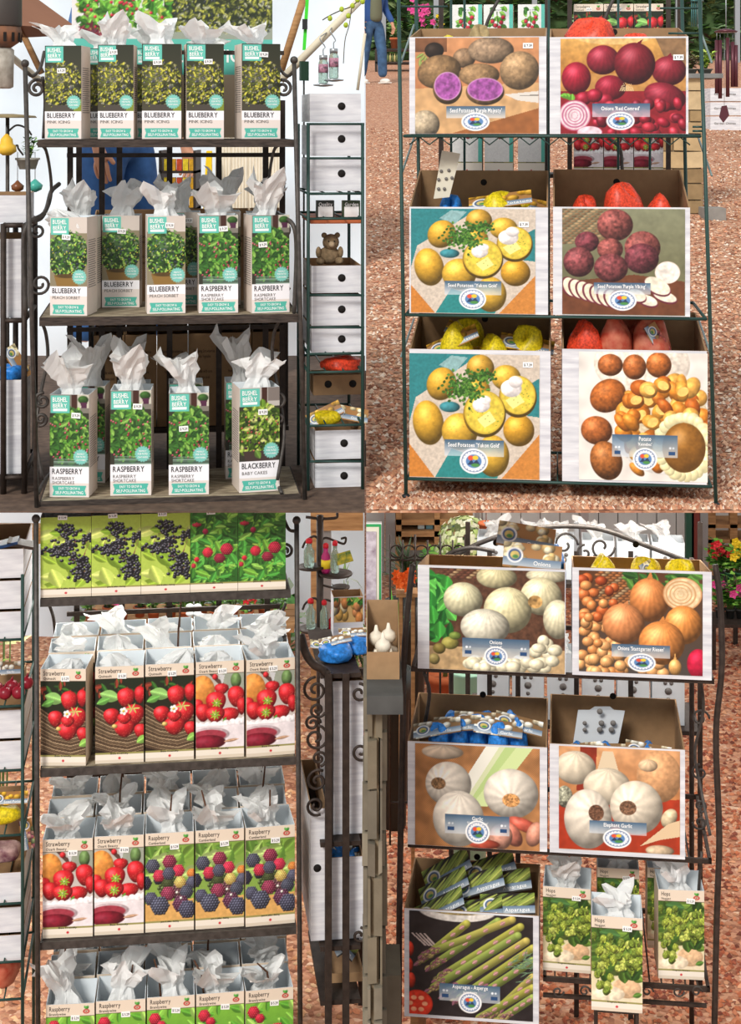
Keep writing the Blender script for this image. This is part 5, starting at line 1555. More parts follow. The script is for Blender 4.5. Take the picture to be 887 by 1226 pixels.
MB().tube([(q.x, .455, Z_DECK), (q.x, .455, q.z - .02)], .003, 5).part('stake', [IRON], sl)

# --- things glimpsed through the rack: curtains, yellow board, goods shelf
for i, px in enumerate((268, 288, 308, 328)):
    q = W0.P(px, 150, 6.2)
    mb = MB()
    for j in range(10):
        t = j / 9
        mb.lathe((q.x + (j - 4.5) * .006, 6.2 + .006 * (j % 2), Z_DECK), [(.007, 0), (.006, .5), (.007, q.z - Z_DECK)], 6)
    mb.thing('cloth_roll', W0, [mat('cream_cloth', 'd8ccb8', .8, var=.08)], ['roll of cream cloth standing next to the yellow board', 'second roll of cream cloth from the yellow board', 'third roll of cream cloth from the yellow board', 'roll of cream cloth farthest along from the yellow board'][i], 'cloth roll', 'cloth rolls behind the plant rack')
q = W0.P(247, 190, 6.1)
MB().prism([(q.x - .05, 6.1, Z_DECK), (q.x + .02, 6.1, Z_DECK), (q.x + .02, 6.1, q.z + .03), (q.x + .0, 6.1, q.z + .03)], (0, .03, 0)).thing('yellow_board', W0, [mat('yellow_paint', 'f0c818', .5)], 'bright yellow slanted sign board behind the plant rack', 'board')
gs = thing('goods_shelf', W0, W0.P(215, 400, 6.2), 'dark goods shelf with yellow packets behind the plant rack', 'shelf unit')
gs.location.z = Z_DECK; LOC[gs].z = Z_DECK
x0, x1 = W0.P(192, 200, 6.2).x, W0.P(236, 200, 6.2).x
for yy in (204, 226, 248):
    z = W0.P(200, yy, 6.2).z
    MB().box((x0, 6.15, z - .01), (x1, 6.35, z)).part('shelf', [IRON_BROWN], gs)
for x in (x0, x1 - .01):
    MB().box((x, 6.15, Z_DECK), (x + .01, 6.35, W0.P(200, 180, 6.2).z)).part('side', [IRON_BROWN], gs)
k_ = 0
for yy in (204, 226, 248):
    for j in range(5):
        z = W0.P(200, yy, 6.2).z; x = x0 + .018 + j * .0245
        MB().box((x, 6.17, z), (x + .02, 6.2, z + .045)).thing('seed_packet', W0, [mat(f'packet_{j % 3}', ['e8c828', 'd8a020', 'c84a28'][j % 3], .5, var=.3, scale=60)], f'{["yellow", "ochre", "red"][j % 3]} packet, {ORD[j + 1]} on the {["upper", "middle", "lower"][k_]} board of the goods shelf', 'packet', 'packets on the goods shelf')
    k_ += 1

# ================================================================== people
SKIN = mat('skin', 'c68e70', 0.55)
def skinned(name, verts, edges, radii, m, parent, root=0, sub=2):
    me = bpy.data.meshes.new(name)
    me.from_pydata([Vector(v) for v in verts], edges, [])
    me.materials.append(m)
    o = part(name, me, parent)
    sk = o.modifiers.new('skin', 'SKIN'); sk.use_smooth_shade = True
    o.modifiers.new('sub', 'SUBSURF').levels = sub
    o.modifiers['sub'].render_levels = sub
    for v, r in zip(me.skin_vertices[0].data, radii):
        v.radius = r if isinstance(r, tuple) else (r, r)
        v.use_root = False
    me.skin_vertices[0].data[root].use_root = True
    return o

def person(B, loc, rz, label, jeans, top, shirt, hair, stride=.1, armbend=.1):
    r = thing('person', B, loc, label, 'person', None, rz)
    LOC[r] = Vector((0, 0, 0))
    s = stride
    hipL, hipR = (.09, 0, .9), (-.09, 0, .9)
    kneeL, kneeR = (.1, -s * .6, .49), (-.1, s * .3, .49)
    ankL, ankR = (.1, -s * .7, .08), (-.1, s * .9, .09)
    shL, shR = (.19, .01, 1.42), (-.19, .01, 1.42)
    elL, elR = (.26, .03, 1.14), (-.26, .03, 1.14)
    wrL, wrR = (.27, -.05 - armbend, .9), (-.27, -.05 - armbend * .6, .9)
    V = [(0, 0, .95), (0, .01, 1.15), (0, .01, 1.36), (0, 0, 1.48), (0, -.01, 1.55), (0, -.015, 1.64), (0, 0, 1.71), hipL, kneeL, ankL, hipR, kneeR, ankR, shL, elL, wrL, shR, elR, wrR]
    E = [(0, 1), (1, 2), (2, 3), (3, 4), (4, 5), (5, 6), (0, 7), (7, 8), (8, 9), (0, 10), (10, 11), (11, 12), (2, 13), (13, 14), (14, 15), (2, 16), (16, 17), (17, 18)]
    Rr = [(.11, .08), (.11, .08), (.13, .09), .055, .06, (.078, .095), (.06, .075), .08, .052, .036, .08, .052, .036, .05, .038, .026, .05, .038, .026]
    for sd, w in ((1, 15), (-1, 18)):      # palms and five fingers each
        b = Vector(V[w]); k = len(V)
        V.append(tuple(b + Vector((0, -.015, -.06)))); E.append((w, k)); Rr.append((.02, .03))
        for j, (fy, fl) in enumerate(((-.03, .065), (-.011, .075), (.008, .07), (.026, .055))):
            p = b + Vector((0, -.015 + fy, -.085)); q = p + Vector((-.008 * sd, 0, -fl * .5)); t = q + Vector((-.016 * sd, 0, -fl * .45))
            n0 = len(V); V += [tuple(p), tuple(q), tuple(t)]; E += [(k, n0), (n0, n0 + 1), (n0 + 1, n0 + 2)]; Rr += [.0095, .0085, .007]
        p = b + Vector((0, -.055, -.05)); q = p + Vector((-.01 * sd, -.02, -.03)); n0 = len(V)
        V += [tuple(p), tuple(q)]; E += [(k, n0), (n0, n0 + 1)]; Rr += [.011, .009]
    body = skinned('body', V, E, Rr, SKIN, r)
    skinned('jeans', [(0, 0, 1.06), (0, 0, .93), hipL, kneeL, ankL, hipR, kneeR, ankR], [(0, 1), (1, 2), (2, 3), (3, 4), (1, 5), (5, 6), (6, 7)], [(.165, .125), (.175, .13), .11, .08, .075, .11, .08, .075], jeans, r)
    skinned('jacket', [(0, .012, .84), (0, .015, 1.16), (0, .015, 1.38), shL, elL, (wrL[0], wrL[1], wrL[2] + .03), shR, elR, (wrR[0], wrR[1], wrR[2] + .03)], [(0, 1), (1, 2), (2, 3), (3, 4), (4, 5), (2, 6), (6, 7), (7, 8)],
            [(.2, .15), (.175, .13), (.175, .125), .075, .058, .045, .07, .058, .045], top, r)
    if shirt: skinned('shirt', [(0, -.07, .92), (0, -.075, 1.2), (0, -.06, 1.42)], [(0, 1), (1, 2)], [(.12, .11), (.115, .1), (.09, .09)], shirt, r)
    for (x, y, z) in (ankL, ankR):
        mb = MB().ball((x, y - .06, .035), .05, 12, 8, (.95, 2.4, .8)); mb.box((x - .046, y - .17, 0), (x + .046, y + .055, .018)); part('shoe', mb.mesh('shoe', [mat('white_shoe', 'e2ddd4', .6)]), r)
    mb = MB().ball((0, .02, 1.7), .1, 14, 8, (.92, 1.1, .85)); part('hair', mb.mesh('hair', [hair]), r)
    for sx in (-1, 1):
        part('eye', MB().ball((sx * .032, -.1, 1.655), .011, 8, 6).mesh('eye', [WHITE_INK]), r)
        part('ear', MB().ball((sx * .082, .005, 1.645), .026, 8, 6, (.4, .8, 1.2)).mesh('ear', [SKIN]), r)
    part('nose', MB().ball((0, -.112, 1.63), .016, 8, 6, (.8, 1.2, 1.5)).mesh('nose', [SKIN]), r)
    part('mouth', MB().ball((0, -.1, 1.59), .022, 8, 6, (1.1, .5, .35)).mesh('mouth', [mat('lips', 'a85a50', .5)]), r)
    return r
DENIM = mat('blue_denim', '3a6298', 0.85, var=0.2, scale=20)
DENIM2 = mat('dark_denim', '3c5878', 0.85, var=0.3, scale=12)
person(W0, (W0.P(140, 200, 6.47).x, 6.47, Z_DECK), math.radians(62), 'person in blue denim standing behind the plant rack', DENIM, mat('blue_shirt', '4a6ea0', .85), None, mat('brown_hair', '4a3424', .8))
Yp = ground_Y(100)
person(W0, (W0.P(446, 60, Yp).x, Yp, ground_z(Yp)), math.radians(35), 'person in dark jeans and blue open jacket standing on the gravel path', DENIM2, mat('navy_jacket', '2f4f86', .8), mat('olive_shirt', '6a6a54', .9), MATS['brown_hair'], .18)

# ================================================================== upper right: wire rack of potato and onion cartons
sr = thing('seed_rack', TR, (TR.P(665, 400, 0).x, 0, Z_DECK), 'dark green wire rack holding six potato and onion cartons on gravel', 'wire rack')
def wpost(B, parent, x0, y0, x1, zf, d, m, r=.005, foot=True, ref=606):
    top, bx = B.P(x0, y0, d), B.P(x1, ref, d).x
    o = MB().tube([(bx, d, zf + (.006 if foot else 0)), (top.x, d, top.z)], r, 8).part('post', [m], parent)
    if foot: MB().lathe((bx, d, zf), [(.011, 0), (.011, .008), (.006, .012)], 10).part('foot', [BLACK], o)
wpost(TR, sr, 477, -14, 486, Z_DECK, .012, GREEN_WIRE)
wpost(TR, sr, 837, -14, 857, Z_DECK, .012, GREEN_WIRE)
wpost(TR, sr, 498, -10, 506, Z_DECK, .40, GREEN_WIRE)
wpost(TR, sr, 816, -10, 828, Z_DECK, .40, GREEN_WIRE)
for px in (540, 556, 657, 740, 778): wpost(TR, sr, px, -10, px, Z_DECK, .41, GREEN_WIRE, .0035, False)
def wshelf(B, parent, x0, x1, y, d0, d1, m, lip=True):
    a, b = B.P(x0, y, d0), B.P(x1, y, d0)
    z = B.P((x0 + x1) / 2, y, d0).z
    for dd in (d0, d1): MB().tube([(a.x, dd, z), (b.x, dd, z)], .0042, 6).part('rail', [m], parent)
    if lip:
        MB().tube([(a.x, d0, z + .018), (b.x, d0, z + .018)], .0035, 6).part('rail', [m], parent)
    for xx in (a.x, b.x): MB().tube([(xx, d0, z), (xx, d1, z)], .0042, 6).part('side_rail', [m], parent)
    n = 16
    for j in range(1, n):
        x = a.x + (b.x - a.x) * j / n
        MB().tube([(x, d0, z + .001), (x, d1, z + .001)], .0022, 5).part('wire', [m], parent)
    return z + .0055
shz = [wshelf(TR, sr, 484, 838, 163, .014, .39, GREEN_WIRE, False), wshelf(TR, sr, 486, 845, 379.5, .014, .39, GREEN_WIRE, False), wshelf(TR, sr, 488, 851, 578, .014, .39, GREEN_WIRE, False)]
for y0 in (165, 382, 30):
    for sx in (480, 852):
        a = TR.P(sx, y0 + 45, .012); b = TR.P(sx, y0, .39); b.x = a.x
        MB().tube([a, b], .0032, 5).part('brace', [GALV], sr)
for y, x0, x1 in ((8, 480, 536), (10, 790, 836), (152, 829, 842), (157, 829, 842), (40, 800, 836)):
    MB().tube([TR.P(x0, y, .02), TR.P(x1, y, .02)], .003, 5).part('wire', [GREEN_WIRE], sr)
# zigzag lip under the upper cartons
zz = [Vector((TR.P(490 + i * 12, 160, .02).x, .02, shz[0] - (.008 if i % 2 else .028))) for i in range(29)]
MB().tube(zz, .002, 4).part('zigzag_wire', [GREEN_WIRE], sr)

def put_bag(B, info, px, dy, ytop, net, rx, ry, card, label, group, pitch=50, roll=0, yaw=0, s=.75, seed=1, co=None, dz=0):
    root, w, h, hb, base = info
    d = base.y + dy
    top = B.P(px, ytop, d)
    p = Vector((top.x, d, base.z + .006))
    hz = max(.02, (top.z - p.z) / 2)
    return seed_bag(B, p, net, card, label, group, (rx, ry, hz), math.radians(yaw), pitch, roll, seed, co or (0, -ry * .8, hz * 2 - .045 + dz), s)
GC = 'picture-fronted seed cartons on the green wire rack'
GB = 'net bags in the seed cartons of the green wire rack'
yb0, yb1, yb2 = [zrow(TR, z, 665, .01) for z in shz]
cA = seed_carton(TR, 'purple_potato', 490, 654, 44, yb0, .01, .32, 34, 'seed carton with picture of cut purple potatoes on a board', GC, (497, 45, 645, yb0), sticker=(632, 58), zb=shz[0])
cB = seed_carton(TR, 'red_onion', 658, 824, 44, yb0, .01, .32, 34, 'seed carton with picture of glossy red onions', GC, (671, 46, 821, yb0), sticker=(812, 72), zb=shz[0])
gold = seed_design('gold_potato')
cC = seed_carton(TR, 'gold_potato', 490, 656, 248, yb1, .01, .32, 204, 'seed carton of golden potatoes with creamy halves, on the middle shelf', GC, (492, 250, 641, yb1), sticker=(627, 272), canvas=gold, zb=shz[1])
cD = seed_carton(TR, 'viking_potato', 662, 826, 248, yb1, .01, .32, 203, 'seed carton with picture of dark red mottled potatoes and pale slices', GC, (673, 250, 820, yb1), canvas=None, zb=shz[1])
cE = seed_carton(TR, 'gold_potato', 490, 659, 419, yb2, .01, .32, 372, 'seed carton of golden potatoes with creamy halves, on the lowest shelf', GC, (490, 424, 646, yb2), sticker=(632, 440), canvas=gold, zb=shz[2])
cF = seed_carton(TR, 'fried_potato', 673, 846, 419, yb2, .01, .32, 373, 'seed carton with picture of brown potatoes, fried wedges and gravy', GC, (693, 422, 847, yb2), zb=shz[2])
put_bag(TR, cA, 574, .12, 36, mat('brown_potato_net', 'a08a60', .6, var=.3, scale=60), .035, .04, 'viking', 'brown potato bag with orange card standing in the purple potato carton', GB, 12, 0, 4, .8, 3, (-.02, .02, .2))
put_bag(TR, cA, 535, .2, 48, NET_Y, .05, .05, None, 'small yellow bag sunk in the purple potato carton', GB, seed=6)
put_bag(TR, cB, 708, .14, 28, NET_R, .07, .05, None, 'bright red net bag heaped in the red onion carton', GB, seed=4)
put_bag(TR, cB, 760, .2, 46, NET_R, .05, .05, None, 'red net bag low in the red onion carton', GB, seed=7)
put_bag(TR, cC, 600, .12, 236, NET_Y, .065, .06, 'gold', 'yellow net potato bag lying in the golden potato carton of the middle shelf', GB, 62, -8, 0, 1.05, 5, dz=.02)
put_bag(TR, cC, 540, .15, 240, NET_B, .035, .06, None, 'blue wrapped bag beside yellow potatoes on the middle shelf', GB, seed=8)
put_bag(TR, cC, 625, .22, 238, NET_Y, .03, .04, 'gold', 'folded yellow bag against the wall of the middle golden potato carton', GB, 55, 12, 0, .8, 9, dz=.02)
put_bag(TR, cD, 745, .12, 226, NET_R, .06, .06, 'red', 'red net bag with upright card in the mottled potato carton', GB, 10, 75, 0, .8, 5, (.01, -.02, .19))
put_bag(TR, cD, 790, .16, 238, NET_R, .045, .05, None, 'orange net bag in a corner of the mottled potato carton', GB, seed=2)
put_bag(TR, cD, 700, .2, 240, NET_R, .04, .05, None, 'half-empty red net bag behind the mottled potato carton front', GB, seed=3)
for i, (px, dy, yt, kd) in enumerate(((545, .1, 388, None), (590, .12, 402, 'gold'), (630, .14, 392, None), (560, .22, 384, None))):
    put_bag(TR, cE, px, dy, yt + 6, NET_Y, .05, .05, 'gold', ['yellow net bag crumpled in the lowest golden potato carton', 'yellow bag with slanted card in the lowest golden potato carton', 'yellow net bag at the inner wall of the lowest golden potato carton', 'yellow net bag at the back of the lowest golden potato carton'][i], GB, 58, -25 + 17 * i, 0, .9, 10 + i)
TAN_NET = mat('pink_potato_net', 'c8765a', .5, c2='b0402c', scale=40)
for i, (px, dy, yt) in enumerate(((700, .1, 392), (735, .1, 384), (780, .12, 390), (760, .22, 380))):
    put_bag(TR, cF, px, dy, yt, TAN_NET if i != 0 else NET_R, .055, .05, 'red' if i == 2 else None, ['dark red net bag of potatoes in the fried potato carton', 'pink potatoes in red net in the fried potato carton', 'red net bag with tilted card in the fried potato carton', 'red net bag at the back of the fried potato carton'][i], GB, 30, 60, 0, .6, 20 + i)
# hanging instruction tag
tg = thing('hanging_tag', TR, TR.P(530, 236, .1), 'beige instruction tag leaning out of the golden potato carton', 'tag')
q = LOC[tg]
pl_ = [TR.P(519, 238, .1), TR.P(538, 236, .1), TR.P(551, 184, .12), TR.P(529, 180, .12)]
MB().prism(pl_, (0, .0012, 0)).part('card', [mat('tag_card', 'cfc7b4', .7)], tg)
mb = MB()
for i, (u, v_) in enumerate(((524, 226), (531, 226), (524, 215), (533, 214), (540, 213), (527, 205), (536, 204))):
    mb.lathe(TR.P(u + 1, v_, .1) + Vector((0, -.0015 + (226 - v_) * .0004, 0)), [(.0045, 0), (.0045, .0012)], 10, (0, 1, 0))
mb.part('symbols', [GREY_INK], tg)

# --- carton stand behind it
bs = thing('berry_stand', TR, (TR.P(665, 200, .7).x, .7, Z_DECK), 'dark iron stand of berry cartons behind the potato carton rack', 'display rack')
zb = [TR.P(600, 77, .68).z, TR.P(600, 208, .68).z]
x0, x1 = TR.P(528, 100, .66).x, TR.P(800, 100, .66).x
for z in zb: MB().box((x0, .672, z - .012), (x1, .86, z)).part('shelf', [IRON_BROWN], bs)
for px in (528, 655, 682, 800):
    for dd in (.655, .865): MB().box((TR.P(px, 0, dd).x - .007, dd - .005, ground_z(4.06 + dd) - .02), (TR.P(px, 0, dd).x + .007, dd + .005, TR.P(px, -16, dd).z)).part('post', [IRON_BROWN], bs)
scroll(TR, bs, [(578, 44, .62), (586, 20, .62), (600, -6, .62)], .005); scroll(TR, bs, [(722, 28, .63), (735, -2, .63), (748, -14, .63)], .005)
scroll(TR, bs, [(728, 165, .63), (742, 178, .63), (745, 205, .63)], .005)
KW2 = {'strawberry_jam': 'strawberry jam picture carton', 'strawberry_basket': 'strawberry basket picture carton', 'white_branch': 'white raspberry sprig carton'}
for k_, (z, lst, wd) in enumerate(((zb[0], [('white_branch', 541, 577), ('white_branch', 579, 614), ('white_branch', 620, 652), ('strawberry_basket', 687, 722), ('strawberry_basket', 723, 758), ('strawberry_basket', 759, 794)], 'upper shelf'),
                              (zb[1], [('white_branch', 541, 577), ('white_branch', 580, 614), ('white_branch', 620, 652), ('strawberry_jam', 687, 722), ('strawberry_jam', 723, 758), ('strawberry_jam', 759, 794)], 'lower shelf'))):
    for i, (kd, xa, xb) in enumerate(lst):
        yb = zrow(TR, z + .0015, (xa + xb) / 2, .68)
        tall_box(TR, kd, xa, xb, yb - 71, yb, .68, f'{KW2[kd]}, {ORD[i + 1]} along the {wd} of the iron berry stand', 'cartons on the iron berry stand', None)

# --- stone pillar with slab and succulent planter
Ypl = ground_Y(256)
STONES = [mat(f'tan_stone_{i}', c_, .9, var=.15, scale=14, bump=.4) for i, c_ in enumerate(('b59a72', 'a08660', 'c4ab84', '8f7654'))]
MORTAR = mat('mortar', '8a7a62', .95, var=.1, scale=40)
def pillar(Y, px0, px1, ztop, zf, label, n_rows, seed, depth=None, mats_=None, slab=None):
    R = random.Random(seed)
    x0, x1 = W0.P(px0, 100, Y).x, W0.P(px1, 100, Y).x
    dp = depth or (x1 - x0)
    o = thing('stone_pillar', W0, ((x0 + x1) / 2, Y + dp / 2, zf), label, 'pillar')
    MB().box((x0 + .012, Y + .012, zf), (x1 - .012, Y + dp - .012, ztop - .01)).part('core', [MORTAR], o)
    z = zf
    hs = [R.uniform(.7, 1.3) for _ in range(n_rows)]
    sc = (ztop - zf) / sum(hs)
    for hh in hs:
        hh *= sc
        cut = x0 + (x1 - x0) * R.choice((.35, .45, .6, .7))
        for a_, b_ in ((x0, cut), (cut, x1)):
            j = R.uniform(-.004, .01)
            MB().obox(((a_ + b_) / 2, Y + .02 - j, z + hh / 2), ((b_ - a_) / 2 - .004, R.uniform(-.003, .003), R.uniform(-.003, .003)), (0, .02, 0), (0, R.uniform(-.004, .004), hh / 2 - .004)).part('stone', [(mats_ or STONES)[R.randrange(4)]], o)
        for sx in (x0, x1):
            MB().obox((sx + (.015 if sx == x0 else -.015), Y + dp / 2 + .02, z + hh / 2), (.018 + R.uniform(0, .006), 0, 0), (0, dp / 2 - .025, 0), (0, 0, hh / 2 - .004)).part('stone', [(mats_ or STONES)[R.randrange(4)]], o)
        z += hh
    if slab:
        s0, s1, th = slab
        MB().box((W0.P(s0, 100, Y).x, Y - .04, ztop - .008), (W0.P(s1, 100, Y).x, Y + dp + .04, ztop + th)).part('slab', [mat('grey_slab', '7a7a78', .8, var=.15, scale=12)], o)
    return o
pillar(Ypl, 786, 842, W0.P(800, 92, Ypl).z, ground_z(Ypl), 'tan stacked-stone pillar with grey slab beside the gravel path', 9, 3, slab=(770, 864, .02))
MB().box((W0.P(832, 100, Ypl).x, Ypl - .3, ground_z(Ypl) - .03), (W0.P(856, 100, Ypl).x, Ypl - .1, ground_z(Ypl) + .05)).thing('concrete_foot', W0, [mat('grey_concrete', '8a8680', .9, var=.1)], 'grey concrete block at the foot of the stone pillar', 'block')
zs = W0.P(800, 92, Ypl).z + .02
for i, (px, cols, lb) in enumerate(((828, ['7a6a58', '9a8a6a', '5a5044', 'a8a070'], 'dry brown succulent bowl on the pillar slab'), (846, ['a8c848', 'c8d860', '7fa838', '90b040'], 'lime green trailing succulent at the edge of the pillar slab'))):
    leafy(W0, Vector((W0.P(px, 90, Ypl).x, Ypl + .06, zs)), lb, 'plant', 'succulent_bowl', .13, .075, 220, cols, (.045, .025), (mat('stone_bowl', '6a665e', .8), .05, .03), seed=31 + i, group='plants on the pillar slab')

# --- wind chimes, their stand and a pile of white cartons
Yc = 13.5
gz = ground_z(Yc)
cs = thing('chime_stand', W0, (W0.P(858, 0, Yc).x, Yc + .1, gz), 'dark metal stand with wind chimes by the gravel path', 'display stand')
xa, xb = W0.P(816, 0, Yc).x, W0.P(898, 0, Yc).x
for x in (xa, xb): MB().box((x - .014, Yc + .1, ground_z(Yc + .1) - .02), (x + .014, Yc + .13, W0.P(860, -30, Yc).z)).part('post', [IRON_BROWN], cs)
MB().box((xa, Yc + .1, W0.P(860, -30, Yc).z), (xb, Yc + .13, W0.P(860, -24, Yc).z)).part('bar', [IRON_BROWN], cs)
MAROON = mat('maroon_metal', '5a3038', .35, .3)
ch = thing('hanging_wind_chime', W0, W0.P(869, 146, Yc), 'maroon tube wind chime hanging from the dark stand', 'wind chime', 'wind chimes')
q = W0.P(869, 36, Yc)
MB().lathe(q - Vector((0, 0, .02)), [(.09, 0), (.1, .01), (.03, .03)], 16).part('top_disc', [MAROON], ch)
for i, (px, y0, y1) in enumerate(((858, 48, 112), (862, 48, 118), (871, 45, 116), (877, 50, 104), (881, 54, 104))):
    MB().tube([W0.P(px, y1, Yc - .03), W0.P(px, y0, Yc - .03)], .017, 8).part('tube', [MAROON], ch)
    MB().tube([W0.P(px, y0, Yc - .03), W0.P(px, 36, Yc - .02)], .002, 4).part('string', [STEEL], ch)
MB().prism([W0.P(861, 140, Yc), W0.P(866, 147, Yc), W0.P(873, 138, Yc), W0.P(870, 126, Yc), W0.P(864, 127, Yc)], (0, .01, 0)).part('sail', [MAROON], ch)
MB().tube([W0.P(869, 34, Yc), W0.P(869, -26, Yc + .1)], .004, 4).part('string', [STEEL], ch)
MB().tube([W0.P(867, 127, Yc), W0.P(867, 36, Yc)], .002, 4).part('string', [STEEL], ch)
for i, px in enumerate((831, 838)):
    o = thing('hanging_wind_chime', W0, W0.P(px, 32, Yc), ['teal tube wind chime hanging near the pillar', 'grey-green tube wind chime hanging near the pillar'][i], 'wind chime', 'wind chimes')
    for j in range(3): MB().tube([W0.P(px - 3 + j * 2.4, 32, Yc), W0.P(px - 3 + j * 2.4, 2, Yc)], .006, 6).part('tube', [mat(f'teal_metal_{i}', ['3f6a68', '5a6a64'][i], .4, .3)], o)
    MB().lathe(W0.P(px, 2, Yc), [(.03, 0), (.032, .01), (.01, .03)], 12).part('top_disc', [MATS[f'teal_metal_{i}']], o)
    MB().tube([W0.P(px, 0, Yc), W0.P(px, -26, Yc + .1)], .002, 4).part('string', [STEEL], o)
Yk = ground_Y(156)
for i, (yt, yb) in enumerate(((105, 121), (122, 138), (139, 154))):
    pz = W0.P(868, yb, Yk)
    if i == 2: pz.z = ground_z(Yk) + .0
    o = thing('storage_carton', W0, (W0.P(872, yb, Yk).x, Yk + .0, W0.P(860, yb, Yk).z if i < 2 else ground_z(Yk)), f'white printed carton, {ORD[i + 1]} from the top of the pile by the wind chimes', 'carton', 'white cartons by the wind chimes')
    LOC[o] = Vector((0, 0, 0))
    part('carton', open_carton('carton', .36, .3, W0.P(860, yt, Yk).z - W0.P(860, yb, Yk).z - .004 + (0 if i < 2 else W0.P(860, yb, Yk).z - ground_z(Yk)), [WHITE_WOOD, KRAFT]), o)
    part('lettering', letter_mesh('lettering', [('Garden Chimes', 40, 50, 16, 60, 0, 'c')], .36, .12, 100, 100, [GREY_INK]), o).location = (0, -.003, 0)

# --- far end of the path: plant benches, orchids, hedge
Yb = ground_Y(86)
bn = thing('plant_bench', W0, (W0.P(468, 0, Yb).x, Yb, ground_z(Yb)), 'dark plant bench with bottles and potted orchids at the far end of the path', 'bench')
xa, xb = W0.P(449, 0, Yb).x, W0.P(560, 0, Yb).x
for y in (58, 74): MB().box((xa, Yb, W0.P(460, y, Yb).z - .03), (xb, Yb + .6, W0.P(460, y, Yb).z)).part('shelf', [IRON_BROWN], bn)
for x in (xa, xb - .04):
    for dy in (0, .55): MB().box((x, Yb + dy, ground_z(Yb + dy) - .03), (x + .04, Yb + dy + .04, W0.P(460, 58, Yb).z - .03)).part('leg', [IRON_BROWN], bn)
zt, zl = W0.P(460, 58, Yb).z, W0.P(460, 74, Yb).z
for i in range(12):
    px = 451 + i * 2.7
    MB().lathe((W0.P(px, 74, Yb).x, Yb + .1, zl + .002), [(.017, 0), (.018, .1), (.008, .13), (.008, .16)], 8).thing('plant_food_bottle', W0, [mat(f'bottle_{i % 2}', ['c8b878', '6a7a4a'][i % 2], .3)], f'small capped bottle, {ORD[i + 1]} along the row under the far plant bench', 'bottle', 'bottles under the plant bench')
for i, (px, pm, cols, fl, lb, h, spd) in enumerate(((473, TERRA, ['9ac86a', '6fae4a', 'c8e0a0'], None, 'pale green plant in an orange pot on the far bench', .42, .12), (495, mat('tan_pot', 'b89070', .7), GREENS, (PINK_FL, 12, .07), 'pink orchid in a tan pot on the far bench', .75, .11), (512, DARKPOT, GREENS, (PINK_FL, 12, .07), 'magenta orchid in a dark pot on the far bench', .7, .11),
                                   (528, DARKPOT, ['6a8a3a', '3f5a2a', '8aa850'], (YEL_FL, 6, .05), 'yellow-flowered plant in a dark pot on the far bench', .5, .1), (548, GREENPOT, GREENS, (RED_FL, 6, .06), 'red-flowered plant in a green pot on the far bench', .55, .14))):
    leafy(W0, Vector((W0.P(px, 58, Yb).x, Yb + .25, zt)), lb, 'potted plant', 'potted_plant', h, spd, 110, cols, (.13, .06), (pm, .09, .2), fl, seed=41 + i, group='plants on the far bench')
def hedge(name, label, px0, px1, Y, ytop, zf, cols, n, seed, leaf=.12, thick=.6):
    R = random.Random(seed)
    x0, x1 = W0.P(px0, 0, Y).x, W0.P(px1, 0, Y).x
    zt = W0.P(px0, ytop, Y).z
    r = thing(name, W0, ((x0 + x1) / 2, Y, zf), label, 'hedge')
    mb = MB()
    for i in range(n):
        z = zf + (zt - zf) * R.random() ** .8
        p = (R.uniform(x0, x1), Y + R.uniform(-thick / 2, thick / 2), z)
        a = R.uniform(0, 6.28)
        mb.leaf(p, (math.cos(a), math.sin(a), R.uniform(-.3, .8)), leaf * R.uniform(.6, 1.3), leaf * .6, .2)
    leaf_mesh_cols(mb, 'foliage', r, cols, seed)
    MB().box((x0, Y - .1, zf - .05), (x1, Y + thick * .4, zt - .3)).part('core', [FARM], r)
    return r
Yh = ground_Y(72)
hedge('garden_hedge', 'dark leafy hedge closing the far end of the gravel path', 439, 900, Yh, -40, ground_z(Yh), ['3a5a2c', '5a7a3a', '2c4420', '7a8a5a', '8aa878', '4a3a34'], 2600, 8, .34)
for i, (px, hgt) in enumerate(((459, -30), (522, -30), (640, -30), (812, -30), (883, -30))):
    x = W0.P(px, 0, Yh - 1.2).x
    MB().box((x - .05, Yh - 1.2, ground_z(Yh - 1.2) - .05), (x + .05, Yh - 1.1, W0.P(px, hgt, Yh - 1.2).z)).thing('shelter_post', W0, [STEEL], f'grey steel shelter post, {ORD[i + 1]} along the far hedge from the person', 'post', 'shelter posts along the hedge')

# ================================================================== lower left: berry carton rack
rk = thing('berry_rack', BL, (BL.P(200, 900, 0).x, 0, 0), 'grey iron rack with shelves packed with strawberry and raspberry cartons', 'display rack')
def post2(B, parent, x0, y0, x1, d, r=.0065, m=None, ball=True):
    top = B.P(x0, y0, d); bx = B.P(x1, 1220, d).x
    o = MB().tube([(bx, d, 0), (top.x, d, top.z)], r, 8).part('post', [m or IRON], parent)
    if ball: MB().ball(top, r * 1.7, 10, 7).part('finial', [m or IRON], o)
post2(BL, rk, 43, 621, 46, -.004); post2(BL, rk, 355, 623, 360, -.004)
for px in (92, 146, 203, 262, 320):
    a = BL.P(px, 640, .455)
    MB().box((a.x - .008, .451, 0), (a.x + .008, .459, a.z)).part('back_bar', [IRON_BROWN], rk)
for y in (640, 735, 930, 1120):
    a, b = BL.P(80, y, .447), BL.P(335, y, .447)
    MB().box((a.x, .442, a.z - .006), (b.x, .4505, a.z + .006)).part('back_rail', [IRON_BROWN], rk)
s0 = shelf(BL, rk, 48, 348, 712, .004, .3, SHELF_DARK, IRON, .02)
s1 = shelf(BL, rk, 48, 354, 914, .004, .435, SHELF_WOOD, IRON, .02)
s2 = shelf(BL, rk, 48, 355, 1119, .004, .435, SHELF_DARK, IRON, .02)
s3 = shelf(BL, rk, 48, 356, 1316, .004, .435, SHELF_DARK, IRON, .02)
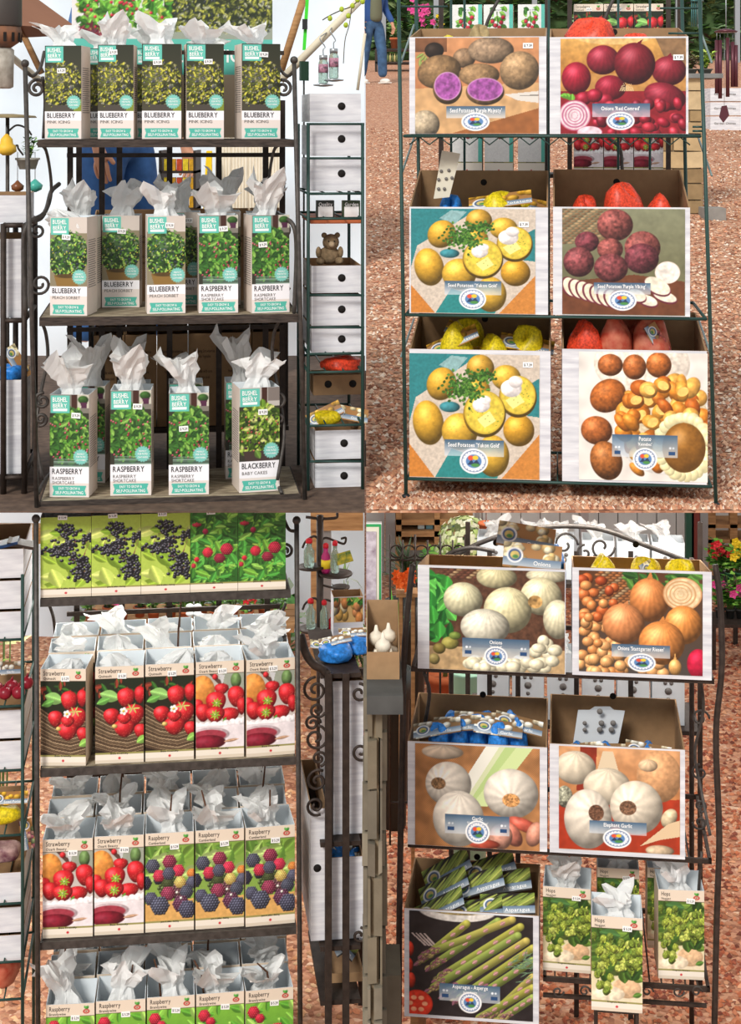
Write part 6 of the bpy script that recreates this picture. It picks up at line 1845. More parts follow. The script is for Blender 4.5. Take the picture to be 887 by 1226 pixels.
for sgn, x0 in ((1, 44), (-1, 356)):
    X = lambda dx: x0 + sgn * dx
    scroll(BL, rk, [(X(14), 722, .432), (X(20), 740, .434), (X(22), 765, .436), (X(20), 790, .436)])
    if sgn < 0:
        spiral(BL, rk, X(14), 660, .1, 9, 60, 1.5, .004, sgn)
        scroll(BL, rk, [(X(2), 636, .02), (X(10), 634, .06), (X(16), 622, .1)])
        spiral(BL, rk, X(20), 770, .2, 20, 0, .5, .006, sgn)
    scroll(BL, rk, [(X(20), 926, .432), (X(24), 946, .434), (X(16), 990, .436), (X(8), 1050, .436)])
KB = {'elderberry': 'black elderberry picture carton', 'raspberry_bush': 'red raspberry and green leaves carton', 'strawberry_basket': 'strawberries in basket carton',
      'strawberry_jam': 'strawberries and jam jar carton', 'black_raspberry': 'mixed black and red raspberry carton', 'red_raspberry': 'cream-topped red raspberry carton'}
def rowb(z, lst, word, group, d, hh, stk=(33, 15), tw=None):
    for i, (kind, x0, x1, tis, rz) in enumerate(lst):
        yb = zrow(BL, z, (x0 + x1) / 2, d)
        tall_box(BL, kind, x0, x1, yb - hh, yb, d, f'{KB[kind]}, {ORD[i + 1]} along the {word} from the red onion rack', group, tis, math.radians(rz), (tw or {}).get(i), sticker=stk)
rowb(s0, [('elderberry', 48.5, 109, None, 0), ('elderberry', 109.6, 168.5, None, 0), ('elderberry', 169, 227.5, None, 0), ('raspberry_bush', 228, 284.5, None, 0), ('raspberry_bush', 285, 342, None, 0)],
     'top shelf', 'berry cartons on the top shelf', .012, 96, (26, 4))
rowb(s1, [('strawberry_basket', 48, 103, (0, 20, 1), 7), ('strawberry_basket', 114, 172, (1, 22, 1), 1), ('strawberry_basket', 174, 232, (2, 24, 1), 0), ('strawberry_jam', 234.5, 292, (3, 22, 1), -1), ('strawberry_jam', 295, 353, (4, 30, 0), -4)],
     'second shelf', 'berry cartons on the second shelf', .02, 116)
rowb(s2, [('strawberry_jam', 51, 111, (5, 34, 0), 2), ('strawberry_jam', 113, 172, (1, 36, 0), 1), ('black_raspberry', 174, 232, (2, 36, 0), 0), ('black_raspberry', 234, 292, (3, 36, 0), -1), ('black_raspberry', 294, 353, (4, 34, 0), -3)],
     'third shelf', 'berry cartons on the third shelf', .02, 118, (36, 20), {2: (.0, .075, .006), 3: (-.2, .08, -.02), 4: (.05, .07, .0)})
rowb(s3, [('red_raspberry', 55, 113, (0, 44, 0), 2), ('red_raspberry', 115, 174, (6, 44, 0), 1), ('red_raspberry', 176, 233, (2, 38, 0), 0), ('red_raspberry', 235, 292, (3, 36, 0), -1), ('red_raspberry', 294, 351, (5, 30, 0), -3)],
     'lowest shelf', 'berry cartons on the lowest shelf', .02, 118, (36, 20), {1: (.15, .06, .01), 2: (-.2, .07, -.02), 3: (-.3, .06, -.03), 4: (.1, .04, -.04)})
# cartons behind, one and two deep; some held a little away from their neighbours
def backb(z, word, hh, rows, kind, group, x0=56, tall=0):
    for rI, (d, seed, dx) in enumerate(rows):
        for i in range(5):
            xa = x0 + dx + i * (59.5 - 1.6 * (rI + 1))
            yb = zrow(BL, z, xa + 28, d)
            sc = 4.12 / (4.12 + d)
            tall_box(BL, kind, xa, xa + 57.5 * sc, yb - hh * sc, yb, d, f'white open carton, {["second", "third"][rI]} row of {word}, {ORD[i + 1]} from red onion rack', group,
                     ((seed + i * 3) % 7, 24 + (i * 5 + seed) % 14 + tall, 0 if (i + seed) % 2 else 1), 0, ((i % 3 - 1) * .2, .1, .01) if (i + seed) % 3 == 0 else None, front=(rI == 0))
backb(s1, 'second shelf', 116, [(.155, 1, 2), (.29, 4, 8)], 'strawberry_basket', 'rear cartons on the second shelf', tall=-4)
backb(s2, 'third shelf', 118, [(.155, 2, 0), (.29, 5, 6)], 'black_raspberry', 'rear cartons on the third shelf')
backb(s3, 'lowest shelf', 118, [(.155, 3, 2), (.29, 6, 8)], 'red_raspberry', 'rear cartons on the lowest shelf')

# --- wire rack at the end of the berry rack, with cartons, red onions and bags
wire_frame(BL, 'wire_rack', 'green wire rack of cartons and red onion bags beside the berry rack', -40, 27, (768, 848, 925, 1003, 1085, 1155, 1200), .06, .40, 0, 690, GREEN_WIRE)
G2 = 'whitewashed cartons beside the berry rack'
def stk2(specs, d, depth, lab, xr, word):
    for i, (yt, yb, lip) in enumerate(specs): wire_carton(BL, xr[0], xr[1], yt, yb, d, depth, f'{lab}, {ORD[i + 1]} from top of {word}', G2, None, lip=lip)
stk2([(658, 694, .0), (696, 731, 0), (733, 767, 0)], .08, .27, 'white woodgrain carton', (-44, 28), 'the pile by the elderberry cartons')
stk2([(851, 886, 0), (888, 923, 0)], .08, .27, 'white woodgrain carton', (-44, 28), 'the pile under the red onion bags')
stk2([(1046, 1083, 0), (1087.5, 1119, 0), (1121, 1153, 0)], .08, .27, 'white woodgrain carton', (-44, 27), 'the pile near the green rack foot')
ON_R = mat('red_onion_skin', '8a1c2c', .3, var=.25, scale=30)
for i, (px, py, dd) in enumerate(((6, 846, .1), (22, 846, .1), (14, 846, .15), (-4, 846, .14), (32, 846, .17))):
    o = MB(); q = BL.P(px, py, dd); q.z = BL.P(-40, 848, .06).z + .004
    o.ball(q + Vector((0, 0, .017)), .018, 12, 8, (1, 1, .94)); o.tube([q + Vector((0, 0, .03)), q + Vector((.003, -.002, .044))], [.005, .001], 6)
    o.thing('red_onion', BL, [ON_R], 'glossy dark red onion lying on the green wire rack', 'onion', 'red onions on the wire rack')
wire_carton(BL, -44, 28, 808, 846, .26, .09, 'low brown carton behind the red onions', G2, [.7], m=KRAFT)
seed_bag(BL, Vector((BL.P(4, 800, .15).x, .15, BL.P(-40, 848, .06).z + .004)), None, 'garlic', 'bag with a dark printed card above the red onions', 'bags beside the berry rack', pitch=10, seed=1, card_off=(0, .05, .03), s=.5)
q = Vector((BL.P(2, 1003, .14).x, .14, BL.P(-40, 1003, .06).z + .004))
wire_carton(BL, -44, 28, 960, 1001, .24, .1, 'brown carton with punched hole behind yellow packets', G2, [.62], m=KRAFT)
seed_bag(BL, q, NET_Y, 'gold', 'yellow packets spilling from the brown carton on the green rack', 'bags beside the berry rack', (.05, .04, .02), pitch=60, seed=6, s=.6, card_off=(.02, -.02, .05))
q = Vector((BL.P(2, 1044, .15).x, .15, BL.P(0, 1046, .08).z + .003))
seed_bag(BL, q, mat('purple_potato_net', '6a3a4a', .5, c2='c8a8a0', scale=40), 'viking', 'net of purple potatoes with printed card on a white carton', 'bags beside the berry rack', (.05, .03, .024), pitch=15, roll=80, seed=8, s=.5, card_off=(.05, .0, .06))
q = Vector((BL.P(0, 1198, .14).x, .14, BL.P(-40, 1200, .06).z + .004))
seed_bag(BL, q, TAN_NET, 'red', 'orange potato net at the foot of the green rack', 'bags beside the berry rack', (.05, .05, .035), pitch=50, seed=9, s=.5)
# books/packets above the top carton
for i, (px, cc) in enumerate(((6, '24406a'), (26, '3a2c24'))):
    q = BL.P(px, 657, .12)
    MB().obox(q + Vector((0, 0, .014)), (.035, .0, .008 * (1 - 2 * i)), (0, .03, 0), (0, 0, .004)).thing('seed_packet', BL, [mat(f'packet_dark_{i}', cc, .4)], ['navy packet lying on the topmost white carton', 'brown packet lying on the topmost white carton'][i], 'packet', 'packets on the topmost carton')
leafy(BL, Vector((BL.P(2, 690, .75).x, .75, 0)), 'variegated yellow-green plant behind the carton pile', 'plant', 'garden_plant', BL.P(2, 606, .75).z - .12, .07, 60, ['b8c860', 'd8dc98', '8aa840'], (.08, .05), (DARKPOT, .07, .12), seed=51, stemh=.8)

# --- iron stand with scrolled side, cartons and blue garlic bags
IS = thing('scroll_rack', BL, (BL.P(400, 900, .1).x, .1, 0), 'dark brown iron stand with scrolled side panel holding garlic cartons', 'display rack')
for px, y0, d, w in ((393, 806, .03, .009), (414, 806, .03, .009), (394, 800, .42, .008), (432, 800, .42, .008)):
    a = BL.P(px, y0, d)
    MB().box((a.x - w, d - .006, 0), (a.x + w, d + .006, a.z)).part('post', [IRON_BROWN], IS)
a, b = BL.P(384, 806, .03), BL.P(432, 806, .03)
for y in (808, 1010, 1135, 1200):
    z = BL.P(400, y, .03).z
    MB().box((a.x, .038, z - .012), (b.x, .41, z)).part('shelf', [IRON_BROWN], IS)
scroll(BL, IS, [(360, 760, .036), (366, 782, .036), (376, 796, .036), (388, 804, .036), (394, 830, .036), (394, 1010, .036)], .011, 'side_frame', IRON_BROWN)
for cx, cy, rr, a0, fl in ((378, 826, 16, 90, 1), (380, 850, 10, 200, -1), (378, 884, 16, 100, -1), (382, 908, 10, 280, 1), (374, 866, 10, 0, 1), (380, 935, 14, 60, 1), (378, 965, 12, 240, -1)):
    spiral(BL, IS, cx, cy, .036, rr, a0, 1.5, .0038, fl, 'scroll', IRON_BROWN)
for cx, cy, rr, a0 in ((430, 830, 12, 90), (432, 900, 12, 200), (430, 1120, 10, 100)):
    spiral(BL, IS, cx, cy, .045, rr, a0, 1.3, .004, -1, 'scroll', IRON_BROWN)
G3 = 'cartons on the scrolled iron stand'
zs_ = [BL.P(400, y, .03).z for y in (808, 1010, 1135, 1200)]
def isc(x0, x1, yt, z, d, dep, lb, hole=None, m=None):
    wire_carton(BL, x0, x1, yt, zrow(BL, z, 400, d), d, dep, lb, G3, hole, m=m)
isc(396, 435, 815, zs_[1], .08, .3, 'tall whitewashed carton below the blue bags on the iron stand')
isc(372, 391.5, 968, zs_[2] + .001, .06, .33, 'whitewashed carton with two holes at the side of the iron stand', [.4])
isc(396, 435, 1026, zs_[2] + .001, .07, .3, 'whitewashed carton with notched front on the lower iron shelf')
isc(396, 435, 1165, zs_[3] + .001, .12, .26, 'brown carton of asparagus bags low on the iron stand', None, KRAFT)
for i, (px, yt, dd, nt, kd, z) in enumerate(((402, 788, .14, NET_B, 'garlic', zs_[0]), (425, 775, .2, NET_B, 'garlic', zs_[0]), (390, 782, .22, None, 'onion', zs_[0]))):
    q = Vector((BL.P(px, 800, dd).x, dd, z + .002))
    seed_bag(BL, q, nt, kd, ['blue net garlic bag on top of the iron stand', 'large blue garlic bag under the picture carton on the iron stand', 'onion packet lying on the iron stand'][i], 'blue garlic bags on the iron stand', (.045, .05, .022), pitch=70, roll=10 * i - 10, seed=60 + i, s=.55, card_off=(0, -.01, .045 if nt else .004))
q = BL.P(418, 770, .34)
c_ = Cv(0, 0, 64, 30, 'd8b070', seed=77, S=1.2); [c_.ball(c_.rg.uniform(0, 64), c_.rg.uniform(4, 26), 9, 8, ['e8b45c', 'e0955a', 'f0dcae', 'd88a48'][k % 4]) for k in range(18)]; c_.foliage(0, 0, 64, 8, 14, GREENS, (8, 14), .5)
oc = thing('picture_carton', BL, Vector((BL.P(417, 770, .33).x, .33, zs_[0])), 'carton with orange onion picture behind the blue bags', 'carton', G3)
LOC[oc] = Vector((0, 0, 0))
part('carton', open_carton('carton', .085, .07, .115, [WHITE_WOOD, KRAFT]), oc)
o = part('printed_panel', c_.mesh('printed_panel', .083, .07), oc); o.location = (0, -.001, .043)
for i, (px, yt, dd) in enumerate(((402, 985, .14), (424, 1000, .14), (410, 975, .22))):
    q = Vector((BL.P(px, 1000, dd).x, dd, zs_[2] + .006))
    h_ = (BL.P(px, yt + 20, dd).z - q.z) / 2
    seed_bag(BL, q, NET_B, 'garlic', ['blue net of garlic in the notched carton', 'garlic bag with round emblem card in the notched carton', 'blue garlic net at the back of the notched carton'][i], 'bags in the notched carton', (.03, .03, h_), pitch=45, roll=30 - 30 * i, seed=70 + i, s=.5, card_off=(0, -.02, h_ * 2 - .02))
for i, px in enumerate((404, 424)):
    q = Vector((BL.P(px, 1190, .2).x, .2, zs_[3] + .006))
    seed_bag(BL, q, None, 'asparagus', ['asparagus packet with white plate picture, fanned on the low carton', 'asparagus packet beside a fanned one on the low carton'][i], 'asparagus packets on the iron stand', pitch=40, roll=50 - 80 * i, s=.7, card_off=(0, -.02, .06))

# --- hanging jar carousel beyond
JC = thing('jar_carousel', W0, (W0.P(383, 700, 5.3).x, 5.3, 0), 'dark pole carousel with hooked arms and trays of glass feeders', 'display stand')
xj = W0.P(383, 700, 5.3).x
MB().tube([(xj, 5.3, 0), (xj, 5.3, W0.P(383, 617, 5.3).z)], .012, 8).part('pole', [IRON_BROWN], JC)
MB().tube(spline([W0.P(*p) for p in ((366, 619, 5.3), (383, 621, 5.3), (402, 620, 5.3), (404, 614, 5.3))], 5), .005, 5).part('arm', [IRON_BROWN], JC)
for y, xe in ((650, 412), (724, 412)):
    MB().tube(spline([W0.P(*p) for p in ((383, y - 2, 5.3), (390, y - 6, 5.3), (402, y - 2, 5.3), (xe, y + 1, 5.3), (xe + 2, y - 6, 5.3), (xe - 4, y - 5, 5.3))], 5), .004, 5).part('arm', [IRON_BROWN], JC)
    MB().tube(spline([W0.P(*p) for p in ((383, y - 2, 5.3), (376, y - 8, 5.3), (366, y - 2, 5.3), (362, y + 6, 5.3))], 5), .004, 5).part('arm', [IRON_BROWN], JC)
for px, py, r_ in ((402, 690, .055), (372, 682, .045), (408, 706, .03), (376, 756, .05), (404, 758, .05)):
    MB().lathe(W0.P(px, py, 5.28), [(r_ * .3, 0), (r_, .006), (r_, .012), (r_ * .5, .01)], 18).part('tray', [IRON_BROWN], JC)
    MB().tube([W0.P(px, py, 5.28), (xj, 5.3, W0.P(px, py - 4, 5.28).z)], .004, 5).part('tray_arm', [IRON_BROWN], JC)
def bottle(px, yb, yt, r_, m, lab, ex=None):
    o = thing('glass_feeder', W0, W0.P(px, yb, 5.28), lab, 'glass feeder', 'glass feeders on the jar carousel')
    q = LOC[o]; h = W0.P(px, yt, 5.28).z - q.z
    MB().lathe(q, [(r_ * .8, 0), (r_, .008), (r_, h * .68), (r_ * .5, h * .85), (r_ * .55, h)], 14).part('bottle', [m], o)
    if ex: MB().lathe(q + Vector((0, 0, h * .2)), [(r_ * 1.03, 0), (r_ * 1.03, h * .35)], 14).part('label_band', [ex], o)
    MB().lathe(q + Vector((0, 0, h)), [(r_ * .62, 0), (r_ * .62, .012), (r_ * .3, .016)], 12).part('stopper', [RED_INK], o)
    return o
bottle(390, 686, 656, .015, mat('magenta_label', 'b0286a', .4), 'magenta labelled feeder on the upper carousel tray', YEL_FL)
bottle(401, 686, 653, .014, GLASS, 'clear glass feeder with square label on the upper tray', None)
bottle(370, 679, 650, .018, GLASS, 'pale green glass feeder next to the carousel pole', None)
bottle(388, 753, 724, .014, GLASS, 'clear bottle feeder on the lower tray', None)
bottle(372, 753, 722, .016, GLASS, 'clear bottle feeder by the pole on the lower tray', None)
bottle(399, 755, 735, .016, REDGLASS, 'red ribbed glass jar on the lower carousel tray')
bottle(410, 755, 735, .016, REDGLASS, 'red ribbed glass jar at the edge of the lower carousel tray')
MB().obox(W0.P(411, 668, 5.27), (.028, 0, .008), (0, .001, 0), (-.006, 0, .018)).thing('hanging_card', W0, [mat('green_red_card', '2c6a3c', .5, c2='d8c03a', scale=60)], 'green and red product card hanging from the carousel', 'card')
ct = leafy(W0, Vector((W0.P(419, 760, 6.0).x, 6.0, 0)), 'tall spiky dark green succulent behind the jar carousel', 'plant', 'euphorbia_plant', W0.P(419, 668, 6.0).z - .1, .085, 260, ['3a5226', '5a7236', '2c3f1e', '70884a'], (.09, .016), (TERRA, .09, .12), seed=81, up=3, stemh=.1)
# --- shelter beams and back bench of potted plants
MB().box((W0.P(372, 612, 6.9).x, 6.88, W0.P(400, 634, 6.9).z), (-.01, 6.98, W0.P(400, 609, 6.9).z)).thing('timber_lintel', W0, [WOOD], 'brown timber beam above the far white sheet', 'beam', kind='structure')
for px in (378, 391):
    a = W0.P(px, 620, 6.95); MB().box((a.x - .02, 6.9, 0), (a.x + .02, 6.96, W0.P(px, 609, 6.9).z)).thing('shelter_post', W0, [WOOD if px < 385 else STEEL], ['brown timber post beside the jar carousel', 'grey steel post behind the jar carousel'][px > 385], 'post')
Yb2 = 6.9
bench = thing('plant_bench', W0, (W0.P(200, 800, Yb2).x, Yb2, 0), 'low slatted bench of terracotta pots behind the berry rack', 'bench')
zt = W0.P(200, 752, Yb2).z
xa, xb = W0.P(96, 752, Yb2).x, W0.P(352, 752, Yb2).x
for k in range(4): MB().box((xa, Yb2 + k * .09, zt - .02), (xb, Yb2 + k * .09 + .08, zt)).part('slat', [WOOD], bench)
for x in (xa + .05, (xa + xb) / 2, xb - .05):
    for dy in (.02, .3): MB().box((x - .02, Yb2 + dy, 0), (x + .02, Yb2 + dy + .04, zt - .02)).part('leg', [WOOD], bench)
for i in range(13):
    px = 104 + i * 19
    fl = [None, (RED_FL, 5, .018), (PINK_FL, 5, .018)][i % 3]
    leafy(W0, Vector((W0.P(px, 752, Yb2).x, Yb2 + .1 + .06 * (i % 2), zt)), f'small potted herb {["without flowers", "with red flowers", "with pink flowers"][i % 3]}, {ORD[i + 1]} along the slatted bench from the green wire rack', 'potted plant', 'potted_herb', .1, .045, 70, GREENS + ['a8b8a0'], (.04, .018), (TERRA, .028, .045), fl, seed=90 + i, group='potted herbs on the slatted bench')
hedge('garden_hedge', 'leafy shrubs along the white sheet behind the slatted bench', 98, 352, 7.55, 716, 0, ['4a7a3a', '6a9a4a', '35582a', '8ab06a', '9aa890'], 700, 12, .09, .3)
hs = thing('hanging_spinner', W0, W0.P(232, 764, 5.0), 'white spiral wind spinner hanging behind the berry rack', 'wind spinner')
for k in range(5):
    for s_ in (-1, 1):
        MB().ball(W0.P(232 + s_ * 4.5, 760 - k * 8.5, 5.0), .0125, 10, 7, (1.1, .8, .7)).part('lobe', [WHITE_CARD], hs)
MB().tube([W0.P(232, 764, 5.0), (W0.P(232, 700, 5.0).x, 5.0, Z_DECK - .004)], .0025, 5).part('cord', [STEEL], hs)
MB().box((-1.9, 6.86, W0.P(20, 640, 6.9).z - .03), (-.9, 6.94, W0.P(20, 640, 6.9).z + .04)).thing('timber_lintel', W0, [WOOD], 'brown timber beam behind the pile of white cartons', 'beam', kind='structure')
# blue-grey tubs and white cups seen through the rack
for i, px in enumerate((266, 300)):
    q = W0.P(px, 766, 6.2); MB().lathe((q.x, 6.2, 0), [(.05, 0), (.055, q.z * .4), (.06, W0.P(px, 742, 6.2).z), (.055, W0.P(px, 742, 6.2).z)], 14).thing('water_tub', W0, [mat('grey_blue_plastic', '7a8a98', .5)], ['grey-blue plastic tub between the rack bars', 'second grey-blue plastic tub between the rack bars'][i], 'tub', 'plastic tubs')

# ================================================================== lower right: onion, garlic and hops rack
rr = thing('onion_rack', BR, (BR.P(670, 900, 0).x, 0, 0), 'dark curved iron rack with arched top holding onion and garlic cartons', 'display rack')
def bar(parent, pts, r=.008, name='post', m=None): MB().tube(spline([BR.P(*p) for p in pts], 5), r, 8).part(name, [m or IRON_BROWN], parent)
def to_floor(px, d): return (px, zrow(BR, .004, px, d), d)
bar(rr, [(494, 676, .05), (489, 720, .04), (484, 780, .03), (482, 870, .03), (480, 980, .025), (478, 1100, .02), to_floor(477, .02)])
bar(rr, [(856, 676, .05), (862, 720, .04), (864, 800, .03), (857, 880, .03), (861, 1002, .025), (858, 1100, .02), to_floor(853, .02)])
for px in (540, 828):
    bar(rr, [(px, 668, .43), (px, 900, .43), to_floor(px, .43)], .007)
for px in (586, 620, 690, 755):
    a = BR.P(px, 660, .43)
    MB().box((a.x - .007, .427, .0), (a.x + .007, .433, a.z)).part('back_bar', [IRON_BROWN], rr)
# arched crest with scrolls
bar(rr, [(540, 668, .43), (575, 650, .43), (620, 636, .43), (672, 630, .43), (720, 634, .43), (770, 652, .43), (828, 674, .43)], .007, 'crest', IRON)
bar(rr, [(524, 684, .38), (536, 664, .39), (562, 656, .4), (592, 660, .41)], .006, 'crest', IRON)
for px, py, r_, a0, fl in ((676, 652, 16, 0, 1), (720, 655, 16, 180, -1), (700, 662, 10, 90, 1), (640, 655, 14, 90, 1)):
    spiral(BR, rr, px, py, .43, r_, a0, 1.1, .0035, fl, 'scroll', IRON)
def ishelf(y, x0, x1, d0, d1):
    a, b = BR.P(x0, y, d0), BR.P(x1, y, d0)
    z = BR.P((x0 + x1) / 2, y, d0).z
    for dd in (d0, d1 - .008): MB().box((a.x, dd, z - .012), (b.x, dd + .008, z)).part('rail', [IRON_BROWN], rr)
    for x in (a.x, b.x - .008): MB().box((x, d0, z - .012), (x + .008, d1, z)).part('rail', [IRON_BROWN], rr)
    n = 14
    for j in range(1, n):
        x = a.x + (b.x - a.x) * j / n
        MB().box((x - .002, d0 + .008, z - .008), (x + .002, d1 - .008, z - .001)).part('slat', [IRON_BROWN], rr)
    return z + .0012
za, zb_, zc_ = ishelf(806, 492, 855, .02, .42), ishelf(1019, 488, 852, .02, .42), ishelf(1176, 650, 850, .02, .42)
zd_ = BR.P(750, 1197, .02).z
MB().box((BR.P(650, 1197, .02).x, .02, zd_ - .008), (BR.P(846, 1197, .02).x, .03, zd_)).part('rail', [IRON_BROWN], rr)
for i, px in enumerate((668, 700, 738, 775, 812, 834)): spiral(BR, rr, px, 1187, .022, 7.0, 0 if i % 2 else 180, 1.2, .0026, 1 if i % 2 else -1, 'scroll', IRON)
for cy, r_, a0 in ((860, 11, 0), (925, 10, 90), (985, 9, 180), (965, 8, 270)): spiral(BR, rr, 838, cy, .2, r_, a0, 1.3, .003, 1, 'scroll', IRON)
bar(rr, [(838, 806, .1), (842, 850, .12), (832, 900, .14), (840, 950, .12), (850, 1000, .06)], .004, 'scroll', IRON)
bar(rr, [(840, 1020, .08), (836, 1090, .1), (846, 1175, .06)], .004, 'scroll', IRON)
bar(rr, [(508, 806, .06), (514, 830, .1), (508, 870, .14)], .005, 'scroll', IRON)

GC2 = 'picture-fronted seed cartons on the arched iron rack'
GB2 = 'bags in the cartons of the arched iron rack'
ya, ybb, yc = zrow(BR, za, 670, .01), zrow(BR, zb_, 670, .01), zrow(BR, zc_, 670, .01)
cG = seed_carton(BR, 'white_onion', 500, 677, 679, ya, .008, .32, 666, 'seed carton with picture of white onions and lettuce', GC2, (514, 682, 676, ya - .5), zb=za)
cH = seed_carton(BR, 'yellow_onion', 685, 852, 682, ya, .008, .32, 668, 'seed carton with picture of orange-brown onions', GC2, (693, 685, 841, ya - .5), zb=za)
cI = seed_carton(BR, 'garlic', 488, 655, 891, ybb, .008, .32, 832, 'seed carton with picture of garlic bulbs on burlap', GC2, (497, 893, 646, ybb - 2), zb=zb_)
cJ = seed_carton(BR, 'elephant_garlic', 658, 820, 894, ybb, .008, .32, 834, 'seed carton with picture of large garlic bulbs on red cloth', GC2, (669, 896, 814, ybb - 1), zb=zb_)
# the asparagus carton stands on a wooden crate in front of the lowest shelf
kb = zrow(BR, .045, 560, .0)
cK = seed_carton(BR, 'asparagus', 484, 645, 1092, 1222, -.012, .3, 1030, 'seed carton with picture of asparagus spears and tomato', GC2, (490, 1094, 638, 1218))
bz = cK[4].z
crate = thing('low_crate', BR, Vector((cK[4].x, .18, 0)), 'low wooden crate carrying the asparagus carton', 'crate')
for k in range(3): MB().box((cK[4].x - .17, .05 + k * .095, bz - .012), (cK[4].x + .17, .05 + k * .095 + .085, bz - .001)).part('slat', [WOOD], crate)
for x in (-.165, .145): MB().box((cK[4].x + x, .06, 0), (cK[4].x + x + .02, .32, bz - .012)).part('runner', [WOOD], crate)

put_bag(BR, cG, 628, .12, 652, NET_Y, .04, .05, 'onion', 'white onion bag with emblem card rising from the white onion carton', GB2, 20, 8, 0, .95, 3, (0, -.03, .29))
put_bag(BR, cG, 634, .05, 676, NET_Y, .04, .03, 'onion', 'second white onion bag leaning out below the first', GB2, 10, 4, 0, .95, 4, (.005, -.02, .255))
put_bag(BR, cG, 664, .2, 658, NET_B, .03, .04, None, 'blue net bag end sticking out of the white onion carton', GB2, seed=5)
for i, px in enumerate((722, 772, 815)):
    put_bag(BR, cH, px, .1 + .05 * (i % 2), 670 + i * 3, NET_Y, .045, .045, 'onion' if i == 1 else None, ['yellow net of small onions in the orange onion carton', 'yellow onion net with upright folded card', 'yellow onion net at the far corner of the orange onion carton'][i], GB2, 30, 65, 0, .6, 6 + i)
for i in range(5):
    put_bag(BR, cI, 524 + i * 24, .05 + .035 * (i % 3), 872 - (i % 3) * 5, NET_B, .03, .03, 'garlic', f'garlic packet with brown and cream print, {ORD[i + 1]} along the burlap garlic carton', GB2, 66, -12 + i * 6, 0, .8, 12 + i, dz=.035)
for i in range(3):
    put_bag(BR, cI, 545 + i * 34, .2, 858, NET_B, .04, .04, 'garlic' if i == 1 else None, ['blue net at the back of the burlap garlic carton', 'garlic packet at the back of the burlap garlic carton', 'blue net bag bunched at the rear corner of the burlap garlic carton'][i], GB2, 50, 6, 0, .7, seed=18 + i, dz=.02)
for i, px in enumerate((693, 728, 775)):
    put_bag(BR, cJ, px, .07, 896, NET_B, .045, .045, 'garlic', ['blue packet at the wall of the large garlic carton', 'blue packet with pale bulb in the large garlic carton', 'blue packet with printed label in the large garlic carton'][i], GB2, 60, -8 + 8 * i, 0, .75, 24 + i, dz=.03)
tg = thing('instruction_card', BR, BR.P(717, 888, .18), 'white instruction card standing in the large garlic carton', 'card')
pl_ = [BR.P(686, 890, .17), BR.P(740, 890, .17), BR.P(748, 851, .2), BR.P(735, 850, .2), BR.P(730, 846, .2), BR.P(712, 846, .2), BR.P(706, 850, .2), BR.P(692, 850, .2)]
MB().prism(pl_, (0, .0015, 0)).part('card', [mat('grey_card', 'b8bcc0', .6)], tg)
mb = MB()
for u, v_ in ((718, 852), (720, 866), (734, 866), (718, 874), (732, 874), (700, 866), (700, 874)): mb.lathe(BR.P(u, v_, .165) + Vector((0, 0, 0)), [(.008 if u > 710 else .006, 0), (.008 if u > 710 else .006, .0012)], 10, (0, 1, 0))
mb.part('symbols', [GREY_INK], tg)
for i, (px, dy, yt, rl, pt) in enumerate(((528, .05, 1064, -28, 62), (570, .05, 1068, -10, 62), (608, .06, 1062, -5, 58), (535, .14, 1042, -30, 55), (575, .15, 1038, -20, 50), (606, .2, 1037, -12, 50), (540, .24, 1022, -32, 45), (590, .25, 1020, -22, 45))):
    put_bag(BR, cK, px, dy, yt + 8, None, .03, .03, 'asparagus', f'asparagus packet with printed spears, {ORD[i + 1]} in the asparagus carton from its front edge', GB2, pt, rl, 0, .9, 30 + i)

# --- hops cartons
KH = {'hops': 'plant carton with pale green hop cones'}
for i, (x0, x1, yt, yb, d, rz, tis, lb) in enumerate(((650, 707, 1063, 0, .05, 2, (1, 40, 0), 'hops plant carton next to the asparagus carton'), (708, 769, 1098, 1211, -.1, 1, (2, 26, 0), 'hops plant carton standing forward of the scrolled shelf'), (788, 843, 1066, 0, .05, -2, (4, 36, 0), 'hops plant carton beside the rack post'),
                                           (715, 765, 1040, 0, .2, 0, (6, 30, 0), 'hops plant carton half hidden at the back of the scrolled shelf'), (775, 824, 1040, 0, .2, 0, (0, 30, 0), 'hops plant carton behind the one by the rack post'))):
    if not yb: yb = zrow(BR, zc_, (x0 + x1) / 2, d)
    tall_box(BR, 'hops', x0, x1, yt, yb, d, lb, 'hops cartons on the lowest shelf', tis, math.radians(rz), sticker=(42, 17))
fz = BR.P(738, 1211, -.1).z
stp = thing('iron_step', BR, Vector((BR.P(738, 1211, -.05).x, -.05, 0)), 'small dark iron step carrying the forward hops carton', 'step')
xa, xb = BR.P(712, 1211, -.1).x, BR.P(765, 1211, -.1).x
MB().box((xa, -.095, fz - .008), (xb, .012, fz - .001)).part('plate', [IRON_BROWN], stp)
for x in (xa, xb - .008):
    for dd in (-.09, .0): MB().box((x, dd, 0), (x + .008, dd + .008, fz - .008)).part('leg', [IRON_BROWN], stp)

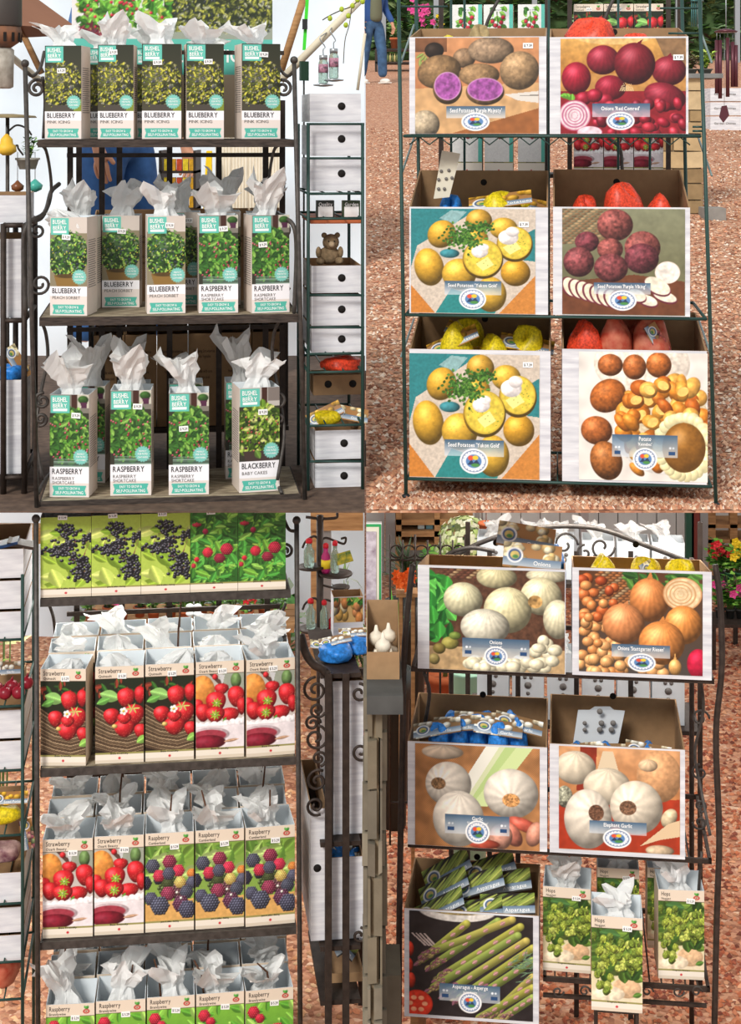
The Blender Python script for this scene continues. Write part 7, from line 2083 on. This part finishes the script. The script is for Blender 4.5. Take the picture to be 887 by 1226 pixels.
# --- white wrapped plants on a stand behind the rack
ws = thing('wrapped_plant_stand', BR, (BR.P(760, 900, .75).x, .75, 0), 'dark stand of white wrapped plant cartons behind the onion rack', 'stand')
for y in (700, 870):
    z = BR.P(700, y, .62).z
    MB().box((BR.P(560, y, .62).x, .62, z - .012), (BR.P(838, y, .62).x, .86, z)).part('shelf', [IRON_BROWN], ws)
for px in (560, 690, 838):
    for dd in (.625, .85): MB().box((BR.P(px, 800, dd).x - .007, dd - .005, 0), (BR.P(px, 800, dd).x + .007, dd + .005, BR.P(px, 625, dd).z)).part('post', [STEEL if px == 690 else IRON_BROWN], ws)
CREST = open_carton('carton', .095, .095, .25, [WHITE_CARD, WHITE_CARD])
zw = [BR.P(700, y, .62).z for y in (700, 870)]
for k_, z in enumerate(zw):
    for i in range(6):
        px = 590 + i * 42
        o = thing('wrapped_plant_carton', BR, Vector((BR.P(px, 700, .66).x, .66, z + .0015)), f'white carton with grey emblem, {ORD[i + 1]} along the {["upper", "lower"][k_]} shelf of the wrapped plant stand', 'plant carton', 'white cartons behind the onion rack')
        LOC[o] = Vector((0, 0, 0))
        h_ = .12 if k_ == 0 else .2
        c = part('carton', CREST, o); c.scale = (1, 1, h_ / .25)
        t = part('tissue_wrap', get_tissue(i + 2, 0, 0, 0), o); t.location = (0, .045, h_ - .01); t.scale = (.075, .075, .05)
        e = MB()
        for (ex, ez, er) in ((0, .5, .011), (-.009, .62, .006), (.009, .62, .006), (0, .38, .006)): e.lathe((ex, -.001, h_ * ez), [(er, 0), (er, .0008)], 10, (0, 1, 0))
        part('emblem', e.mesh('emblem', [GREY_INK]), o)

# --- stone pillar with slab, carton of garlic and framed picture at the rack's end
GREYS = [mat(f'grey_stone_{i}', c_, .9, var=.18, scale=12, bump=.5) for i, c_ in enumerate(('7d7464', '8f8674', '6a6254', '746a58'))]
Yg = 3.72
zsl = W0.P(470, 842, Yg).z
pr_ = pillar(Yg, 438, 459.5, zsl, 0, 'grey-brown stacked-stone pillar with dark slab beside the garlic cartons', 11, 9, depth=.35, mats_=GREYS)
zt_ = W0.P(470, 818, Yg).z
MB().box((.003, Yg - .05, zsl - .008), (W0.P(482, 822, Yg).x, Yg + .42, zt_ - .012)).part('slab', [mat('dark_slab', '4a4a48', .7, var=.2, scale=14)], pr_)
MB().box((.003, 3.9, 0), (W0.P(480, 1180, 3.9).x, 4.05, W0.P(470, 1168, 3.9).z)).thing('stone_plinth', W0, [mat('plinth_stone', '6d6455', .9, var=.2, scale=10, bump=.4)], 'low stone block at the foot of the grey pillar', 'block')
gzs = zt_ - .012
gc = thing('garlic_carton', W0, Vector((.042, 3.78, gzs)), 'open brown carton of loose garlic bulbs on the dark slab', 'carton')
LOC[gc] = Vector((0, 0, 0))
part('carton', open_carton('carton', .078, .2, .065, [KRAFT, KRAFT], .13), gc)
for i, (dx, dy, dz) in enumerate(((-.018, .04, .004), (.018, .05, .004), (-.01, .1, .004), (.02, .12, .004), (0, .05, .042), (-.016, .1, .044), (.014, .11, .046))):
    o = MB(); q = Vector((.042 + dx, 3.78 + dy, gzs + dz + .004))
    o.lathe(q, [(.006, 0), (.017, .008), (.02, .018), (.016, .028), (.006, .036), (.003, .05)], 12)
    o.thing('garlic_bulb', W0, [mat('garlic_skin', 'e4d8c4', .6, var=.12, scale=40)], 'loose white garlic bulb in the open brown carton', 'garlic', 'garlic bulbs in the open carton')
fp = thing('framed_poster', W0, Vector((.02, 4.02, gzs)), 'green-framed poster panel with pale picture standing behind the garlic carton', 'poster')
a, b = W0.P(437.6, 760, 4.02), W0.P(457, 626, 4.02)
MB().box((.002, 4.02, gzs), (b.x, 4.035, b.z)).part('board', [mat('white_board', 'e2e2de', .6)], fp)
MB().box((.002, 4.016, a.z + .008), (b.x - .002, 4.0195, b.z - .003)).part('green_border', [mat('green_frame', '2f9a58', .5)], fp)
MB().box((.002, 4.013, a.z + .014), (b.x - .007, 4.0155, b.z - .009)).part('mat_board', [mat('cream_mat', 'd8d4c0', .6)], fp)
MB().box((.002, 4.010, W0.P(440, 731, 4.0).z), (b.x - .014, 4.0125, b.z - .02)).part('picture', [mat('dusky_picture', '8a7a86', .6, c2='c8c0c8', scale=50)], fp)
MB().box((.002, 4.010, W0.P(440, 741, 4.0).z), (b.x - .01, 4.0125, W0.P(440, 732, 4.0).z)).part('olive_band', [mat('olive_band', 'a8b070', .6)], fp)

# --- background plants
zfl = 0.0
cl = thing('strap_leaf_plant', W0, Vector((W0.P(472, 805, 5.75).x, 5.75, 0)), 'fan of bright green strap leaves in a dark pot near the pillar', 'plant')
MB().lathe(LOC[cl], pot_prof(.06, W0.P(472, 800, 5.75).z), 14).part('pot', [DARKPOT], cl)
R = random.Random(5)
for i in range(16):
    a = R.uniform(0, 6.28); q = LOC[cl] + Vector((0, 0, W0.P(472, 800, 5.75).z - .02)); L = R.uniform(.18, .32)
    p1 = q + Vector((math.cos(a) * .02, math.sin(a) * .02, L * .55)); p2 = q + Vector((math.cos(a) * .07, math.sin(a) * .07, L))
    s_ = Vector((-math.sin(a), math.cos(a), 0)) * .011
    MB().add([q - s_ * .6, q + s_ * .6, p1 + s_, p1 - s_, p2], [(0, 1, 2, 3), (3, 2, 4)]).part('leaf', [mat('strap_green', '5aa83c', .45)], cl)
of = thing('orange_flower_plant', W0, Vector((W0.P(487, 760, 5.2).x, 5.2, 0)), 'cluster of orange flowers on a wooden plant stand', 'plant')
zz_ = W0.P(487, 712, 5.2).z
for dx in (-.02, .02): MB().box((LOC[of].x + dx - .006, 5.19, 0), (LOC[of].x + dx + .006, 5.21, zz_)).part('stand_leg', [WOOD], of)
MB().box((LOC[of].x - .035, 5.17, zz_), (LOC[of].x + .035, 5.24, zz_ + .012)).part('stand_top', [WOOD], of)
for i in range(16):
    p = Vector((LOC[of].x + R.uniform(-.035, .03), 5.2 + R.uniform(-.03, .03), zz_ + R.uniform(.03, .07)))
    f = MB()
    for j in range(6): t = j * 1.047; f.leaf(p, (math.cos(t), -.6, math.sin(t) + .3), .022, .012, .1, (0, -1, .2))
    f.part('flower', [ORANGE_FL], of)
    MB().tube([Vector((LOC[of].x, 5.2, zz_ + .012)), p], .002, 4).part('stem', [MATS['green_stem']], of)
# dracaena with spiky dark leaves
dr = thing('dracaena_plant', W0, Vector((W0.P(486, 700, 6.0).x, 6.0, 0)), 'spiky dark green dracaena in a tall pot before the pale wall', 'plant')
ztop = W0.P(486, 650, 6.0).z
MB().lathe(LOC[dr], pot_prof(.08, ztop - .22), 14).part('pot', [DARKPOT], dr)
for i in range(60):
    a = R.uniform(0, 6.28); el = R.uniform(.0, 1.4); q = LOC[dr] + Vector((0, 0, ztop - .2 + R.uniform(0, .12)))
    d_ = Vector((math.cos(a) * math.cos(el), math.sin(a) * math.cos(el), math.sin(el))); L = R.uniform(.1, .145)
    MB().leaf(q, d_, L, .012, .15).part('leaf', [mat('dark_leaf', '35482c', .5)], dr)
def bigflower(px, py, Y, r_, label, seed):
    hy = thing('hydrangea_plant', W0, Vector((W0.P(px, py, Y).x, Y, 0)), label, 'plant')
    zc = W0.P(px, py, Y).z
    MB().lathe(LOC[hy], pot_prof(.08, .16), 14).part('pot', [TERRA], hy)
    MB().tube([LOC[hy] + Vector((0, 0, .12)), Vector((LOC[hy].x, Y, zc))], .01, 6).part('stem', [MATS['green_stem']], hy)
    R = random.Random(seed); mb = MB()
    for i in range(420):
        v = Vector((R.gauss(0, 1), R.gauss(0, 1), R.gauss(0, 1))).normalized()
        p = Vector((LOC[hy].x, Y, zc)) + Vector((v.x, v.y, v.z * .85)) * r_ * R.uniform(.85, 1)
        mb.leaf(p, v.orthogonal(), .03, .028, 0, v)
    leaf_mesh_cols(mb, 'blossom', hy, ['dfe8b8', 'c8d890', 'eef0d0', 'a8c070'], seed)
    mb = MB()
    for i in range(60):
        a = R.uniform(0, 6.28); mb.leaf((LOC[hy].x, Y, zc - r_ * R.uniform(.4, 1.8)), (math.cos(a), math.sin(a), .3), .12, .06, .2)
    leaf_mesh_cols(mb, 'foliage', hy, GREENS, seed + 1)
bigflower(556, 644, 6.6, .11, 'pale green hydrangea head above the white onion carton', 3)
bigflower(533, 660, 6.9, .05, 'small pale hydrangea head near the dracaena', 4)
leafy(W0, Vector((W0.P(520, 700, 7.2).x, 7.2, 0)), 'bushy green shrub between dracaena and hydrangea', 'plant', 'garden_shrub', W0.P(520, 636, 7.2).z, .13, 300, GREENS + ['8a9a70'], (.09, .045), None, None, seed=111)
leafy(W0, Vector((W0.P(612, 700, 7.2).x, 7.3, 0)), 'green shrub behind the hydrangea', 'plant', 'garden_shrub', W0.P(590, 640, 7.2).z, .13, 260, GREENS, (.09, .045), None, (RED_FL, 6, .03), seed=112)
hp = thing('hanging_pot', W0, W0.P(582, 641, 6.0), 'small terracotta pot with red flowers hanging by the steel post', 'pot')
MB().lathe(LOC[hp], pot_prof(.03, .05), 12).part('pot', [TERRA], hp)
MB().tube([LOC[hp] + Vector((0, 0, .045)), Vector((LOC[hp].x, 6.0, Z_DECK + .1))], .002, 4).part('wire', [STEEL], hp)
# plant shelving of pale timber at the back
pt2 = thing('timber_shelf', W0, Vector((W0.P(500, 700, 8.6).x, 8.6, 0)), 'pale timber shelf unit with blue and white bags by the far wall', 'shelf unit')
xa, xb = W0.P(474, 650, 8.6).x, W0.P(566, 650, 8.6).x
for y in (622, 636, 652, 690): MB().box((xa, 8.6, W0.P(500, y, 8.6).z - .03), (xb, 8.85, W0.P(500, y, 8.6).z)).part('shelf', [WOOD], pt2)
for x in (xa, (xa + xb) / 2, xb - .03): MB().box((x, 8.6, 0), (x + .03, 8.85, W0.P(500, 606, 8.6).z)).part('post', [WOOD], pt2)
for i in range(6):
    px = 500 + i * 10; z = W0.P(500, 636, 8.6).z
    MB().box((W0.P(px, 636, 8.65).x, 8.64, z + .002), (W0.P(px + 8, 636, 8.65).x, 8.8, z + .03)).thing('soil_bag', W0, [mat(f'bag_{i % 3}', ['c8d8d8', '7ab0c0', 'e0d070'][i % 3], .4, var=.2, scale=30)], f'{["white", "blue", "yellow"][i % 3]} soil bag lying flat, {ORD[i + 1]} along the pale timber shelf', 'bag', 'bags on the timber shelf')
MB().box((W0.P(569, 700, 7).x, 7.0, 0), (W0.P(574, 700, 7).x, 7.03, 1.55)).thing('shelter_post', W0, [STEEL], 'grey steel post behind the hydrangea', 'post')
# green barrel and black rail
MB().lathe((W0.P(560, 830, 5.4).x, 5.4, 0), [(.06, 0), (.066, .2), (.062, W0.P(560, 806, 5.4).z), (.066, W0.P(560, 803, 5.4).z), (.055, W0.P(560, 803, 5.4).z)], 20).thing('green_barrel', W0, [mat('mint_plastic', '8fb8a0', .5)], 'mint green plastic barrel under the white onion carton', 'barrel')
fnc = thing('iron_fence', W0, Vector((W0.P(500, 800, 5.6).x, 5.6, 0)), 'black iron garden fence panel with loops behind the pillar', 'fence')
zt2 = W0.P(500, 640, 5.6).z
for i in range(8):
    px = 467 + i * 15
    x = W0.P(px, 700, 5.6).x
    MB().tube([(x, 5.6, 0), (x, 5.6, zt2 - .02 * (i % 2))], .004, 5).part('picket', [IRON_BROWN], fnc)
    if i < 7: MB().tube(arc(Vector((x + .022, 5.6, zt2 - .06)), .022, 0, 360, 14), .003, 5).part('loop', [IRON_BROWN], fnc)
for z in (.15, zt2 - .09): MB().tube([(W0.P(467, 700, 5.6).x, 5.6, z), (W0.P(572, 700, 5.6).x, 5.6, z)], .004, 5).part('rail', [IRON_BROWN], fnc)
# --- tiered bench of potted flowers on the gravel
Yf = 7.4
fb = thing('flower_bench', W0, Vector((W0.P(872, 760, Yf).x, Yf, 0)), 'dark two-tier iron bench of flowering pots on the terracotta gravel', 'bench')
xa, xb = W0.P(852, 700, Yf).x, W0.P(905, 700, Yf).x
tiers = [W0.P(870, 748, Yf).z, W0.P(870, 703, Yf + .2).z]
for k_, z in enumerate(tiers): MB().box((xa, Yf + .0 + .2 * k_, z - .015), (xb, Yf + .2 + .2 * k_, z)).part('tier', [IRON_BROWN], fb)
for x in (xa, xb - .02):
    for dy, z in ((0, tiers[0]), (.36, tiers[1])): MB().box((x, Yf + dy, 0), (x + .02, Yf + dy + .02, z - .015)).part('leg', [IRON_BROWN], fb)
spiral(W0, fb, 866, 702, Yf - .01, 5, 0, 1.2, .004)
for i, (px, k_, fl, lb) in enumerate(((861, 1, (RED_FL, 8, .026), 'red geranium pot on the upper bench tier'), (873, 1, (YEL_FL, 9, .028), 'yellow-flowered pot on the upper bench tier'), (885, 1, (YEL_FL, 8, .026), 'golden-flowered pot at the end of the upper bench tier'), (862, 0, (PINK_FL, 5, .024), 'leafy pink-flowered pot on the lower bench tier'), (874, 0, None, 'leafy green pot on the lower bench tier'), (886, 0, (PINK_FL, 8, .026), 'pink geranium pot at the end of the lower bench tier'))):
    leafy(W0, Vector((W0.P(px, 700, Yf + .1 + .2 * k_).x, Yf + .1 + .2 * k_, tiers[k_])), lb, 'potted plant', 'potted_flower', .17, .06, 150, GREENS + ['8cc850'], (.05, .04), (GREENPOT if i in (1, 2) else DARKPOT, .024, .045), fl, seed=120 + i, group='flowering pots on the iron bench')
# shelter posts and far shelves
for i, (px, m) in enumerate(((700, STEEL), (843, STEEL), (826, mat('dark_green_paint', '244a3a', .5)), (833, mat('brown_red_paint', '6a2c24', .6)))):
    x = W0.P(px, 640, 8.1).x
    MB().box((x - .02, 8.1, 0), (x + .02, 8.14, 1.68)).thing('shelter_post', W0, [m], ['grey steel post behind the orange onion carton', 'grey steel post beside the flower bench', 'dark green post by the flower bench', 'dark red post by the flower bench'][i], 'post')
fs = thing('timber_shelf', W0, Vector((W0.P(872, 640, 8.7).x, 8.7, 0)), 'light timber trestle shelf behind the flower bench', 'shelf unit')
xa, xb = W0.P(848, 640, 8.7).x, W0.P(900, 640, 8.7).x
for y in (628, 646, 664): MB().box((xa, 8.7, W0.P(870, y, 8.7).z - .02), (xb, 8.9, W0.P(870, y, 8.7).z)).part('shelf', [WOOD], fs)
for x in (xa, (xa + xb) / 2, xb - .03): MB().box((x, 8.7, 0), (x + .04, 8.74, W0.P(870, 600, 8.7).z)).part('post', [WOOD], fs)
